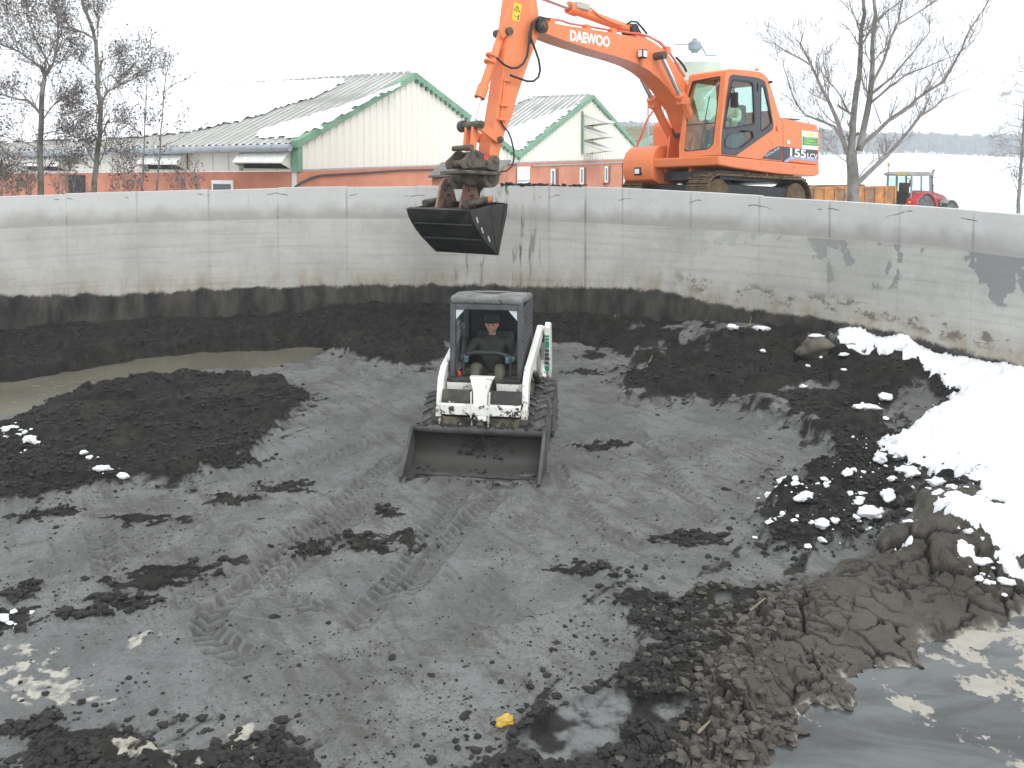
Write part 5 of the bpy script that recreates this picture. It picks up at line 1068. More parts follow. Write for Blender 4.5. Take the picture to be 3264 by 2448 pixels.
# inside the cab
m = MB(); m.box(.0, 1.15, YW - CW + .06, YW - .06, ZA - .02, ZA + .03); m.build('cab_floor', M_dgrey, ex)
m = MB(); m.box(.05, .55, YW - .75, YW - .25, ZA + .05, ZA + .5); st1 = m.build('seat', M_seat, ex, bevel=.05); m = MB(); m.box(-.08, .08, YW - .73, YW - .27, ZA + .5, ZA + 1.2); m.build('backrest', M_seat, st1, bevel=.05)
for k in (-1, 1):
    m = MB(); m.box(.3, .75, YW - .5 + k * .34 - .07, YW - .5 + k * .34 + .07, ZA + .05, ZA + .62); cn = m.build('control_console', M_dgrey, ex, bevel=.03); m = MB(); m.tube([(.68, YW - .5 + k * .34, ZA + .6), (.72, YW - .5 + k * .34, ZA + .82)], [.02, .028], 8); m.build('joystick', M_blk, cn)
m = MB(); m.tube([FP(.1, 1.55, .1), FP(-.06, 1.5, .22), FP(-.1, 1.35, .22)], .012, 6); mr = m.build('mirror_arm', M_blk, ex); m = MB(); q_ = FP(-.1, 1.22, .22); m.box(q_.x - .02, q_.x + .02, q_.y - .09, q_.y + .09, q_.z - .16, q_.z + .16); m.build('mirror', M_blk, mr, bevel=.01)
m = MB(); q_ = yp(2412, 222, YW - .1); m.tube([(q_.x, q_.y, q_.z), (q_.x, q_.y, q_.z + .12)], .008, 6); m.lathe([(.05, 0), (.05, .03), (.02, .05)], (q_.x, q_.y, q_.z - .02), n=10); m.build('antenna', M_org, ex)
m = MB(); q_ = yp(2452, 262, YW); m.cyl((q_.x, q_.y - .02, q_.z), (q_.x, q_.y + .07, q_.z), .03); m.build('mirror_stub', M_blk, ex)
m = MB(); q0, q1 = yp(2477, 405, YW), yp(2477, 418, YW); m.box(q0.x - .04, q0.x + .04, YW + .001, YW + .04, q1.z, q0.z + .02); m.build('grab_handle', M_org, ex, bevel=.015)
m = MB(); h0, h1 = yp(2414, 265, YW), yp(2414, 292, YW); m.box(h0.x - .012, h0.x + .012, YW + .009, YW + .03, h1.z, h0.z); m.build('door_hinge', M_blk, ex)
# engine house, skirt, counterweight
HP = side2([(1316, 700), (1334, 795), (1337, 1258), (1788, 1310), (1792, 880), (1780, 792)])
m = MB(); m.plate(HP, [], XZ(-YW), 2 * YW - .004); m.build('engine_house', M_org, ex, bevel=.05, seg=3)
q0, q1 = HP[0], HP[5]; m = MB(); m.prism([(q0[0] - .1, YW - .25, q0[1] + .005), (q1[0] + .45, YW - .2, q1[1] + .09), (q1[0] + .45, -YW + .3, q1[1] + .09), (q0[0] - .1, -YW + .3, q0[1] + .005)], (0, 0, .03)); m.build('hood_plate', M_dgrey, ex)
SK = side2([(508, 1182), (1790, 1314), (1795, 1425), (1740, 1450), (1300, 1424), (700, 1342), (515, 1304)])
m = MB(); m.plate(SK, [], XZ(-YW), 2 * YW + .03); m.build('deck_skirt', M_org, ex, bevel=.03, seg=3)
CWP = side2([(1783, 795), (1825, 838), (1838, 900), (1842, 1340), (1825, 1410), (1790, 1445), (1796, 1310), (1796, 880)])
tailx = min(p[0] for p in HP); m = MB(); 
zt_, zb_ = max(p[1] for p in CWP) - .02, min(p[1] for p in CWP); xt = CWP[0][0]
arc = []
for k in range(13): yy = YW * (1 - 2 * k / 12); arc.append((xt - .10 - .38 * (1 - (yy / YW) ** 2), yy))
m.prism([(xt + .02, YW, zb_ + .12), *[(a, b, zb_ + .12) for a, b in arc], (xt + .02, -YW, zb_ + .12)], (0, 0, zt_ - zb_ - .2)); m.build('counterweight', M_org, ex, bevel=.09, seg=4)
m = MB(); q0, q1 = yp(2507, 447, YW), yp(2517, 460, YW); m.box(q1.x, q0.x, YW + .0, YW + .012, q1.z, q0.z); m.build('panel_latch', M_chrome, ex)
# front skirt under the cab with work lamp; right-hand tool box; deck
m = MB(); a, b, c_, d_ = [fpx(*p) for p in zm([(538, 1182), (25, 1218), (60, 1330), (512, 1308)], 2160, 200)]
m.prism([FP(0.03, a[1] - .01, .03), FP(b[0], b[1] - .01, .03), FP(c_[0] - .03, c_[1], -.02), FP(.03, d_[1], -.02)], Vector((-.5, 0, 0))); m.build('front_skirt', M_org, ex, bevel=.03, seg=3)
a, b = fpx(2238, 500), fpx(2262, 520); m = MB(); m.prism([FP(b[0], b[1], .035), FP(a[0], b[1], .035), FP(a[0], a[1], .035), FP(b[0], a[1], .035)], fr_n * .05); lb = m.build('work_lamp', M_blk, ex, bevel=.01); k_ = .035; m = MB(); m.prism([FP(b[0] + k_, b[1] + k_, .086), FP(a[0] - k_, b[1] + k_, .086), FP(a[0] - k_, a[1] - k_, .086), FP(b[0] + k_, a[1] - k_, .086)], fr_n * .01); m.build('lens', M_lamp, lb)
m = MB(); m.box(-1.9, 1.0, -YW + .05, YW - .2, .82, 1.02); m.build('deck', M_dgrey, ex)
tb = [(.5, .85), (1.15, .85), (1.38, .95), (1.44, 1.15), (1.44, 1.38), (1.36, 1.58), (1.18, 1.72), (.9, 1.76), (.5, 1.76)]
m = MB(); m.prism([(a, -.42, b - .12) for a, b in tb], (0, -.88, 0)); m.build('tool_box', M_org, ex, bevel=.03, seg=3)
m = MB(); m.prism([(1.25, -.95, .86), (1.45, -.95, .95), (1.455, -.95, 1.12), (1.25, -.95, 1.12)], (0, .22, 0)); nb = m.build('tool_box_niche', M_blk, ex, bevel=.02); m = MB(); m.box(1.45, 1.475, -.9, -.78, .97, 1.08); m.build('lamp', M_lamp, nb)
m = MB(); m.prism([(.5, -.45, 1.64), (.5, -.45, 2.2), (.2, -.45, 2.35), (-.9, -.45, 2.35), (-.9, -.45, 1.2), (.5, -.45, 1.2)], (0, -.8, 0)); m.build('tank_housing', M_org, ex, bevel=.12, seg=4)
hr_ = [yp(a, b, -1.22) for a, b in ((2045, 527), (2030, 523), (2027, 515), (2027, 476), (2032, 462), (2047, 424), (2062, 382), (2078, 358), (2090, 346))]; m = MB(); m.tube(hr_, .024, 8); m.build('handrail', pm('red_rail', (.75, .12, .06), .5), ex)
# boom
BT = [(185, 305), (205, 288), (300, 284), (500, 325), (800, 370), (1100, 420), (1400, 473), (1560, 508), (1660, 566), (1760, 648), (1830, 735), (1900, 845), (1980, 965), (2060, 1100), (2140, 1290), (2190, 1480), (2205, 1650)]
BB = [(2110, 1690), (2040, 1540), (1985, 1400), (1900, 1270), (1800, 1130), (1680, 1000), (1540, 890), (1400, 812), (1200, 740), (900, 658), (500, 528), (250, 432), (175, 405), (150, 360), (160, 320)]
bo = [yp(a, b, .24) for a, b in zm(BT + BB, 1680, 0)]
m = MB(); m.plate([(p.x, p.z) for p in bo], [], XZ(-.24), .48); boom = m.build('boom', M_org, ex, bevel=.012)
foot = yp(2218, 418, .24); m = MB(); m.cyl((foot.x, -.34, foot.z), (foot.x, .34, foot.z), .13, n=20); m.build('boom_foot_pin', M_rustg, ex)
for k in (-1, 1): m = MB(); m.prism([(foot.x - .5, k * .32, 1.0), (foot.x + .35, k * .32, 1.0), (foot.x + .16, k * .32, foot.z + .1), (foot.x - .14, k * .32, foot.z + .12)], (0, k * .05, 0)); m.build('boom_bracket', M_org, ex)
tip = yp(1724, 84, .24); m = MB(); m.cyl((tip.x, -.33, tip.z), (tip.x, .33, tip.z), .085, n=20); m.cyl((tip.x, .33, tip.z), (tip.x, .36, tip.z), .05, n=12); m.build('arm_pin', M_rustg, ex)
m = MB(); m.cyl((tip.x, .245, tip.z), (tip.x, .30, tip.z), .14, n=20); m.build('pin_boss', M_blk, ex)
# DAEWOO lettering
ta, tb_ = yp(1680 + 545 / 4, 455 / 4, .24), yp(1680 + 1052 / 4, 545 / 4, .24); dirx = (Vector((tb_.x, 0, tb_.z)) - Vector((ta.x, 0, ta.z))); wl_ = dirx.length; dirx.normalize(); diru = Vector((-dirx.z, 0, dirx.x)); diru = diru if diru.z > 0 else -diru; ctr = (ta + tb_) / 2
tm = text_mesh('DAEWOO', .30, lambda x, y, z: Vector((ctr.x, .2415, ctr.z)) + dirx * x + diru * y + Vector((0, z + .001, 0)), 'lettering', M_wdec, boom, .001, .012, 1.0)
xs_ = [(v.co - Vector((ctr.x, 0, ctr.z))).dot(dirx) for v in tm.data.vertices]; kx = wl_ / (max(xs_) - min(xs_))
for v in tm.data.vertices:
    r_ = v.co - Vector((ctr.x, v.co.y, ctr.z)); v.co = Vector((ctr.x, v.co.y, ctr.z)) + dirx * (r_.dot(dirx) * kx) + diru * (r_.dot(diru) * .95)
# lamp on the boom
q_ = yp(2047, 173, .3); m = MB(); m.box(q_.x - .06, q_.x + .10, .26, .40, q_.z - .09, q_.z + .09); wl2 = m.build('boom_lamp', M_blk, boom, bevel=.02); m = MB(); m.box(q_.x + .101, q_.x + .112, .28, .38, q_.z - .07, q_.z + .07); m.box(q_.x - .03, q_.x + .08, .401, .41, q_.z - .07, q_.z + .06); m.build('lens', M_lamp, wl2); m = MB(); m.tube([(q_.x, .26, q_.z - .09), (q_.x, .3, q_.z - .2), (q_.x, .245, q_.z - .24)], .02, 6); m.build('lamp_bracket', M_org, boom)
# lift cylinders
P1 = yp(2107, 177, .40); P0 = yp(2166, 492, -.40)
for k in (-1, 1):
    a, b = Vector((P0.x, k * .40, P0.z)), Vector((P1.x, k * .40, P1.z)); mid = a + (b - a) * .58; d_ = (b - a).normalized()
    m = MB(); m.tube([a, mid], .095, 16); m.tube([mid - d_ * .16, mid + d_ * .08], .125, 16); cy = m.build('lift_cylinder', M_org, ex); m = MB(); m.tube([mid + d_ * .08, b], .052, 14); m.build('rod', M_chrome, cy)
    m = MB(); m.cyl((b.x, k * .25, b.z), (b.x, k * .50, b.z), .085, n=16); m.build('rod_pin', M_rustg, cy); m = MB(); pp = mid - d_ * .1; m.box(pp.x - .13, pp.x + .13, pp.y - .10, pp.y + .10, pp.z - .09, pp.z + .09); m.build('gland_block', M_org, cy, bevel=.02)
    m = MB(); m.tube([a + d_ * .25 + Vector((.11, 0, 0)), mid - d_ * .2 + Vector((.13, 0, 0)), mid - d_ * .08 + Vector((.11, 0, 0))], .018, 6); m.build('feed_pipe', M_org, cy)
# arm
AR = [(1652, -75), (1692, -80), (1711, 0), (1718, 48), (1719, 70), (1712, 128), (1700, 160), (1670, 245), (1650, 305), (1632, 370), (1613, 412), (1600, 455), (1590, 500), (1578, 512), (1562, 505), (1560, 490), (1567, 437), (1577, 400), (1590, 325), (1602, 240), (1613, 150), (1626, 85), (1637, 0)]
ar = [yp(a, b, .17) for a, b in AR]; m = MB(); m.plate([(p.x, p.z) for p in ar], [], XZ(-.17), .34); arm = m.build('arm', M_org, ex, bevel=.012)
m = MB(); pts = [yp(a, b, .19) for a, b in ((1612, 242), (1608, 260), (1601, 340), (1597, 375), (1596, 385))]; m.tube(pts, .018, 6); m.build('feed_pipe', M_org, arm)
for (a, b) in ((1614, 257), (1603, 336), (1597, 381)): q_ = yp(a, b, .17); m = MB(); m.box(q_.x - .09, q_.x + .09, .171, .23, q_.z - .025, q_.z + .025); m.build('pipe_clamp', M_org, arm, bevel=.008)
# warning decal: yellow with triangle and a figure
dq = [yp(a, b, .17) for a, b in zm([(793, 28), (890, 62), (855, 282), (765, 245)], 1440, 0)]; m = MB(); m.prism([(p.x, .1715, p.z) for p in dq], (0, .002, 0)); dec = m.build('warning_decal', pm('yellow_decal', (.80, .56, .04), .5, var=.05), arm)
def dpt(u, v): a = dq[0] * (1 - u) + dq[1] * u; b = dq[3] * (1 - u) + dq[2] * u; p = a * (1 - v) + b * v; return Vector((p.x, .1745, p.z))
tri = [(.5, .12), (.9, .44), (.1, .44)]
m = MB()
for i in range(3): m.beam(dpt(*tri[i]), dpt(*tri[(i + 1) % 3]), .010, .006, up=(0, 1, 0))
m.beam(dpt(.5, .2), dpt(.55, .3), .008, .006, up=(0, 1, 0)); m.beam(dpt(.55, .3), dpt(.42, .32), .008, .006, up=(0, 1, 0)); m.beam(dpt(.42, .32), dpt(.5, .40), .008, .006, up=(0, 1, 0))
m.beam(dpt(.8, .62), dpt(.8, .92), .022, .006, up=(0, 1, 0)); m.beam(dpt(.25, .75), dpt(.62, .75), .010, .006, up=(0, 1, 0)); tag(m.build('warning_symbols', M_blk, dec), kind='stuff')
# arm cylinder on top of the boom
ca, cb = yp(2008, 95, .0), yp(1812, 24, .0); cc_ = yp(1690, -22, .0); d_ = (cb - ca).normalized()
m = MB(); m.tube([ca, cb], .10, 16); m.tube([cb - d_ * .22, cb], .13, 16); acy = m.build('arm_cylinder', M_org, ex); m = MB(); m.tube([cb, cc_], .055, 14); m.build('rod', M_chrome, acy)
m = MB(); m.cyl((ca.x, -.16, ca.z), (ca.x, .16, ca.z), .11, n=16); m.build('cylinder_pin', M_blk, acy); br = yp(2035, 108, .0); m = MB(); m.prism([(ca.x - .05, -.14, ca.z - .16), (ca.x + .12, -.14, ca.z + .06), (ca.x - .75, -.14, ca.z - .30)], (0, .28, 0)); m.build('cylinder_bracket', M_org, boom)
q_ = yp(1854, 25, .1); m = MB(); m.box(q_.x - .18, q_.x + .18, -.04, .16, q_.z - .04, q_.z + .10); m.build('valve_block', pm('valve', (.45, .43, .36), .5, .3), acy, bevel=.02)
m = MB(); m.tube([yp(a, b, .12) for a, b in ((1862, 18), (1885, 28), (1910, 50), (1940, 66), (1965, 76), (1985, 80))], .02, 6); m.build('oil_pipe', M_org, acy)
# pipes along the boom, clamps, hoses
m = MB(); m.tube([yp(a, b, .16) for a, b in ((1750, 60), (1790, 66), (1815, 75), (1870, 84), (1950, 97), (2040, 108), (2070, 117), (2100, 135), (2125, 158), (2145, 185), (2165, 222), (2180, 245))], .022, 6); m.build('boom_pipe', pm('rail_pipe', (.62, .14, .10), .45), boom)
m = MB(); m.tube([yp(a, b, .02) for a, b in ((1980, 96), (2050, 112), (2075, 119), (2105, 135), (2130, 160), (2150, 190), (2170, 225), (2183, 243))], .022, 6); m.build('boom_pipe', pm('rail_pipe2', (.62, .14, .10), .45), boom)
for (a, b) in ((1755, 66), (1871, 87), (1952, 99), (2126, 157)): q_ = yp(a, b, .16); m = MB(); m.box(q_.x - .07, q_.x + .07, .08, .22, q_.z - .10, q_.z + .05); m.build('pipe_clamp', M_org, boom, bevel=.01)
HOSES = [([(1752, 62), (1720, 54), (1700, 70), (1688, 105), (1685, 150), (1680, 180), (1668, 203), (1650, 216), (1630, 217), (1608, 207), (1592, 193), (1582, 184)], .26, .022), ([(1725, 54), (1704, 66), (1694, 90), (1692, 120), (1703, 150), (1717, 190), (1722, 222), (1716, 246), (1700, 259), (1680, 259), (1655, 250), (1627, 240)], .28, .022), ([(1715, 58), (1697, 75), (1690, 110), (1689, 140)], .24, .03),
         ([(2000, 76), (2012, 68), (2030, 70), (2048, 90), (2062, 108)], .1, .022), ([(1995, 78), (2015, 78), (2030, 84), (2042, 106)], .02, .022), ([(2155, 183), (2168, 196), (2180, 212), (2188, 228)], .1, .026), ([(1596, 385), (1604, 402), (1620, 420), (1630, 445), (1637, 475), (1638, 505), (1632, 530), (1615, 545), (1590, 548), (1560, 544), (1530, 545)], .2, .016)]
for l, y, r_ in HOSES: m = MB(); pts = [yp(a, b, y) for a, b in l]; m.tube(pts, r_, 8); m.build('hose', M_hose, ex)
# bucket cylinder and linkage
ba, bb, bc = yp(1602, 104, .0), yp(1528, 312, .0), yp(1503, 400, .0); d_ = (bb - ba).normalized()
m = MB(); m.tube([ba, bb], .082, 16); m.tube([bb - d_ * .25, bb], .105, 16); bcy = m.build('bucket_cylinder', M_org, ex); m = MB(); m.tube([bb, bc], .045, 12); m.build('rod', M_chrome, bcy)
for (a, b) in ((1566, 178), (1560, 198)): q_ = yp(a, b, 0); m = MB(); m.tube([q_ - d_ * .02, q_ + d_ * .02], .11, 12); m.build('band', M_org, bcy)
m = MB(); m.cyl((ba.x, -.2, ba.z), (ba.x, .22, ba.z), .075, n=16); m.build('cylinder_pin', M_rustg, bcy)
for k in (-1, 1): m = MB(); m.prism([yp(a, b, k * .13) for a, b in ((1655, -10), (1632, 0), (1588, 96), (1600, 122), (1618, 110))], (0, k * .03, 0)); m.build('cylinder_lug', M_org, arm)
lp = yp(1588, 446, .2)
for k in (-1, 1):
    a, b = Vector((lp.x, k * .22, lp.z)), Vector((bc.x, k * .22, bc.z)); m = MB(); m.beam(a, b, .05, .17, up=(0, 0, 1)); m.build('side_link', M_org, ex, bevel=.015)
    pk_ = yp(1506 if k > 0 else 1485, 482, k * .10); m = MB(); m.beam((bc.x, k * .10, bc.z), (pk_.x, k * .10, pk_.z), .06, .13, up=(1, 0, 0)); m.build('push_link', M_org, ex, bevel=.015)
for p, L_, r_ in ((bc, .28, .075), (lp, .27, .065)): m = MB(); m.cyl((p.x, -L_, p.z), (p.x, L_, p.z), r_, n=18); m.cyl((p.x, L_, p.z), (p.x, L_ + .05, p.z), r_ * .6, n=14); m.build('link_pin', M_rustg, ex)
m = MB(); m.tube([(bc.x, -.30, bc.z), (bc.x, -.2, bc.z)], .11, 16); m.build('link_bush', M_dgrey, ex)
# quick coupler
CPL = [(752, 440), (800, 400), (835, 362), (872, 322), (930, 305), (1000, 342), (1060, 375), (1110, 400), (1150, 380), (1210, 386), (1232, 430), (1226, 570), (1180, 580), (1100, 560), (1050, 532), (770, 552), (748, 500)]
for k, y in ((1, .20), (-1, -.24)):
    m = MB(); m.prism([yp(a, b, .22) * 1 for a, b in zm(CPL, 1280, 400)], (0, .04, 0)); o_ = m.build('coupler_plate', M_rustg, ex, bevel=.01)
    if k < 0: o_.location = (0, -.44, 0)
for (a, b, r_) in ((1497, 470, .07), (1493, 520, .09), (1550, 519, .05), (1577, 509, .085), (1520, 490, .06)): q_ = yp(a, b, .22); m = MB(); m.cyl((q_.x, -.24, q_.z), (q_.x, .285, q_.z), r_ * .72, n=16); m.build('coupler_pin', M_rustg, ex)
q_ = yp(1549, 501, .265); m = MB(); m.cyl((q_.x, .262, q_.z), (q_.x, .27, q_.z), .06, n=12); m.build('red_dot', pm('red_spot', (.6, .06, .04), .5), ex)
# rotator under the coupler
pb_ = yp(1500, 552, .0); m = MB(); m.box(pb_.x - .42, pb_.x + .42, -.36, .36, pb_.z - .03, pb_.z + .03); m.build('rotator_plate', M_rustg, ex, bevel=.01)
m = MB(); q_ = yp(1556, 565, .1); m.cyl((q_.x, -.16, q_.z), (q_.x, .20, q_.z), .19, n=24); m.cyl((q_.x, .20, q_.z), (q_.x, .23, q_.z), .09, n=16); m.build('slew_motor', M_rustg, ex)
# clamshell grab hanging in front of the wall
G1, G2 = at(1492, 671, 16.0), at(1611, 648, 17.2); dv = (G2 - G1); dv.z = 0; dv.normalize(); wv = Vector((-dv.y, dv.x, 0)); gw_ = 1.27
GM = Matrix(((dv.x, wv.x, 0, G1.x), (dv.y, wv.y, 0, G1.y), (0, 0, 1, G1.z), (0, 0, 0, 1))); GI = GM.inverted()
gr = tag(empty('clamshell_grab', mw=GM), 'black clamshell grab hanging from the orange arm in front of the wall', 'clamshell bucket')
def sp_px(a, b): p = GI @ onplane(1280 + a / 4, 400 + b / 4, G1, wv); return (p.x, p.z)
near_c = [sp_px(*p) for p in ((850, 1085), (872, 1180), (910, 1270), (960, 1360), (1030, 1460), (1110, 1555), (1205, 1655))]; far_c = [sp_px(*p) for p in ((1328, 1002), (1318, 1120), (1290, 1260), (1255, 1430), (1213, 1655))]
tipg = near_c[-1]; topm = ((near_c[0][0] + far_c[0][0]) / 2, (near_c[0][1] + far_c[0][1]) / 2 + .02)
def GXZ(y): return lambda u, v, w_: Vector((u, y + w_, v))
def shell(name, curve, th, side, mid):
    """curved jaw: thick bent sheet between two side plates"""
    m = MB(); inner = [(p[0] + (mid[0] - p[0]) * .07, p[1] + .03) for p in curve]; loop = list(curve) + inner[::-1]; m.plate(loop, [], GXZ(.0), gw_); o_ = m.build(name, M_bkt, gr, bevel=.006)
    for y in (-.03, gw_ + .0):
        p_ = MB(); p_.plate(list(curve) + [mid], [], GXZ(y), .03); p_.build('side_plate', M_bkt, o_, bevel=.005)
        e_ = MB(); strip = list(curve) + [(p[0] + (mid[0] - p[0]) * .16, p[1] + .02) for p in curve][::-1]; e_.plate(strip, [], GXZ(y - .014 if y < 0 else y + .03), .014); e_.build('edge_strip', M_bkt, o_)
    return o_
s1_ = shell('near_jaw', near_c, .03, 0, topm); s2_ = shell('far_jaw', far_c, .03, 1, topm)
for (a, b) in ((935, 1205), (998, 1335), (1085, 1447)):
    p0_, p1_ = sp_px(a - 10, b - 35), sp_px(a + 12, b + 35); m = MB(); m.beam((p0_[0], -.047, p0_[1]), (p1_[0], -.047, p1_[1]), .04, .008, up=(0, 1, 0)); m.build('slot', pm('bare_slot', (.48, .48, .44), .6), s1_)
# horizontal wear ribs on the front of the jaw
for k in (2, 4): p_ = near_c[k]; m = MB(); m.box(p_[0] - .02, p_[0] + .015, .02, gw_ - .02, p_[1] - .012, p_[1] + .012); m.build('wear_rib', M_bkt, s1_)
m = MB(); m.prism([(near_c[0][0] + .03, .03, near_c[0][1] - .06), (far_c[0][0] - .03, .03, far_c[0][1] - .06), (far_c[0][0] - .03, gw_ - .03, far_c[0][1] - .06), (near_c[0][0] + .03, gw_ - .03, near_c[0][1] - .06)], (0, 0, .03)); m.build('mud_load', pm('load_mud', (.05, .043, .033), .8, var=.4, scale=6, bump=.8, bscale=14), gr)
for k in range(26):
    pass
midx = topm[0]; midy = gw_ / 2; zt_ = topm[1]
for y in (.34, gw_ - .42):
    m = MB(); m.prism([(midx - .40, y, zt_ - .05), (midx + .36, y, zt_ - .05), (midx + .16, y, zt_ + .42), (midx + .05, y, zt_ + .50), (midx - .10, y, zt_ + .50), (midx - .22, y, zt_ + .40)], (0, .045, 0)); m.build('hanger_plate', M_pinkst, gr, bevel=.01)
    for (dx, dz) in ((-.1, .28), (.05, .18), (-.02, .18)): c_ = MB(); c_.cyl((midx + dx, y - .012, zt_ + dz), (midx + dx, y + .0, zt_ + dz), .022, n=10); c_.build('bolt', M_blk, gr)
m = MB(); m.cyl((midx, .30, zt_ + .40), (midx, gw_ - .34, zt_ + .40), .06, n=14); m.build('hanger_pin', M_rustg, gr)
for sg, y in ((1, .2), (-1, gw_ - .2)):
    m = MB(); m.tube([(midx - .45, y, zt_ + .05), (midx + .45, y, zt_ + .10)], .065, 14); cyl_ = m.build('jaw_cylinder', M_rustg, gr); m = MB(); m.tube([(midx + .25, y, zt_ + .08), (midx + .42, y, zt_ + .10)], .07, 14); m.build('sleeve', pm('orange_sleeve', (.50, .19, .06), .6, var=.3), cyl_)
for k in range(3): xx = midx + .18 + .14 * k; m = MB(); m.beam((xx, .06, zt_ - .0), (xx, gw_ - .06, zt_ - .0), .035, .10); m.build('cross_rib', M_bkt, gr)
rt = GI @ (EM @ Vector((pb_.x, 0, pb_.z))); m = MB(); m.tube([(rt.x, rt.y, rt.z), (midx, midy, zt_ + .52), (midx, midy, zt_ + .3)], [.22, .16, .14], 16); m.build('rotator', M_rustg, gr)
m = MB(); m.tube([(rt.x + .2, rt.y - .25, rt.z - .02), (midx + .32, midy - .3, zt_ + .35), (midx + .30, midy - .25, zt_ + .05)], .022, 8); m.build('grab_hose', M_hose, gr); m = MB(); m.tube([(rt.x + .28, rt.y - .2, rt.z - .02), (midx + .44, midy - .15, zt_ + .3), (midx + .34, midy - .05, zt_ + .05)], .10, 10); m.build('rubber_boot', M_rustg, gr)
# tracks
TYAW = R(-5.); TM = Matrix.Rotation(TYAW, 4, 'Z')
def trackpath(L_, h, n):
    r_ = h / 2; st_ = L_ - h; per = 2 * st_ + math.pi * h; out = []
    for i in range(n):
        s_ = per * i / n
        if s_ < st_: out.append((-st_ / 2 + s_, h, 0))
        elif s_ < st_ + math.pi * r_: a = (s_ - st_) / r_; out.append((st_ / 2 + r_ * math.sin(a), r_ + r_ * math.cos(a), a))
        elif s_ < 2 * st_ + math.pi * r_: out.append((st_ / 2 - (s_ - st_ - math.pi * r_), 0, math.pi))
        else: a = (s_ - 2 * st_ - math.pi * r_) / r_; out.append((-st_ / 2 - r_ * math.sin(a), r_ - r_ * math.cos(a), math.pi + a))
    return out
m = MB(); m.box(-.088, .088, -.31, .31, -.03, .015); m.box(-.05, -.03, -.31, .31, .015, .055); m.box(.03, .045, -.31, .31, .015, .045); m.cur = 0
shoe0 = None
for k in (-1, 1):
    tr_ = empty('track', (0, 0, 0)); tr_.parent = ex; tr_.matrix_local = TM @ Matrix.Translation((-.35, k * 1.0, .04))
    path = trackpath(3.6, .88, 46)
    for (x, z, a) in path:
        if shoe0 is None: shoe0 = m.build('track_shoe', M_mudm, tr_, bevel=.006, seg=1); o_ = shoe0
        else: o_ = link_copy(shoe0, tr_)
        o_.matrix_local = Matrix.Translation((x, 0, z)) @ Matrix.Rotation(a, 4, 'Y')
    f_ = MB(); f_.box(-1.35, 1.35, -.2, .2, .16, .68); f_.build('track_frame', M_blk, tr_, bevel=.05)
    for xx in (-1.34, 1.34): w_ = MB(); w_.cyl((xx, -.22, .43), (xx, .22, .43), .36, n=24); w_.build('idler', M_mudm, tr_)
    for xx in (-.9, -.45, 0, .45, .9): w_ = MB(); w_.cyl((xx, -.25, .16), (xx, .25, .16), .12, n=14); w_.build('roller', M_mudm, tr_)
m = MB(); m.box(-1.3, 1.1, -.72, .72, .28, .72); m.cyl((0, 0, .7), (0, 0, .86), .55, n=28); m.build('undercarriage', M_blk, ex)
# mud caked on the tracks
def caked(name, pts, r0, r1, mat, par=None, lab=None, cat=None):
    p_ = np.array([q_[:2] for q_ in pts]); z_ = np.array([q_[2] for q_ in pts]); s_ = rng.uniform(r0, r1, len(p_)); o_ = clod_mesh(name, p_, s_, z_, mat); o_.parent = par; return tag(o_, lab, cat, kind='stuff')
pts = []
for k in (-1, 1):
    for i in range(420): s_ = random.uniform(-1.6, 1.75); q_ = TM @ Vector((s_ - .35, k * 1.0 + random.uniform(-.32, .32), .93 + random.uniform(0, .04) - (max(0, abs(s_) - 1.35) ** 2) * 1.2)); pts.append(tuple(q_))
caked('caked_mud', pts, .02, .06, M_mudm, ex)
# side decals
def dec(l, name, mat, off=.0): 
    m = MB(); m.plate(side2(l), [], XZ(YW + off), .0015); return m.build(name, mat, ex)
dec([(1068, 1221), (1180, 1112), (1285, 1064), (1331, 1066), (1331, 1250)], 'black_flash', M_dgrey, .0015); dec([(1340, 1068), (1786, 1120), (1786, 1226), (1480, 1194), (1430, 1200), (1346, 1258)], 'black_flash', M_dgrey, .0005)
dec([(1348, 1264), (1432, 1202), (1500, 1195), (1786, 1230), (1786, 1262), (1500, 1226), (1455, 1230), (1395, 1270)], 'blue_flash', pm('pale_blue', (.30, .40, .72), .45), .0005)
def stext(s, a, b, ht, name, mat, off=.003, bold=.006, rot=None):
    pa, pb2 = [Vector((q_[0], 0, q_[1])) for q_ in side2([a, b])]; dx = (pb2 - pa); wl = dx.length; dx.normalize(); du = Vector((-dx.z, 0, dx.x)); du = du if du.z > 0 else -du; c_ = (pa + pb2) / 2
    o_ = text_mesh(s, 1., lambda x, y, z: Vector((x, y, z)), name, mat, ex, .0005, bold); xs = [v.co.x for v in o_.data.vertices]; ys = [v.co.y for v in o_.data.vertices]; kx_ = wl / (max(xs) - min(xs)); ky_ = ht / (max(ys) - min(ys)); cx_, cy_ = (max(xs) + min(xs)) / 2, (max(ys) + min(ys)) / 2
    for v in o_.data.vertices: p = c_ + dx * ((v.co.x - cx_) * kx_) + du * ((v.co.y - cy_) * ky_); v.co = Vector((p.x, YW + off + max(0, v.co.z), p.z))
    return o_
stext('155', (1432, 1140), (1636, 1166), .20, 'model_number', M_wdec, .004, .03); stext('LCV', (1652, 1182), (1782, 1200), .125, 'model_letters', M_wdec, .004, .02); stext('SOLAR', (1118, 1190), (1300, 1082), .05, 'series_name', pm('blue_white', (.6, .65, .8), .5), .004)
dec([(1580, 863), (1784, 886), (1784, 1112), (1580, 1098)], 'sign_board', M_wdec, .004); dec([(1588, 936), (1782, 956), (1782, 1064), (1588, 1049)], 'sign_band', pm('sign_green', (.05, .34, .10), .5), .0065); dec([(1612, 925), (1640, 905), (1680, 893), (1720, 905), (1750, 938)], 'sign_sun', pm('sign_yellow', (.72, .58, .18), .5), .0065)
M_ylw = pm('sign_letter', (.70, .75, .20), .5)
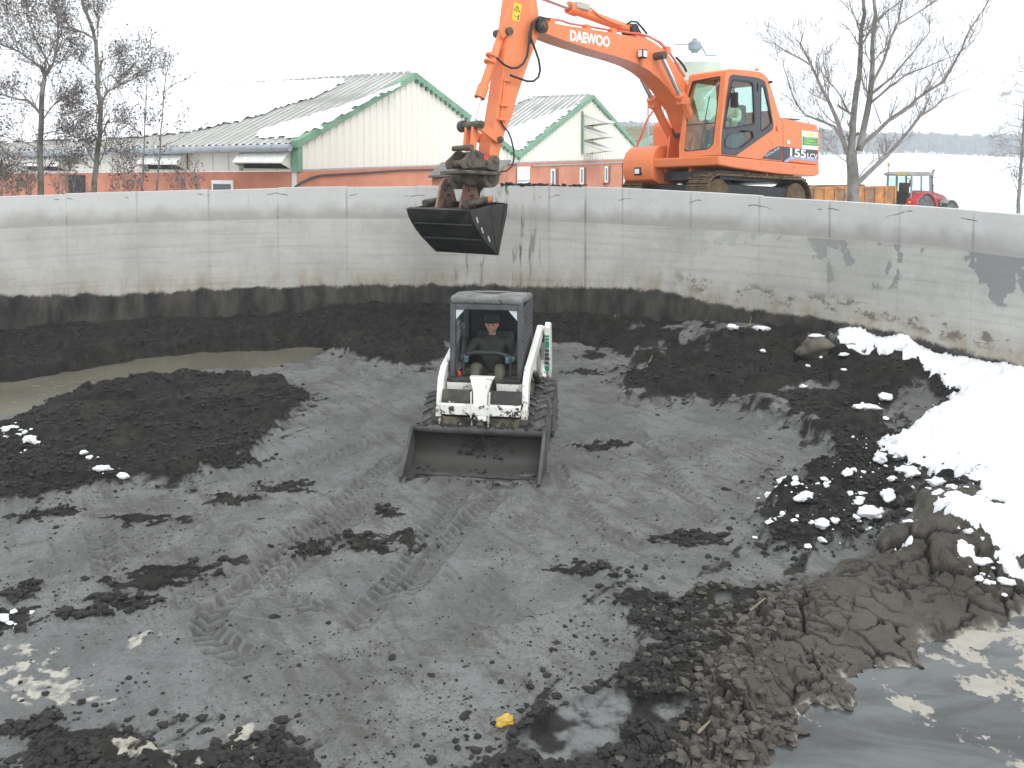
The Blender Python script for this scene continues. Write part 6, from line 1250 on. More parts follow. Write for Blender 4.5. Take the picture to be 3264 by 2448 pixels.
for s_, yy in (('ASSAINISSEMENT', 962), ('TERRASSEMENT', 997), ('DEMOLITION', 1030)): stext(s_, (1606, yy - 12), (1766, yy + 6), .035, 'sign_lettering', M_ylw, .009)
# driver
drv = tag(empty('person', mw=EM @ Matrix.Translation((.10, YW - .5, ZA + .58))), 'person in yellow-green jacket and white top seated in the excavator cab', 'person')
M_hiv = pm('hi_vis', (.50, .62, .22), .7, var=.15, scale=6, dirt=(.62, .70, .66), damt=.5, dscale=3); M_trs = pm('dark_trousers', (.06, .07, .08), .8)
seated(drv, (.1, 0, 0), ((.64, .30, .22), (.64, -.30, .22)), (M_skin, M_hiv, M_trs, pm('green_boot', (.35, .55, .22), .6), M_blk, M_hair))
# ------------------------------------------------------------------ the skid-steer loader
def worn_white():
    t = NT('worn_white_paint'); c = t.coord('Object'); sz = t.node('ShaderNodeSeparateXYZ'); t.link(c, sz.inputs[0])
    low = t.ramp(sz.outputs[2], 1.05, .35); n = t.noise(c, 9, 7, .72); s_ = t.noise(t.mapping(c, (14, 14, 2.2)), 1.2, 6, .7)
    d = t.ramp(t.math('ADD', n, t.math('MULTIPLY', low, .16)), .585, .66); r_ = t.ramp(t.math('ADD', s_, t.math('MULTIPLY', low, .12)), .63, .74)
    col = t.mix(t.noise(c, 2, 3), (.72, .71, .66), (.82, .82, .79)); col = t.mix(t.math('MULTIPLY', r_, .8), col, (.33, .22, .10)); col = t.mix(d, col, (.035, .03, .025))
    return t.set(col, t.math('ADD', .35, t.math('MULTIPLY', d, .5)), 0, .4)
M_ww = worn_white()
def chipped_black():
    t = NT('chipped_black_paint'); c = t.coord('Object'); n = t.noise(c, 7, 6, .7); d = t.ramp(n, .62, .68); g = t.ramp(t.noise(c, 2.5, 5, .65), .45, .7)
    col = t.mix(t.math('MULTIPLY', g, .7), (.028, .027, .025), (.13, .115, .085)); col = t.mix(d, col, (.62, .58, .45)); return t.set(col, .7)
M_cb = chipped_black(); M_grime = pm('grimy_panel', (.20, .175, .125), .75, var=.4, scale=5, dirt=(.03, .028, .024), damt=.5, dscale=6)
M_post = pm('grey_cab_post', (.075, .08, .085), .5, var=.25, scale=5, dirt=(.06, .055, .05), damt=.42, dscale=7); M_roofd = pm('dusty_cab_roof', (.17, .175, .17), .6, var=.3, scale=4, dirt=(.06, .06, .055), damt=.4, dscale=6)
M_tyre = pm('muddy_tyre', (.075, .075, .072), .8, var=.3, scale=5, dirt=(.13, .13, .12), damt=.5, dscale=5, bump=.3, bscale=25); M_rim = pm('orange_rim', (.45, .09, .03), .6, var=.3, dirt=(.08, .07, .06), damt=.55, dscale=6)
t = NT('bucket_inside'); c = t.coord('Object'); n = t.noise(c, 4, 6, .7); sz = t.node('ShaderNodeSeparateXYZ'); t.link(c, sz.inputs[0])
col = t.mix(n, (.016, .015, .013), (.045, .042, .036)); fl = t.ramp(t.math('ADD', sz.outputs[2], t.math('MULTIPLY', n, .12)), .24, .12); col = t.mix(t.math('MULTIPLY', fl, .8), col, t.mix(n, (.05, .05, .045), (.085, .085, .078)))
t.bump(t.noise(c, 16, 5), .4, .012); M_bin = t.set(col, .6, .1)
M_bout = pm('muddy_bucket_steel', (.07, .07, .066), .65, .1, var=.4, scale=4, bump=.5, bscale=14)
ce = atz(1493, 1552, .0); LF = Vector((-.150, -.9887, 0)); LL = Vector((.9887, -.150, 0)); LO = ce - LF * 1.27; LO.z = -.035
LM = Matrix(((LF.x, LL.x, 0, LO.x), (LF.y, LL.y, 0, LO.y), (0, 0, 1, LO.z), (0, 0, 0, 1)))
ld = tag(empty('skid_loader', mw=LM), 'small white skid-steer loader with black cab and lowered bucket facing the camera', 'loader')
# wheels
def wheel_mesh():
    m = MB(); m.lathe([(.20, -.125), (.33, -.135), (.372, -.115), (.385, -.06), (.388, 0), (.385, .06), (.372, .115), (.33, .135), (.20, .125)], (0, 0, 0), (0, 1, 0), 40)
    for k in range(20):
        a0 = 2 * math.pi * k / 20
        for sg in (-1, 1):
            pts = []
            for j in range(4):
                a = a0 + (0 if sg > 0 else math.pi / 20) + .20 * j / 3; y = sg * (.005 + .128 * j / 3); r_ = .392 - .016 * (j / 3) ** 3; pts.append((Vector((r_ * math.cos(a), y, r_ * math.sin(a))), a))
            for j in range(3):
                p0, p1 = pts[j][0], pts[j + 1][0]; nrm = Vector((math.cos(pts[j][1] + .03), 0, math.sin(pts[j][1] + .03))); m.beam(p0, p1, .034, .05, up=nrm)
    return m
w0 = None
for x, y in ((0, .66), (0, -.66), (-.93, .66), (-.93, -.66)):
    wh = empty('wheel', (x, y, .385)); wh.parent = ld
    if w0 is None:
        w0 = wheel_mesh().build('tyre', M_tyre, wh); r_ = MB(); r_.lathe([(.205, -.10), (.205, .118), (.185, .122), (.17, .07), (.09, .05), (.085, .085), (.02, .085)], (0, 0, 0), (0, 1, 0), 28); r0 = r_.build('rim', M_rim, wh)
        hb = MB(); [hb.cyl((.13 * math.cos(k), .05, .13 * math.sin(k)), (.13 * math.cos(k), .075, .13 * math.sin(k)), .014, n=6) for k in [i * 2 * math.pi / 8 for i in range(8)]]; h0 = tag(hb.build('wheel_nuts', M_rustg, wh), kind='stuff')
    else: link_copy(w0, wh); link_copy(r0, wh); link_copy(h0, wh)
    if y < 0: wh.rotation_euler = (0, 0, math.pi)
    wh.rotation_euler.y = random.uniform(0, .3)
# chassis
m = MB(); m.prism([(.30, 0, .22), (.36, 0, .40), (.30, 0, .78), (-.2, 0, .98), (-1.35, 0, 1.02), (-1.5, 0, .7), (-1.45, 0, .28), (-1.2, 0, .2)], (0, .96, 0)); o_ = m.build('chassis', M_grime, ld, bevel=.02); o_.location = (0, -.48, 0)
m = MB(); m.prism([(-1.0, 0, .75), (-1.0, 0, 1.22), (-1.45, 0, 1.18), (-1.56, 0, .95), (-1.56, 0, .4), (-1.3, 0, .4)], (0, 1.0, 0)); o_ = m.build('engine_cover', M_ww, ld, bevel=.03); o_.location = (0, -.5, 0)
for s_ in (-1, 1):
    m = MB(); m.box(-1.25, .28, s_ * .49 - .03, s_ * .49 + .03, .45, .80); m.build('chain_case', M_grime, ld, bevel=.01)
    # rear upright with stripes, pivot, link
    m = MB(); m.prism([(-1.42, 0, .50), (-1.20, 0, .50), (-1.12, 0, 1.0), (-1.10, 0, 1.48), (-1.20, 0, 1.54), (-1.34, 0, 1.50), (-1.42, 0, 1.0)], (0, .075, 0)); u_ = m.build('rear_upright', M_ww, ld, bevel=.008); u_.location = (0, s_ * .62 - .0375 + s_ * .035, 0)
    if s_ > 0:
        for k, (z0, z1, mt) in enumerate(((1.30, 1.325, 'g'), (1.345, 1.37, 'g'), (1.20, 1.28, 'g'), (1.14, 1.17, 'k'), (1.08, 1.115, 'k'), (1.02, 1.06, 'k'), (.96, .995, 'k'), (.86, .93, 'g'))):
            b_ = MB(); b_.box(-1.118, -1.095, .625, .684, z0, z1); b_.build('stripe', pm('green_stripe', (.02, .26, .15), .5) if mt == 'g' and k == 0 else (bpy.data.materials['green_stripe'] if mt == 'g' else M_dgrey), u_).location = (.012, -.6175 + .0, 0)
    m = MB(); m.tube([(-1.05, s_ * .60, .78), (-1.2, s_ * .60, .98)], .045, 10); m.build('lower_link', M_ww, ld)
    m = MB(); m.cyl((-1.22, s_ * .50, 1.42), (-1.22, s_ * .66, 1.42), .06, n=16); m.build('pivot_pin', M_ww, ld)
    # lift arm: three welded box runs
    y0 = s_ * .545
    m = MB(); prof = [(-1.28, 1.40), (-1.18, 1.50), (.18, 1.19), (.34, 1.06), (.46, .66), (.52, .34), (.50, .22), (.40, .24), (.32, .62), (.20, .95), (.08, 1.04), (-1.22, 1.33)]
    m.prism([(a, y0 - .04, b) for a, b in prof], (0, .08, 0)); m.build('lift_arm', M_ww, ld, bevel=.01)
    m = MB(); m.tube([(-1.0, s_ * .56, .70), (-.45, s_ * .56, .98)], .04, 12); lc = m.build('lift_cylinder', M_cb, ld); m = MB(); m.tube([(-.45, s_ * .56, .98), (-.12, s_ * .56, 1.12)], .024, 10); m.build('rod', M_chrome, lc)
    m = MB(); m.prism([(.40, y0 - .055, .66), (.53, y0 - .055, .58), (.52, y0 - .055, .18), (.42, y0 - .055, .18)], (0, .11, 0)); m.build('arm_foot', M_cb, ld, bevel=.008)
    # tilt cylinder low on each side
    m = MB(); m.tube([(.40, s_ * .28, .62), (.55, s_ * .28, .36)], .035, 10); m.build('tilt_cylinder', M_cb, ld)
# front cross members
m = MB(); m.prism([(.38, -.505, .68), (.545, -.505, .665), (.535, -.505, .79), (.50, -.505, .80), (.38, -.505, .80)], (0, 1.01, 0)); m.build('cross_member', M_ww, ld, bevel=.008)
for a, b in ((-.505, -.10), (.10, .505)):
    m = MB(); m.prism([(.50, a, .803), (.41, a, .955), (.37, a, .945), (.38, a, .803)], (0, b - a, 0)); m.build('torque_plate', M_cb, ld, bevel=.012)
    m = MB(); y0, y1 = (a + .02, b - .06) if a < 0 else (a + .06, b - .02)
    m.box(.20, .25, y0, y1, .86, 1.0); m.build('step_panel', M_ww, ld, bevel=.006); m = MB(); m.box(.10, .252, y0 + .02, y1 - .02, 1.001, 1.05); m.build('step_tread', M_cb, ld, bevel=.006)
m = MB(); m.prism([(.548, -.085, .60), (.50, -.095, .95), (.44, -.135, 1.08), (.40, -.16, 1.115), (.40, .16, 1.115), (.44, .135, 1.08), (.50, .095, .95), (.548, .085, .60)], (-.10, 0, 0)); m.build('tilt_cover', M_ww, ld, bevel=.008)
for s_ in (-1, 1): m = MB(); m.prism([(.55, s_ * .10, .50), (.565, s_ * .10, .62), (.52, s_ * .11, .95), (.47, s_ * .11, .95), (.50, s_ * .10, .5)], (0, s_ * .015, 0)); m.build('cover_cheek', M_ww, ld)
m = MB(); m.tube([(.45, 0, .62), (.50, 0, .50)], .06, 12); m.build('tilt_rod', M_rustg, ld)
m = MB(); m.box(.44, .47, -.5, .5, .20, .62); m.build('front_guard', M_grime, ld, bevel=.01)
m = MB(); m.box(.47, .52, -.58, .58, .12, .48); m.build('bucket_mount', M_cb, ld, bevel=.01)
# cab: dark shell, posts, screens
m = MB(); m.box(-.98, .10, -.43, .43, .70, .76); m.build('cab_floor', M_blk, ld)
m = MB(); m.box(-.94, -.88, -.43, .43, .75, 1.92); m.build('cab_back', M_blk, ld)
for s_ in (-1, 1):
    m = MB(); m.prism([(.13, s_ * .44 - .035, .97), (.075, s_ * .44 - .035, 2.0), (.0, s_ * .44 - .035, 2.0), (.03, s_ * .44 - .035, .97)], (0, .07, 0)); m.build('cab_post', M_post, ld, bevel=.012)
    m = MB(); m.prism([(-.91, s_ * .44 - .03, .95), (-.84, s_ * .44 - .03, .95), (-.84, s_ * .44 - .03, 1.93), (-.91, s_ * .44 - .03, 1.93)], (0, .06, 0)); m.build('rear_post', M_post, ld, bevel=.01)
    m = MB(); m.box(-.95, .12, s_ * .44 - .015, s_ * .44 + .015, .74, 1.02); m.build('cab_sill', M_cb, ld, bevel=.006)
    m = MB()
    for k in range(14): z_ = 1.05 + .064 * k; m.tube([(-.86, s_ * .452, z_), (.06, s_ * .452, z_)], .006, 4)
    for k in range(14): x_ = -.84 + .065 * k; m.tube([(x_, s_ * .446, 1.03), (x_, s_ * .446, 1.93)], .006, 4)
    tag(m.build('side_screen', M_post, ld), kind='stuff')
    m = MB(); m.prism([(.07, s_ * .40, 1.965), (.07, s_ * .24, 1.965), (.07, s_ * .40, 1.78)], (-.012, 0, 0)); m.build('corner_gusset', pm('pale_gusset', (.55, .58, .62), .5), ld)
m = MB(); m.prism([(.10, -.475, 1.985), (.10, -.475, 2.09), (-.30, -.475, 2.085), (-.93, -.475, 2.0), (-.93, -.475, 1.90)], (0, .95, 0)); m.build('cab_roof', M_roofd, ld, bevel=.045, seg=4)
m = MB(); m.lathe([(.27, 0), (.27, .012), (.245, .016), (.235, .006), (.02, .006)], (-.45, -.02, 2.062), (-.13, 0, 1), n=28); m.build('roof_hatch', M_roofd, ld)
m = MB(); m.box(-.03, .085, -.41, .41, 1.91, 1.984); m.build('roof_beam', M_post, ld, bevel=.012)
m = MB(); m.box(-.62, -.22, -.26, .26, .78, .90); st2 = m.build('seat', M_seat, ld, bevel=.04); m = MB(); m.box(-.72, -.58, -.25, .25, .9, 1.5); m.build('backrest', M_seat, st2, bevel=.05)
m = MB(); m.tube([(-.35, -.36, 1.45), (-.05, -.34, 1.22), (.0, -.27, 1.30), (.02, -.15, 1.345), (.02, .15, 1.345), (.0, .27, 1.30), (-.05, .34, 1.22), (-.35, .36, 1.45)], .032, 10); m.build('lap_bar', M_blk, ld)
for s_ in (-1, 1): m = MB(); m.tube([(.08, s_ * .31, .78), (.06, s_ * .31, 1.05), (.03, s_ * .305, 1.30)], [.016, .016, .022], 8); m.build('steering_lever', M_blk, ld)
m = MB(); m.tube([(.06, -.37, .95), (.09, -.35, 1.10)], .022, 8); m.build('red_catch', pm('red_knob', (.62, .07, .03), .5), ld)
m = MB(); m.box(-.50, -.3, -.425, -.42, 1.15, 1.88); m.build('side_pane', M_cglass, ld)
# bucket: bent sheet, sides, lip, lugs
bk = empty('bucket', (0, 0, .04)); bk.parent = ld; bw = .815
bc_ = [(1.27, .0), (.80, .02), (.66, .05), (.58, .13), (.555, .24), (.565, .38), (.60, .47)]
m = MB(); m.plate([*bc_, *[(a - .03 if i > 1 else a, b - .022) for i, (a, b) in list(enumerate(bc_))[::-1]]], [], lambda u, v, w_: Vector((u, -bw + w_, v)), 2 * bw); m.build('bucket_shell', M_bin, bk, bevel=.004)
m = MB(); m.tube([(.625, -bw - .0, .465), (.625, bw + .0, .465)], .052, 12); m.build('top_tube', M_bout, bk)
for s_ in (-1, 1):
    m = MB(); m.prism([(.54, s_ * bw, .0), (.54, s_ * bw, .40), (.58, s_ * bw, .52), (.68, s_ * bw, .51), (1.16, s_ * bw, .12), (1.27, s_ * bw, .0)], (0, s_ * .022, 0)); m.build('side_plate', M_bout, bk, bevel=.004)
    m = MB(); m.beam((.68, s_ * (bw + .011), .51), (1.24, s_ * (bw + .011), .05), .04, .022); m.build('side_edge', M_bout, bk)
m = MB(); m.box(1.14, 1.30, -bw - .02, bw + .02, -.018, .008); m.build('cutting_edge', M_bout, bk, bevel=.003)
for k in range(7):
    y_ = -.78 + 1.56 * k / 6; m = MB(); m.prism([(1.17, y_ - .022, .009), (1.33, y_ - .022, -.004), (1.33, y_ - .022, .008), (1.24, y_ - .022, .055), (1.17, y_ - .022, .05)], (0, .044, 0)); m.build('tooth_lug', M_bout, bk, bevel=.003)
m = MB(); m.box(.93, 1.02, -.7, .74, .022, .03); m.build('wear_strip', M_bout, bk)
# mud lying in and on the bucket
pts = [(random.uniform(.62, 1.2), random.uniform(-.75, .75), .06) for _ in range(90)] + [(.625 + random.uniform(-.03, .03), random.uniform(-.8, .8), .555) for _ in range(70)] + [(.58 + random.uniform(0, .03), random.gauss(-.05, .16), random.uniform(.15, .45)) for _ in range(50)]
o_ = caked('bucket_mud', pts, .010, .032, M_clod, ld)
# driver
dl = tag(empty('person', mw=LM @ Matrix.Translation((-.42, 0, .86))), 'person in dark work clothes and teal gloves driving the white loader', 'person')
M_drk = pm('dark_green_jacket', (.032, .037, .03), .8, var=.3, scale=6); M_ovt = pm('muddy_overtrousers', (.085, .085, .062), .6, var=.35, scale=5); M_teal = pm('teal_glove', (.075, .15, .155), .7, var=.3, scale=12)
seated(dl, (0, 0, .07), ((.44, .30, .40), (.44, -.30, .40)), (M_skin, M_drk, M_ovt, M_blk, M_teal, M_hair), cap=pm('dark_cap', (.04, .045, .045), .8), knees=((.40, .17, .30), (.40, -.17, .30)), feet=((.47, .15, -.02), (.47, -.15, -.02)))
# ------------------------------------------------------------------ bare trees
M_bark = pm('grey_bark', (.20, .195, .18), .85, var=.35, scale=2, dirt=(.085, .095, .055), damt=.45, dscale=3, bump=.5, bscale=12); M_twig = pm('twig', (.23, .205, .19), .8, var=.25, scale=3); M_leaf = pm('dead_leaf', (.095, .072, .058), .8, var=.35, scale=8)
class Tree:
    k = .62
    def __init__(s, seed, D): s.r = random.Random(seed); s.D = D; s.trunk = MB(); s.crown = MB(); s.ends = []
    def jit(s, a): return Vector((s.r.uniform(-a, a), s.r.uniform(-a, a), s.r.uniform(-a, a)))
    def limb(s, pxs, r0, r1, d0=0., d1=0., part='crown', n=6, kids=0, klen=1., lev=2, droop=0., kr=None):
        k = len(pxs); P = []
        for i, (a, b) in enumerate(pxs): t_ = i / max(1, k - 1); P.append(at(a, b, s.D + d0 + (d1 - d0) * t_))
        Q = [P[0]]
        for i in range(k - 1): m_ = (P[i] + P[i + 1]) / 2 + s.jit(.012 * (P[i + 1] - P[i]).length + .01); Q += [m_, P[i + 1]]
        r0, r1 = r0 * s.k, max(.004, r1 * s.k); R_ = [r0 + (r1 - r0) * (i / (len(Q) - 1)) ** .8 for i in range(len(Q))]; getattr(s, part).tube(Q, R_, n, True)
        for j in range(kids):
            t_ = s.r.uniform(.12, 1.) ; x = t_ * (len(Q) - 1); i = min(int(x), len(Q) - 2); p = Q[i].lerp(Q[i + 1], x - i); tg = (Q[i + 1] - Q[i]).normalized(); s.twig(p, tg, klen * s.r.uniform(.5, 1.2) * (1.15 - .6 * t_), max(.006, R_[i] * .35) if kr is None else kr, lev, droop)
        s.twig(Q[-1], (Q[-1] - Q[-2]).normalized(), klen * .6, r1 * .8, lev, droop, .15)
    def twig(s, p, tg, L, r_, lev, droop, spread=1.):
        d = (tg + s.jit(1.).normalized() * s.r.uniform(.5, 1.1) * spread + UP * (.28 - droop)).normalized(); n = 4; pts = [p]; q_ = p.copy()
        for i in range(n): d = (d + s.jit(.22) + UP * (.08 - droop * .35)).normalized(); q_ = q_ + d * (L / n); pts.append(q_.copy())
        s.crown.tube(pts, [max(.0035, r_ * (1 - .75 * i / n)) for i in range(n + 1)], 4 if r_ > .012 else 3, False); s.ends.append((pts[-1], d)); s.ends.append((pts[2], d))
        if lev > 0:
            for j in range(s.r.choice((2, 3, 4))): i = s.r.randint(1, n - 1); s.twig(pts[i], (pts[i + 1] - pts[i]).normalized(), L * s.r.uniform(.4, .7), r_ * .55, lev - 1, droop)
    def build(s, name, lab, group, base, leaves=0, lsize=.05, cat='tree'):
        root = tag(empty(name, base), lab, cat, group)
        for nm, mb, mt in (('trunk', s.trunk, M_bark), ('crown', s.crown, M_twig)):
            if mb.v: mb.v = [(a - base[0], b - base[1], c - base[2]) for a, b, c in mb.v]; mb.build(nm, mt, root, recalc=False)
        if leaves:
            v, f = [], []
            for k in range(leaves):
                p, d = s.r.choice(s.ends); p = p + s.jit(.16) - Vector(base); a, b = s.jit(1).normalized() * lsize * s.r.uniform(.5, 1.2), s.jit(1).normalized() * lsize * s.r.uniform(.4, .9); o = len(v); v += [tuple(p), tuple(p + a * .5 + b), tuple(p + a * 1.6), tuple(p + a * .6 - b)]; f.append((o, o + 1, o + 2, o + 3))
            tag(mesh_np('dead_leaves', np.array(v), np.array(f), M_leaf, root, False), kind='stuff')
        return root
def base_of(px, py, D): p = at(px, py, D); return (p.x, p.y, gz1(p.x, p.y) - .1)
def z6(l): return [(2400 + a * .434, b * .434) for a, b in l]
T = Tree(4, 27.); b0 = base_of(2719, 640, 27.); gpy = PCY
T.limb([(2719, 760), (2719, 642), (2719, 586), (2716, 520), (2714, 480)], .31, .24, part='trunk', n=12)
T.limb(z6([(720, 1110), (735, 900), (750, 750), (780, 560), (790, 400), (790, 250), (820, 100), (810, 0), (800, -140)]), .17, .07, 0, .3, 'trunk', 9, 10, 1.1)
T.limb(z6([(780, 1110), (840, 820), (870, 600), (880, 450), (880, 300), (900, 100), (885, -60), (880, -160)]), .16, .06, 0, -.4, 'trunk', 9, 10, 1.1)
for l, r0, r1, dd, kd in (([(690, 1130), (640, 950), (560, 750), (480, 600), (430, 480), (350, 320), (370, 240)], .12, .025, 1.2, 11), ([(430, 480), (270, 390), (150, 320), (50, 290)], .05, .012, 1.4, 7), ([(690, 1110), (600, 930), (500, 890), (380, 840), (300, 720), (250, 560), (220, 480)], .08, .012, -1.0, 9), ([(800, 1070), (920, 960), (1010, 870), (1150, 780), (1200, 730), (1400, 600), (1470, 480), (1530, 370), (1590, 220), (1700, 60), (1740, -20)], .12, .02, -1.2, 14),
                          ([(770, 1345), (900, 1220), (1050, 1070), (1230, 850), (1330, 790), (1380, 740), (1620, 640)], .13, .015, .8, 12), ([(870, 690), (1030, 560), (1120, 450), (1210, 340), (1300, 230), (1300, 130)], .07, .015, .9, 8), ([(860, 760), (1000, 640), (1110, 560), (1280, 490), (1500, 400), (1620, 300)], .075, .012, -.9, 9), ([(870, 620), (960, 450), (1010, 280), (1070, 150), (1100, 0), (1090, -90)], .075, .03, .4, 8),
                          ([(800, 330), (900, 160), (1000, 70), (1100, 0), (1180, -60)], .06, .02, -.5, 6), ([(790, 260), (770, 180), (720, 60), (690, -40)], .05, .02, .6, 5), ([(1070, 180), (1200, 100), (1350, 0), (1420, -50)], .045, .015, -.7, 6), ([(730, 860), (640, 700), (560, 600), (520, 480), (500, 300)], .05, .01, .7, 8), ([(690, 1190), (600, 1120), (520, 1090)], .03, .008, -.4, 4), ([(1230, 860), (1200, 780), (1190, 620), (1220, 590)], .03, .008, .2, 3), ([(780, 1300), (860, 1200), (940, 1150)], .03, .008, -.5, 3), ([(940, 910), (900, 800), (880, 740)], .03, .015, -.2, 2), ([(690, 1000), (600, 1000), (560, 1060)], .025, .006, .5, 3)):
    T.limb(z6(l), r0, r1, 0, dd, 'crown', 6, int(kd * 2.3), 1.15, 2)
T.build('bare_tree', 'large bare many-stemmed tree behind the excavator tail and the trailer', 'bare winter trees', b0, 350, .035)

T = Tree(11, 22.); b0 = base_of(130, 620, 22.)
T.limb([(128, 760), (130, 620), (130, 540), (128, 460), (132, 380), (134, 300), (142, 250)], .13, .085, part='trunk', n=9, kids=5, klen=.8)
for l, r0, r1, dd, kd in (([(142, 250), (130, 215), (60, 165), (0, 140), (-40, 130)], .07, .02, -.5, 14), ([(142, 250), (160, 215), (110, 120), (90, 60), (85, 0)], .05, .015, .6, 14), ([(142, 245), (170, 200), (185, 120), (180, 40), (190, -40)], .05, .015, -.3, 14), ([(128, 360), (90, 320), (30, 310), (-40, 290)], .06, .02, .5, 10), ([(130, 390), (165, 340), (200, 310), (240, 300)], .035, .01, .4, 10), ([(128, 480), (80, 455), (30, 440), (-30, 425)], .03, .01, -.5, 10), ([(130, 430), (170, 420), (230, 430), (260, 450)], .025, .008, .5, 8), ([(132, 560), (80, 590), (30, 600), (-20, 620)], .03, .01, .5, 10), ([(130, 520), (60, 520), (0, 540)], .025, .008, -.6, 10), ([(60, 165), (40, 100), (20, 40), (30, -30)], .03, .01, .4, 12), ([(130, 340), (170, 370), (230, 360), (260, 380)], .022, .008, -.4, 8)):
    T.limb(l, r0, r1, 0, dd, 'crown', 5, int(kd * 2.4), .85, 2, .10)
T.build('bare_tree', 'bushy leaf-hung alder at the left edge before the barn', 'bare winter trees', b0, 7500, .036)
T = Tree(12, 22.5); b0 = base_of(300, 612, 22.5)
T.limb([(298, 760), (300, 612), (306, 540), (312, 470), (320, 420), (322, 350), (313, 290), (310, 200), (306, 140), (296, 90), (275, 40), (262, 0), (255, -60)], .12, .05, part='trunk', n=9, kids=20, klen=.7)
for l, r0, r1, dd, kd in (([(322, 330), (345, 290), (385, 270), (430, 250), (505, 215)], .055, .012, .4, 10), ([(312, 130), (270, 105), (230, 90), (190, 55), (165, 30)], .05, .015, -.5, 14), ([(310, 200), (345, 185), (380, 175)], .02, .006, .6, 6), ([(305, 240), (260, 200), (235, 150)], .025, .008, -.5, 10), ([(310, 120), (312, 60), (310, 0)], .03, .012, .3, 10), ([(318, 400), (350, 390), (385, 385)], .025, .008, .3, 8), ([(318, 340), (280, 320), (240, 330)], .022, .008, -.4, 8), ([(310, 270), (350, 240), (380, 250), (400, 230)], .022, .007, .5, 8), ([(310, 480), (270, 450), (220, 430)], .022, .007, -.4, 8), ([(305, 540), (260, 520), (200, 520)], .02, .007, .4, 8), ([(308, 500), (350, 480), (400, 500)], .02, .006, -.4, 8), ([(400, 232), (450, 180), (470, 155)], .015, .005, .3, 5)):
    T.limb(l, r0, r1, 0, dd, 'crown', 5, int(kd * 2.4), .72, 2, .08)
T.build('bare_tree', 'taller slender alder with a leaning top, right of the bushy alder', 'bare winter trees', b0, 5500, .034)
for sd_, D_, main, subs, lab in ((21, 21.5, [(500, 700), (500, 600), (507, 520), (512, 450), (517, 380), (522, 320), (526, 260), (528, 215)], [[(512, 440), (480, 400), (450, 350)], [(515, 430), (560, 390), (590, 370)], [(525, 290), (560, 265), (590, 255)], [(520, 330), (500, 290), (480, 260)], [(508, 500), (470, 470), (440, 430)], [(510, 470), (560, 450), (600, 420), (650, 400)], [(526, 240), (540, 215), (545, 195)], [(526, 240), (515, 215), (512, 200)]], 'slim leafless sapling in front of the barn wall, right of the pair'),
                                (22, 21.8, [(450, 700), (452, 600), (456, 530), (460, 450), (463, 380), (466, 300), (466, 240)], [[(460, 440), (420, 400), (390, 390)], [(462, 400), (500, 370)], [(456, 520), (400, 540), (350, 520)], [(454, 580), (400, 570)], [(464, 330), (440, 290)]], 'slim leafless sapling in front of the barn wall, left of the pair')):
    T = Tree(sd_, D_); b0 = base_of(main[1][0], main[1][1], D_); T.limb(main, .045, .008, part='trunk', n=6, kids=16, klen=.5, lev=1)
    for l in subs: T.limb(l, .016, .004, 0, random.uniform(-.4, .4), 'crown', 4, 5, .35, 1)
    T.build('sapling', lab, 'bare winter trees', b0, 260, .04)
# undergrowth along the left rim
for k, (px, D_, hpx, lab) in enumerate(((60, 21.3, 90, 'low tangle of bare twigs at the far left rim'), (230, 21.6, 100, 'low tangle of bare twigs between the two alders'), (390, 21.4, 110, 'low tangle of bare twigs right of the tall alder'), (590, 21.8, 70, 'low tangle of bare twigs right of the saplings'))):
    T = Tree(40 + k, D_); b0 = base_of(px, 615, D_)
    for j in range(9): x0 = px + random.uniform(-50, 50); T.limb([(x0, 660), (x0 + random.uniform(-25, 25), 600), (x0 + random.uniform(-60, 60), 600 - hpx * random.uniform(.5, 1.1))], .012, .004, random.uniform(-.3, .3), random.uniform(-.6, .6), 'crown', 4, 5, .45, 1)
    T.build('bare_shrub', lab, 'bare shrubs along the rim', b0, 240, .035, 'shrub')
T = Tree(31, 46.); b0 = base_of(3250, 690, 46.)
T.limb([(3248, 720), (3246, 640), (3252, 560), (3257, 500), (3262, 420), (3266, 330), (3268, 250), (3270, 180)], .17, .05, part='trunk', n=8, kids=26, klen=1.5, lev=2)
for k in range(16): y0 = 560 - k * 22; sg = random.choice((-1, -1, 1)); L_ = random.uniform(60, 105) * (1 - abs(y0 - 420) / 420.); T.limb([(3262, y0), (3262 + sg * L_ * .5, y0 - 8), (3262 + sg * L_, y0 + random.uniform(-5, 25))], .04, .01, 0, random.uniform(-1.5, 1.5), 'crown', 4, 7, 1.0, 2, .22)
T.build('bare_tree', 'dark bare tree on a blue-grey stem cut by the right picture edge', 'bare winter trees', b0, 0)

# ------------------------------------------------------------------ tractor and trailer
M_red = pm('tractor_red', (.50, .035, .045), .4, var=.12, dirt=(.25, .12, .09), damt=.36, dscale=2); M_tgrey = pm('tractor_grey', (.26, .255, .24), .6, var=.15); M_rost = pm('rusty_orange', (.52, .215, .045), .75, var=.2, scale=1.2, dirt=(.20, .12, .07), damt=.5, dscale=1.1)
M_tgl = cab_glass('tractor_glass', (.85, .94, .93))
TF = Vector((.84, .5426, 0)); TLf = Vector((-.5426, .84, 0)); tp = at(2890, 660, 48.); tg_ = gz1(tp.x, tp.y); sc_ = (at(2870, 547, 48.).z - tg_) / 2.88
tm = Matrix(((TF.x * sc_, TLf.x * sc_, 0, tp.x), (TF.y * sc_, TLf.y * sc_, 0, tp.y), (0, 0, sc_, tg_), (0, 0, 0, 1)))
tr = tag(empty('tractor', mw=tm), 'red farm tractor with grey cab roof beyond the wall at the right', 'tractor')
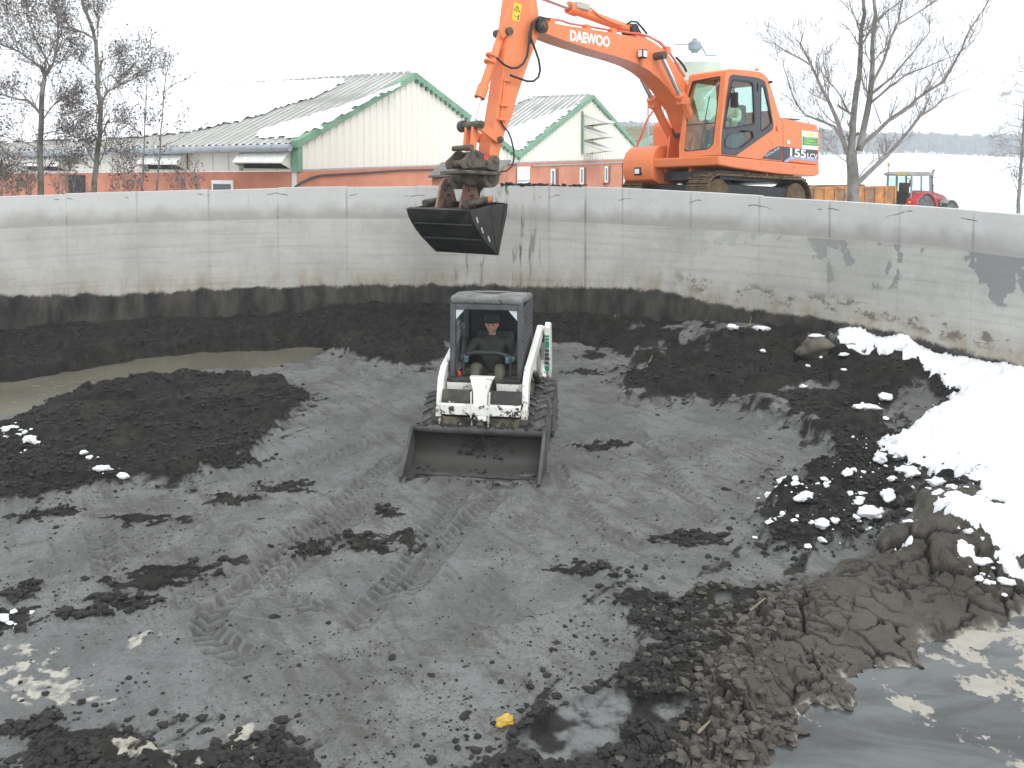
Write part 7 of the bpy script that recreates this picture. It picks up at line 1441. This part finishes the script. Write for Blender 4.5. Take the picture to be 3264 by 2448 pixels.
def wheel(par, x, y, r_, wd, rimc):
    wh = empty('wheel', (x, y, r_)); wh.parent = par; m = MB(); m.lathe([(r_ * .55, -wd / 2), (r_ * .9, -wd / 2), (r_ * .97, -wd * .4), (r_, 0), (r_ * .97, wd * .4), (r_ * .9, wd / 2), (r_ * .55, wd / 2)], (0, 0, 0), (0, 1, 0), 28)
    for k in range(18):
        for sg in (-1, 1): a = 2 * math.pi * (k + (.5 if sg > 0 else 0)) / 18; m.beam((r_ * math.cos(a), 0, r_ * math.sin(a)), (r_ * .99 * math.cos(a + .2), sg * wd * .48, r_ * .99 * math.sin(a + .2)), .06, .07, up=(math.cos(a), 0, math.sin(a)))
    m.build('tyre', M_tyre, wh); m = MB(); m.lathe([(r_ * .56, -wd * .3), (r_ * .56, wd * .3), (r_ * .2, wd * .12), (.03, wd * .12)], (0, 0, 0), (0, 1 if y > 0 else -1, 0), 20); m.build('rim', rimc, wh)
for y in (-.85, .85): wheel(tr, 0, y, .86, .5, M_tgrey); wheel(tr, 2.5, y * .95, .62, .4, M_tgrey)
m = MB(); m.box(-.3, 2.6, -.32, .32, .6, 1.15); m.build('gearbox', M_tgrey, tr, bevel=.04)
m = MB(); m.prism([(1.05, -.42, 1.15), (1.05, -.42, 1.86), (1.6, -.42, 1.84), (2.7, -.42, 1.58), (3.02, -.42, 1.42), (3.05, -.42, 1.05)], (0, .84, 0)); bon = m.build('bonnet', M_red, tr, bevel=.06, seg=3)
for y in (-.424, .42): m = MB(); m.prism([(1.2, y, 1.60), (1.2, y, 1.72), (2.9, y, 1.40), (2.9, y, 1.30)], (0, .004, 0)); m.build('side_stripe', M_tgrey, bon)
for y in (-.85, .85):
    m = MB(); arc_ = [(math.cos(R(a)), math.sin(R(a))) for a in range(5, 171, 15)]; m.plate([(c_ * .98, .9 + s_ * .93) for c_, s_ in arc_] + [(c_ * .90, .9 + s_ * .87) for c_, s_ in arc_[::-1]], [], lambda u, v, w_, y=y: Vector((u, y - .31 + w_, v)), .62); fd = m.build('fender', M_red, tr)
    m = MB(); m.box(-1.0, -.93, y - .2, y + .2, .95, 1.45); m.build('fender_back', M_red, fd); m = MB(); m.box(-1.02, -1.001, y - .10, y + .10, 1.26, 1.40); lm = m.build('rear_lamp', pm('lamp_red', (.7, .08, .02), .3), fd)
    lm.data.materials[0] = bpy.data.materials['lamp_red']
e_ = NT('lit_tail_lamp'); e_.set((.8, .1, .03), .4); e_.b.inputs['Emission Color'].default_value = (1, .25, .05, 1); e_.b.inputs['Emission Strength'].default_value = 2.; m = MB(); m.box(-1.03, -1.021, -.89, -.79, 1.29, 1.37); m.build('lit_bulb', e_.m, tr)
for (x, y) in ((-.72, -.72), (-.72, .72), (1.02, -.72), (1.02, .72), (.15, -.74), (.15, .74)): m = MB(); m.beam((x, y, 1.25), (x * .93, y * .97, 2.66), .08, .08); m.build('cab_pillar', M_tgrey, tr)
for y in (-.73, .73):
    m = MB(); m.prism([(-.68, y, 1.7), (.11, y, 1.7), (.13, y, 2.62), (-.64, y, 2.62)], (0, .01, 0)); m.build('cab_pane', M_tgl, tr); m = MB(); m.prism([(.19, y, 1.3), (.98, y, 1.3), (.92, y, 2.62), (.17, y, 2.62)], (0, .01, 0)); m.build('cab_pane', M_tgl, tr)
m = MB(); m.prism([(-.72, -.68, 1.75), (-.72, .68, 1.75), (-.68, .66, 2.6), (-.68, -.66, 2.6)], (.01, 0, 0)); m.build('rear_pane', M_tgl, tr)
m = MB(); m.prism([(-.88, -.82, 2.66), (1.15, -.82, 2.66), (1.12, -.82, 2.82), (.6, -.82, 2.88), (-.7, -.82, 2.86), (-.9, -.82, 2.76)], (0, 1.64, 0)); rfm = m.build('cab_roof', M_tgrey, tr, bevel=.05, seg=3); m = MB(); m.box(-.91, -.88, -.6, .1, 2.70, 2.80); m.build('roof_plate', pm('yellow_plate', (.6, .42, .04), .5), rfm)
m = MB(); m.box(-.3, .3, -.3, .3, 1.3, 1.75); m.box(-.35, -.2, -.28, .28, 1.75, 2.3); m.build('seat', M_blk, tr, bevel=.05)
m = MB(); m.tube([(-.75, .6, 2.85), (-.75, .6, 3.15)], .02, 6); bcn = m.build('beacon_stem', M_blk, tr); m = MB(); m.lathe([(.07, 3.14), (.08, 3.18), (.07, 3.32), (.02, 3.36)], (-.75, .6, 0), n=12); m.build('beacon', pm('beacon_orange', (.85, .30, .12), .3), bcn)
m = MB(); m.tube([(1.25, -.62, 1.0), (1.25, -.62, 2.2)], .09, 12); m.tube([(1.25, -.62, 2.2), (1.25, -.62, 2.75), (1.32, -.62, 2.88), (1.44, -.62, 2.96)], .05, 10); m.build('exhaust', pm('exhaust_blue_grey', (.06, .075, .10), .45), tr)
m = MB(); m.tube([(1.05, .75, 2.5), (1.3, 1.0, 2.48), (1.9, 1.05, 2.45)], .02, 6); ma = m.build('mirror_arm', M_blk, tr); m = MB(); m.box(1.88, 1.93, .95, 1.15, 2.0, 2.4); m.build('mirror', M_blk, ma, bevel=.02); m = MB(); m.tube([(1.05, -.72, 2.55), (1.3, -.9, 2.6), (1.6, -1.0, 2.6)], .02, 6); m.build('mirror_arm', M_blk, tr)
m = MB(); m.plate([(2.5 + .75 * math.cos(R(a)), .62 + .75 * math.sin(R(a))) for a in range(10, 150, 20)] + [(2.5 + .70 * math.cos(R(a)), .62 + .70 * math.sin(R(a))) for a in range(130, 0, -20)], [], lambda u, v, w_: Vector((u, -1.0 + w_, v)), .45); m.build('front_mudguard', M_tgrey, tr)
t1 = at(2852, 600, 46.5); DT = Vector((.93, .3676, 0)); NTv = Vector((-.3676, .93, 0)); tl_ = 5.7; tg2 = gz1(t1.x, t1.y); zt2 = at(2852, 592, 46.5).z
TMx = Matrix(((DT.x, NTv.x, 0, t1.x - DT.x * tl_), (DT.y, NTv.y, 0, t1.y - DT.y * tl_), (0, 0, 1, tg2), (0, 0, 0, 1))); tra = tag(empty('farm_trailer', mw=TMx), 'rust-orange high-sided farm trailer behind the tree trunk and tractor', 'trailer'); ht = zt2 - tg2
m = MB(); m.box(0, tl_, 0, 2.2, .75, .9); m.build('bed', M_rost, tra)
npan = 9
for k in range(npan):
    for y in (0, 2.16): m = MB(); m.box(tl_ * k / npan + .01, tl_ * (k + 1) / npan - .01, y, y + .04, .9, ht - .1); m.build('side_board', M_rost if k % 3 else pm('brown_board', (.24, .15, .085), .8, var=.3), tra)
for k in range(npan + 1): m = MB(); m.box(tl_ * k / npan - .05, tl_ * k / npan + .05, -.07, -.002, .8, ht - .02); m.build('stake', M_rost, tra)
for y in (-.06, 2.16): m = MB(); m.box(-.06, tl_ + .06, y, y + .12, ht - .098, ht); m.build('top_rail', M_rost, tra)
for x in (0, tl_ - .04): m = MB(); m.box(x, x + .04, .06, 2.1, .9, ht - .1); m.build('end_board', M_rost, tra)
for x in (1.8, 2.9):
    for y in (.15, 2.05): wheel(tra, x, y, .5, .35, M_rost)
m = MB(); m.beam((tl_, 1.1, .7), (tl_ + 1.3, 1.1, .6), .12, .12); m.build('drawbar', M_rost, tra)
m = MB(); m.prism([(.1, .1, ht - .3), (tl_ - .1, .1, ht - .3), (tl_ - .1, 2.1, ht - .3), (.1, 2.1, ht - .3)], (0, 0, .2)); m.build('load', M_clod, tra)
# small van glimpsed under the excavator
vp = at(2135, 600, 34.); vg = gz1(vp.x, vp.y); van = tag(empty('parked_van', (vp.x, vp.y, vg)), 'white and blue van glimpsed under the excavator house', 'van'); k_ = (at(2135, 572, 34.).z - vg) / 1.9
van.scale = (k_, k_, k_); M_vblue = pm('van_blue', (.03, .07, .22), .35)
m = MB(); m.prism([(-.9, -.8, .35), (1.5, -.8, .35), (1.55, -.8, .8), (-.9, -.8, 1.0)], (0, 1.6, 0)); m.build('lower_body', M_vblue, van, bevel=.08, seg=3); m = MB(); m.prism([(-.9, -.75, 1.0), (1.5, -.75, .8), (1.2, -.75, 1.15), (.7, -.75, 1.75), (-.9, -.75, 1.9)], (0, 1.5, 0)); m.build('upper_body', M_whitep, van, bevel=.08, seg=3)
m = MB(); m.prism([(1.19, -.65, 1.2), (.74, -.65, 1.72), (.74, .65, 1.72), (1.19, .65, 1.2)], (.02, 0, .02)); m.build('windscreen', M_glass, van)
for x in (-.5, 1.0):
    for y in (-.72, .72): wheel(van, x, y, .32, .2, M_tgrey)
# mud spilled on top of the wall
pts = []
for (p0, p1, nn) in ((1590, 1700, 90), (1690, 1800, 60), (1810, 1840, 12), (1830, 1860, 10), (1420, 1560, 40)):
    for i in range(nn): a = wall_ang(random.uniform(p0, p1)); r_ = TR + random.uniform(.01, WT - .02); h_ = random.random(); pts.append((TC.x + math.sin(a) * r_, TC.y + math.cos(a) * r_, rimz(a) + .01 + .05 * h_ * h_))
caked('spilled_mud', pts, .015, .05, M_clod, None, 'dark mud spilled along the top of the wall under the arm', 'mud clods')

# ------------------------------------------------------------------ winter haze over the fields
m = MB(); m.box(-900, 900, -60, 760, -3.5, 34); hz = m.build('haze', None)
hz.data.materials.clear(); t = NT('winter_haze'); t.n.remove(t.b); pv = t.node('ShaderNodeVolumePrincipled'); pv.inputs['Color'].default_value = (.91, .96, 1, 1); pv.inputs['Density'].default_value = .0009; pv.inputs['Anisotropy'].default_value = .3
t.link(pv.outputs[0], t.out.inputs['Volume']); hz.data.materials.append(t.m); tag(hz, kind='stuff')
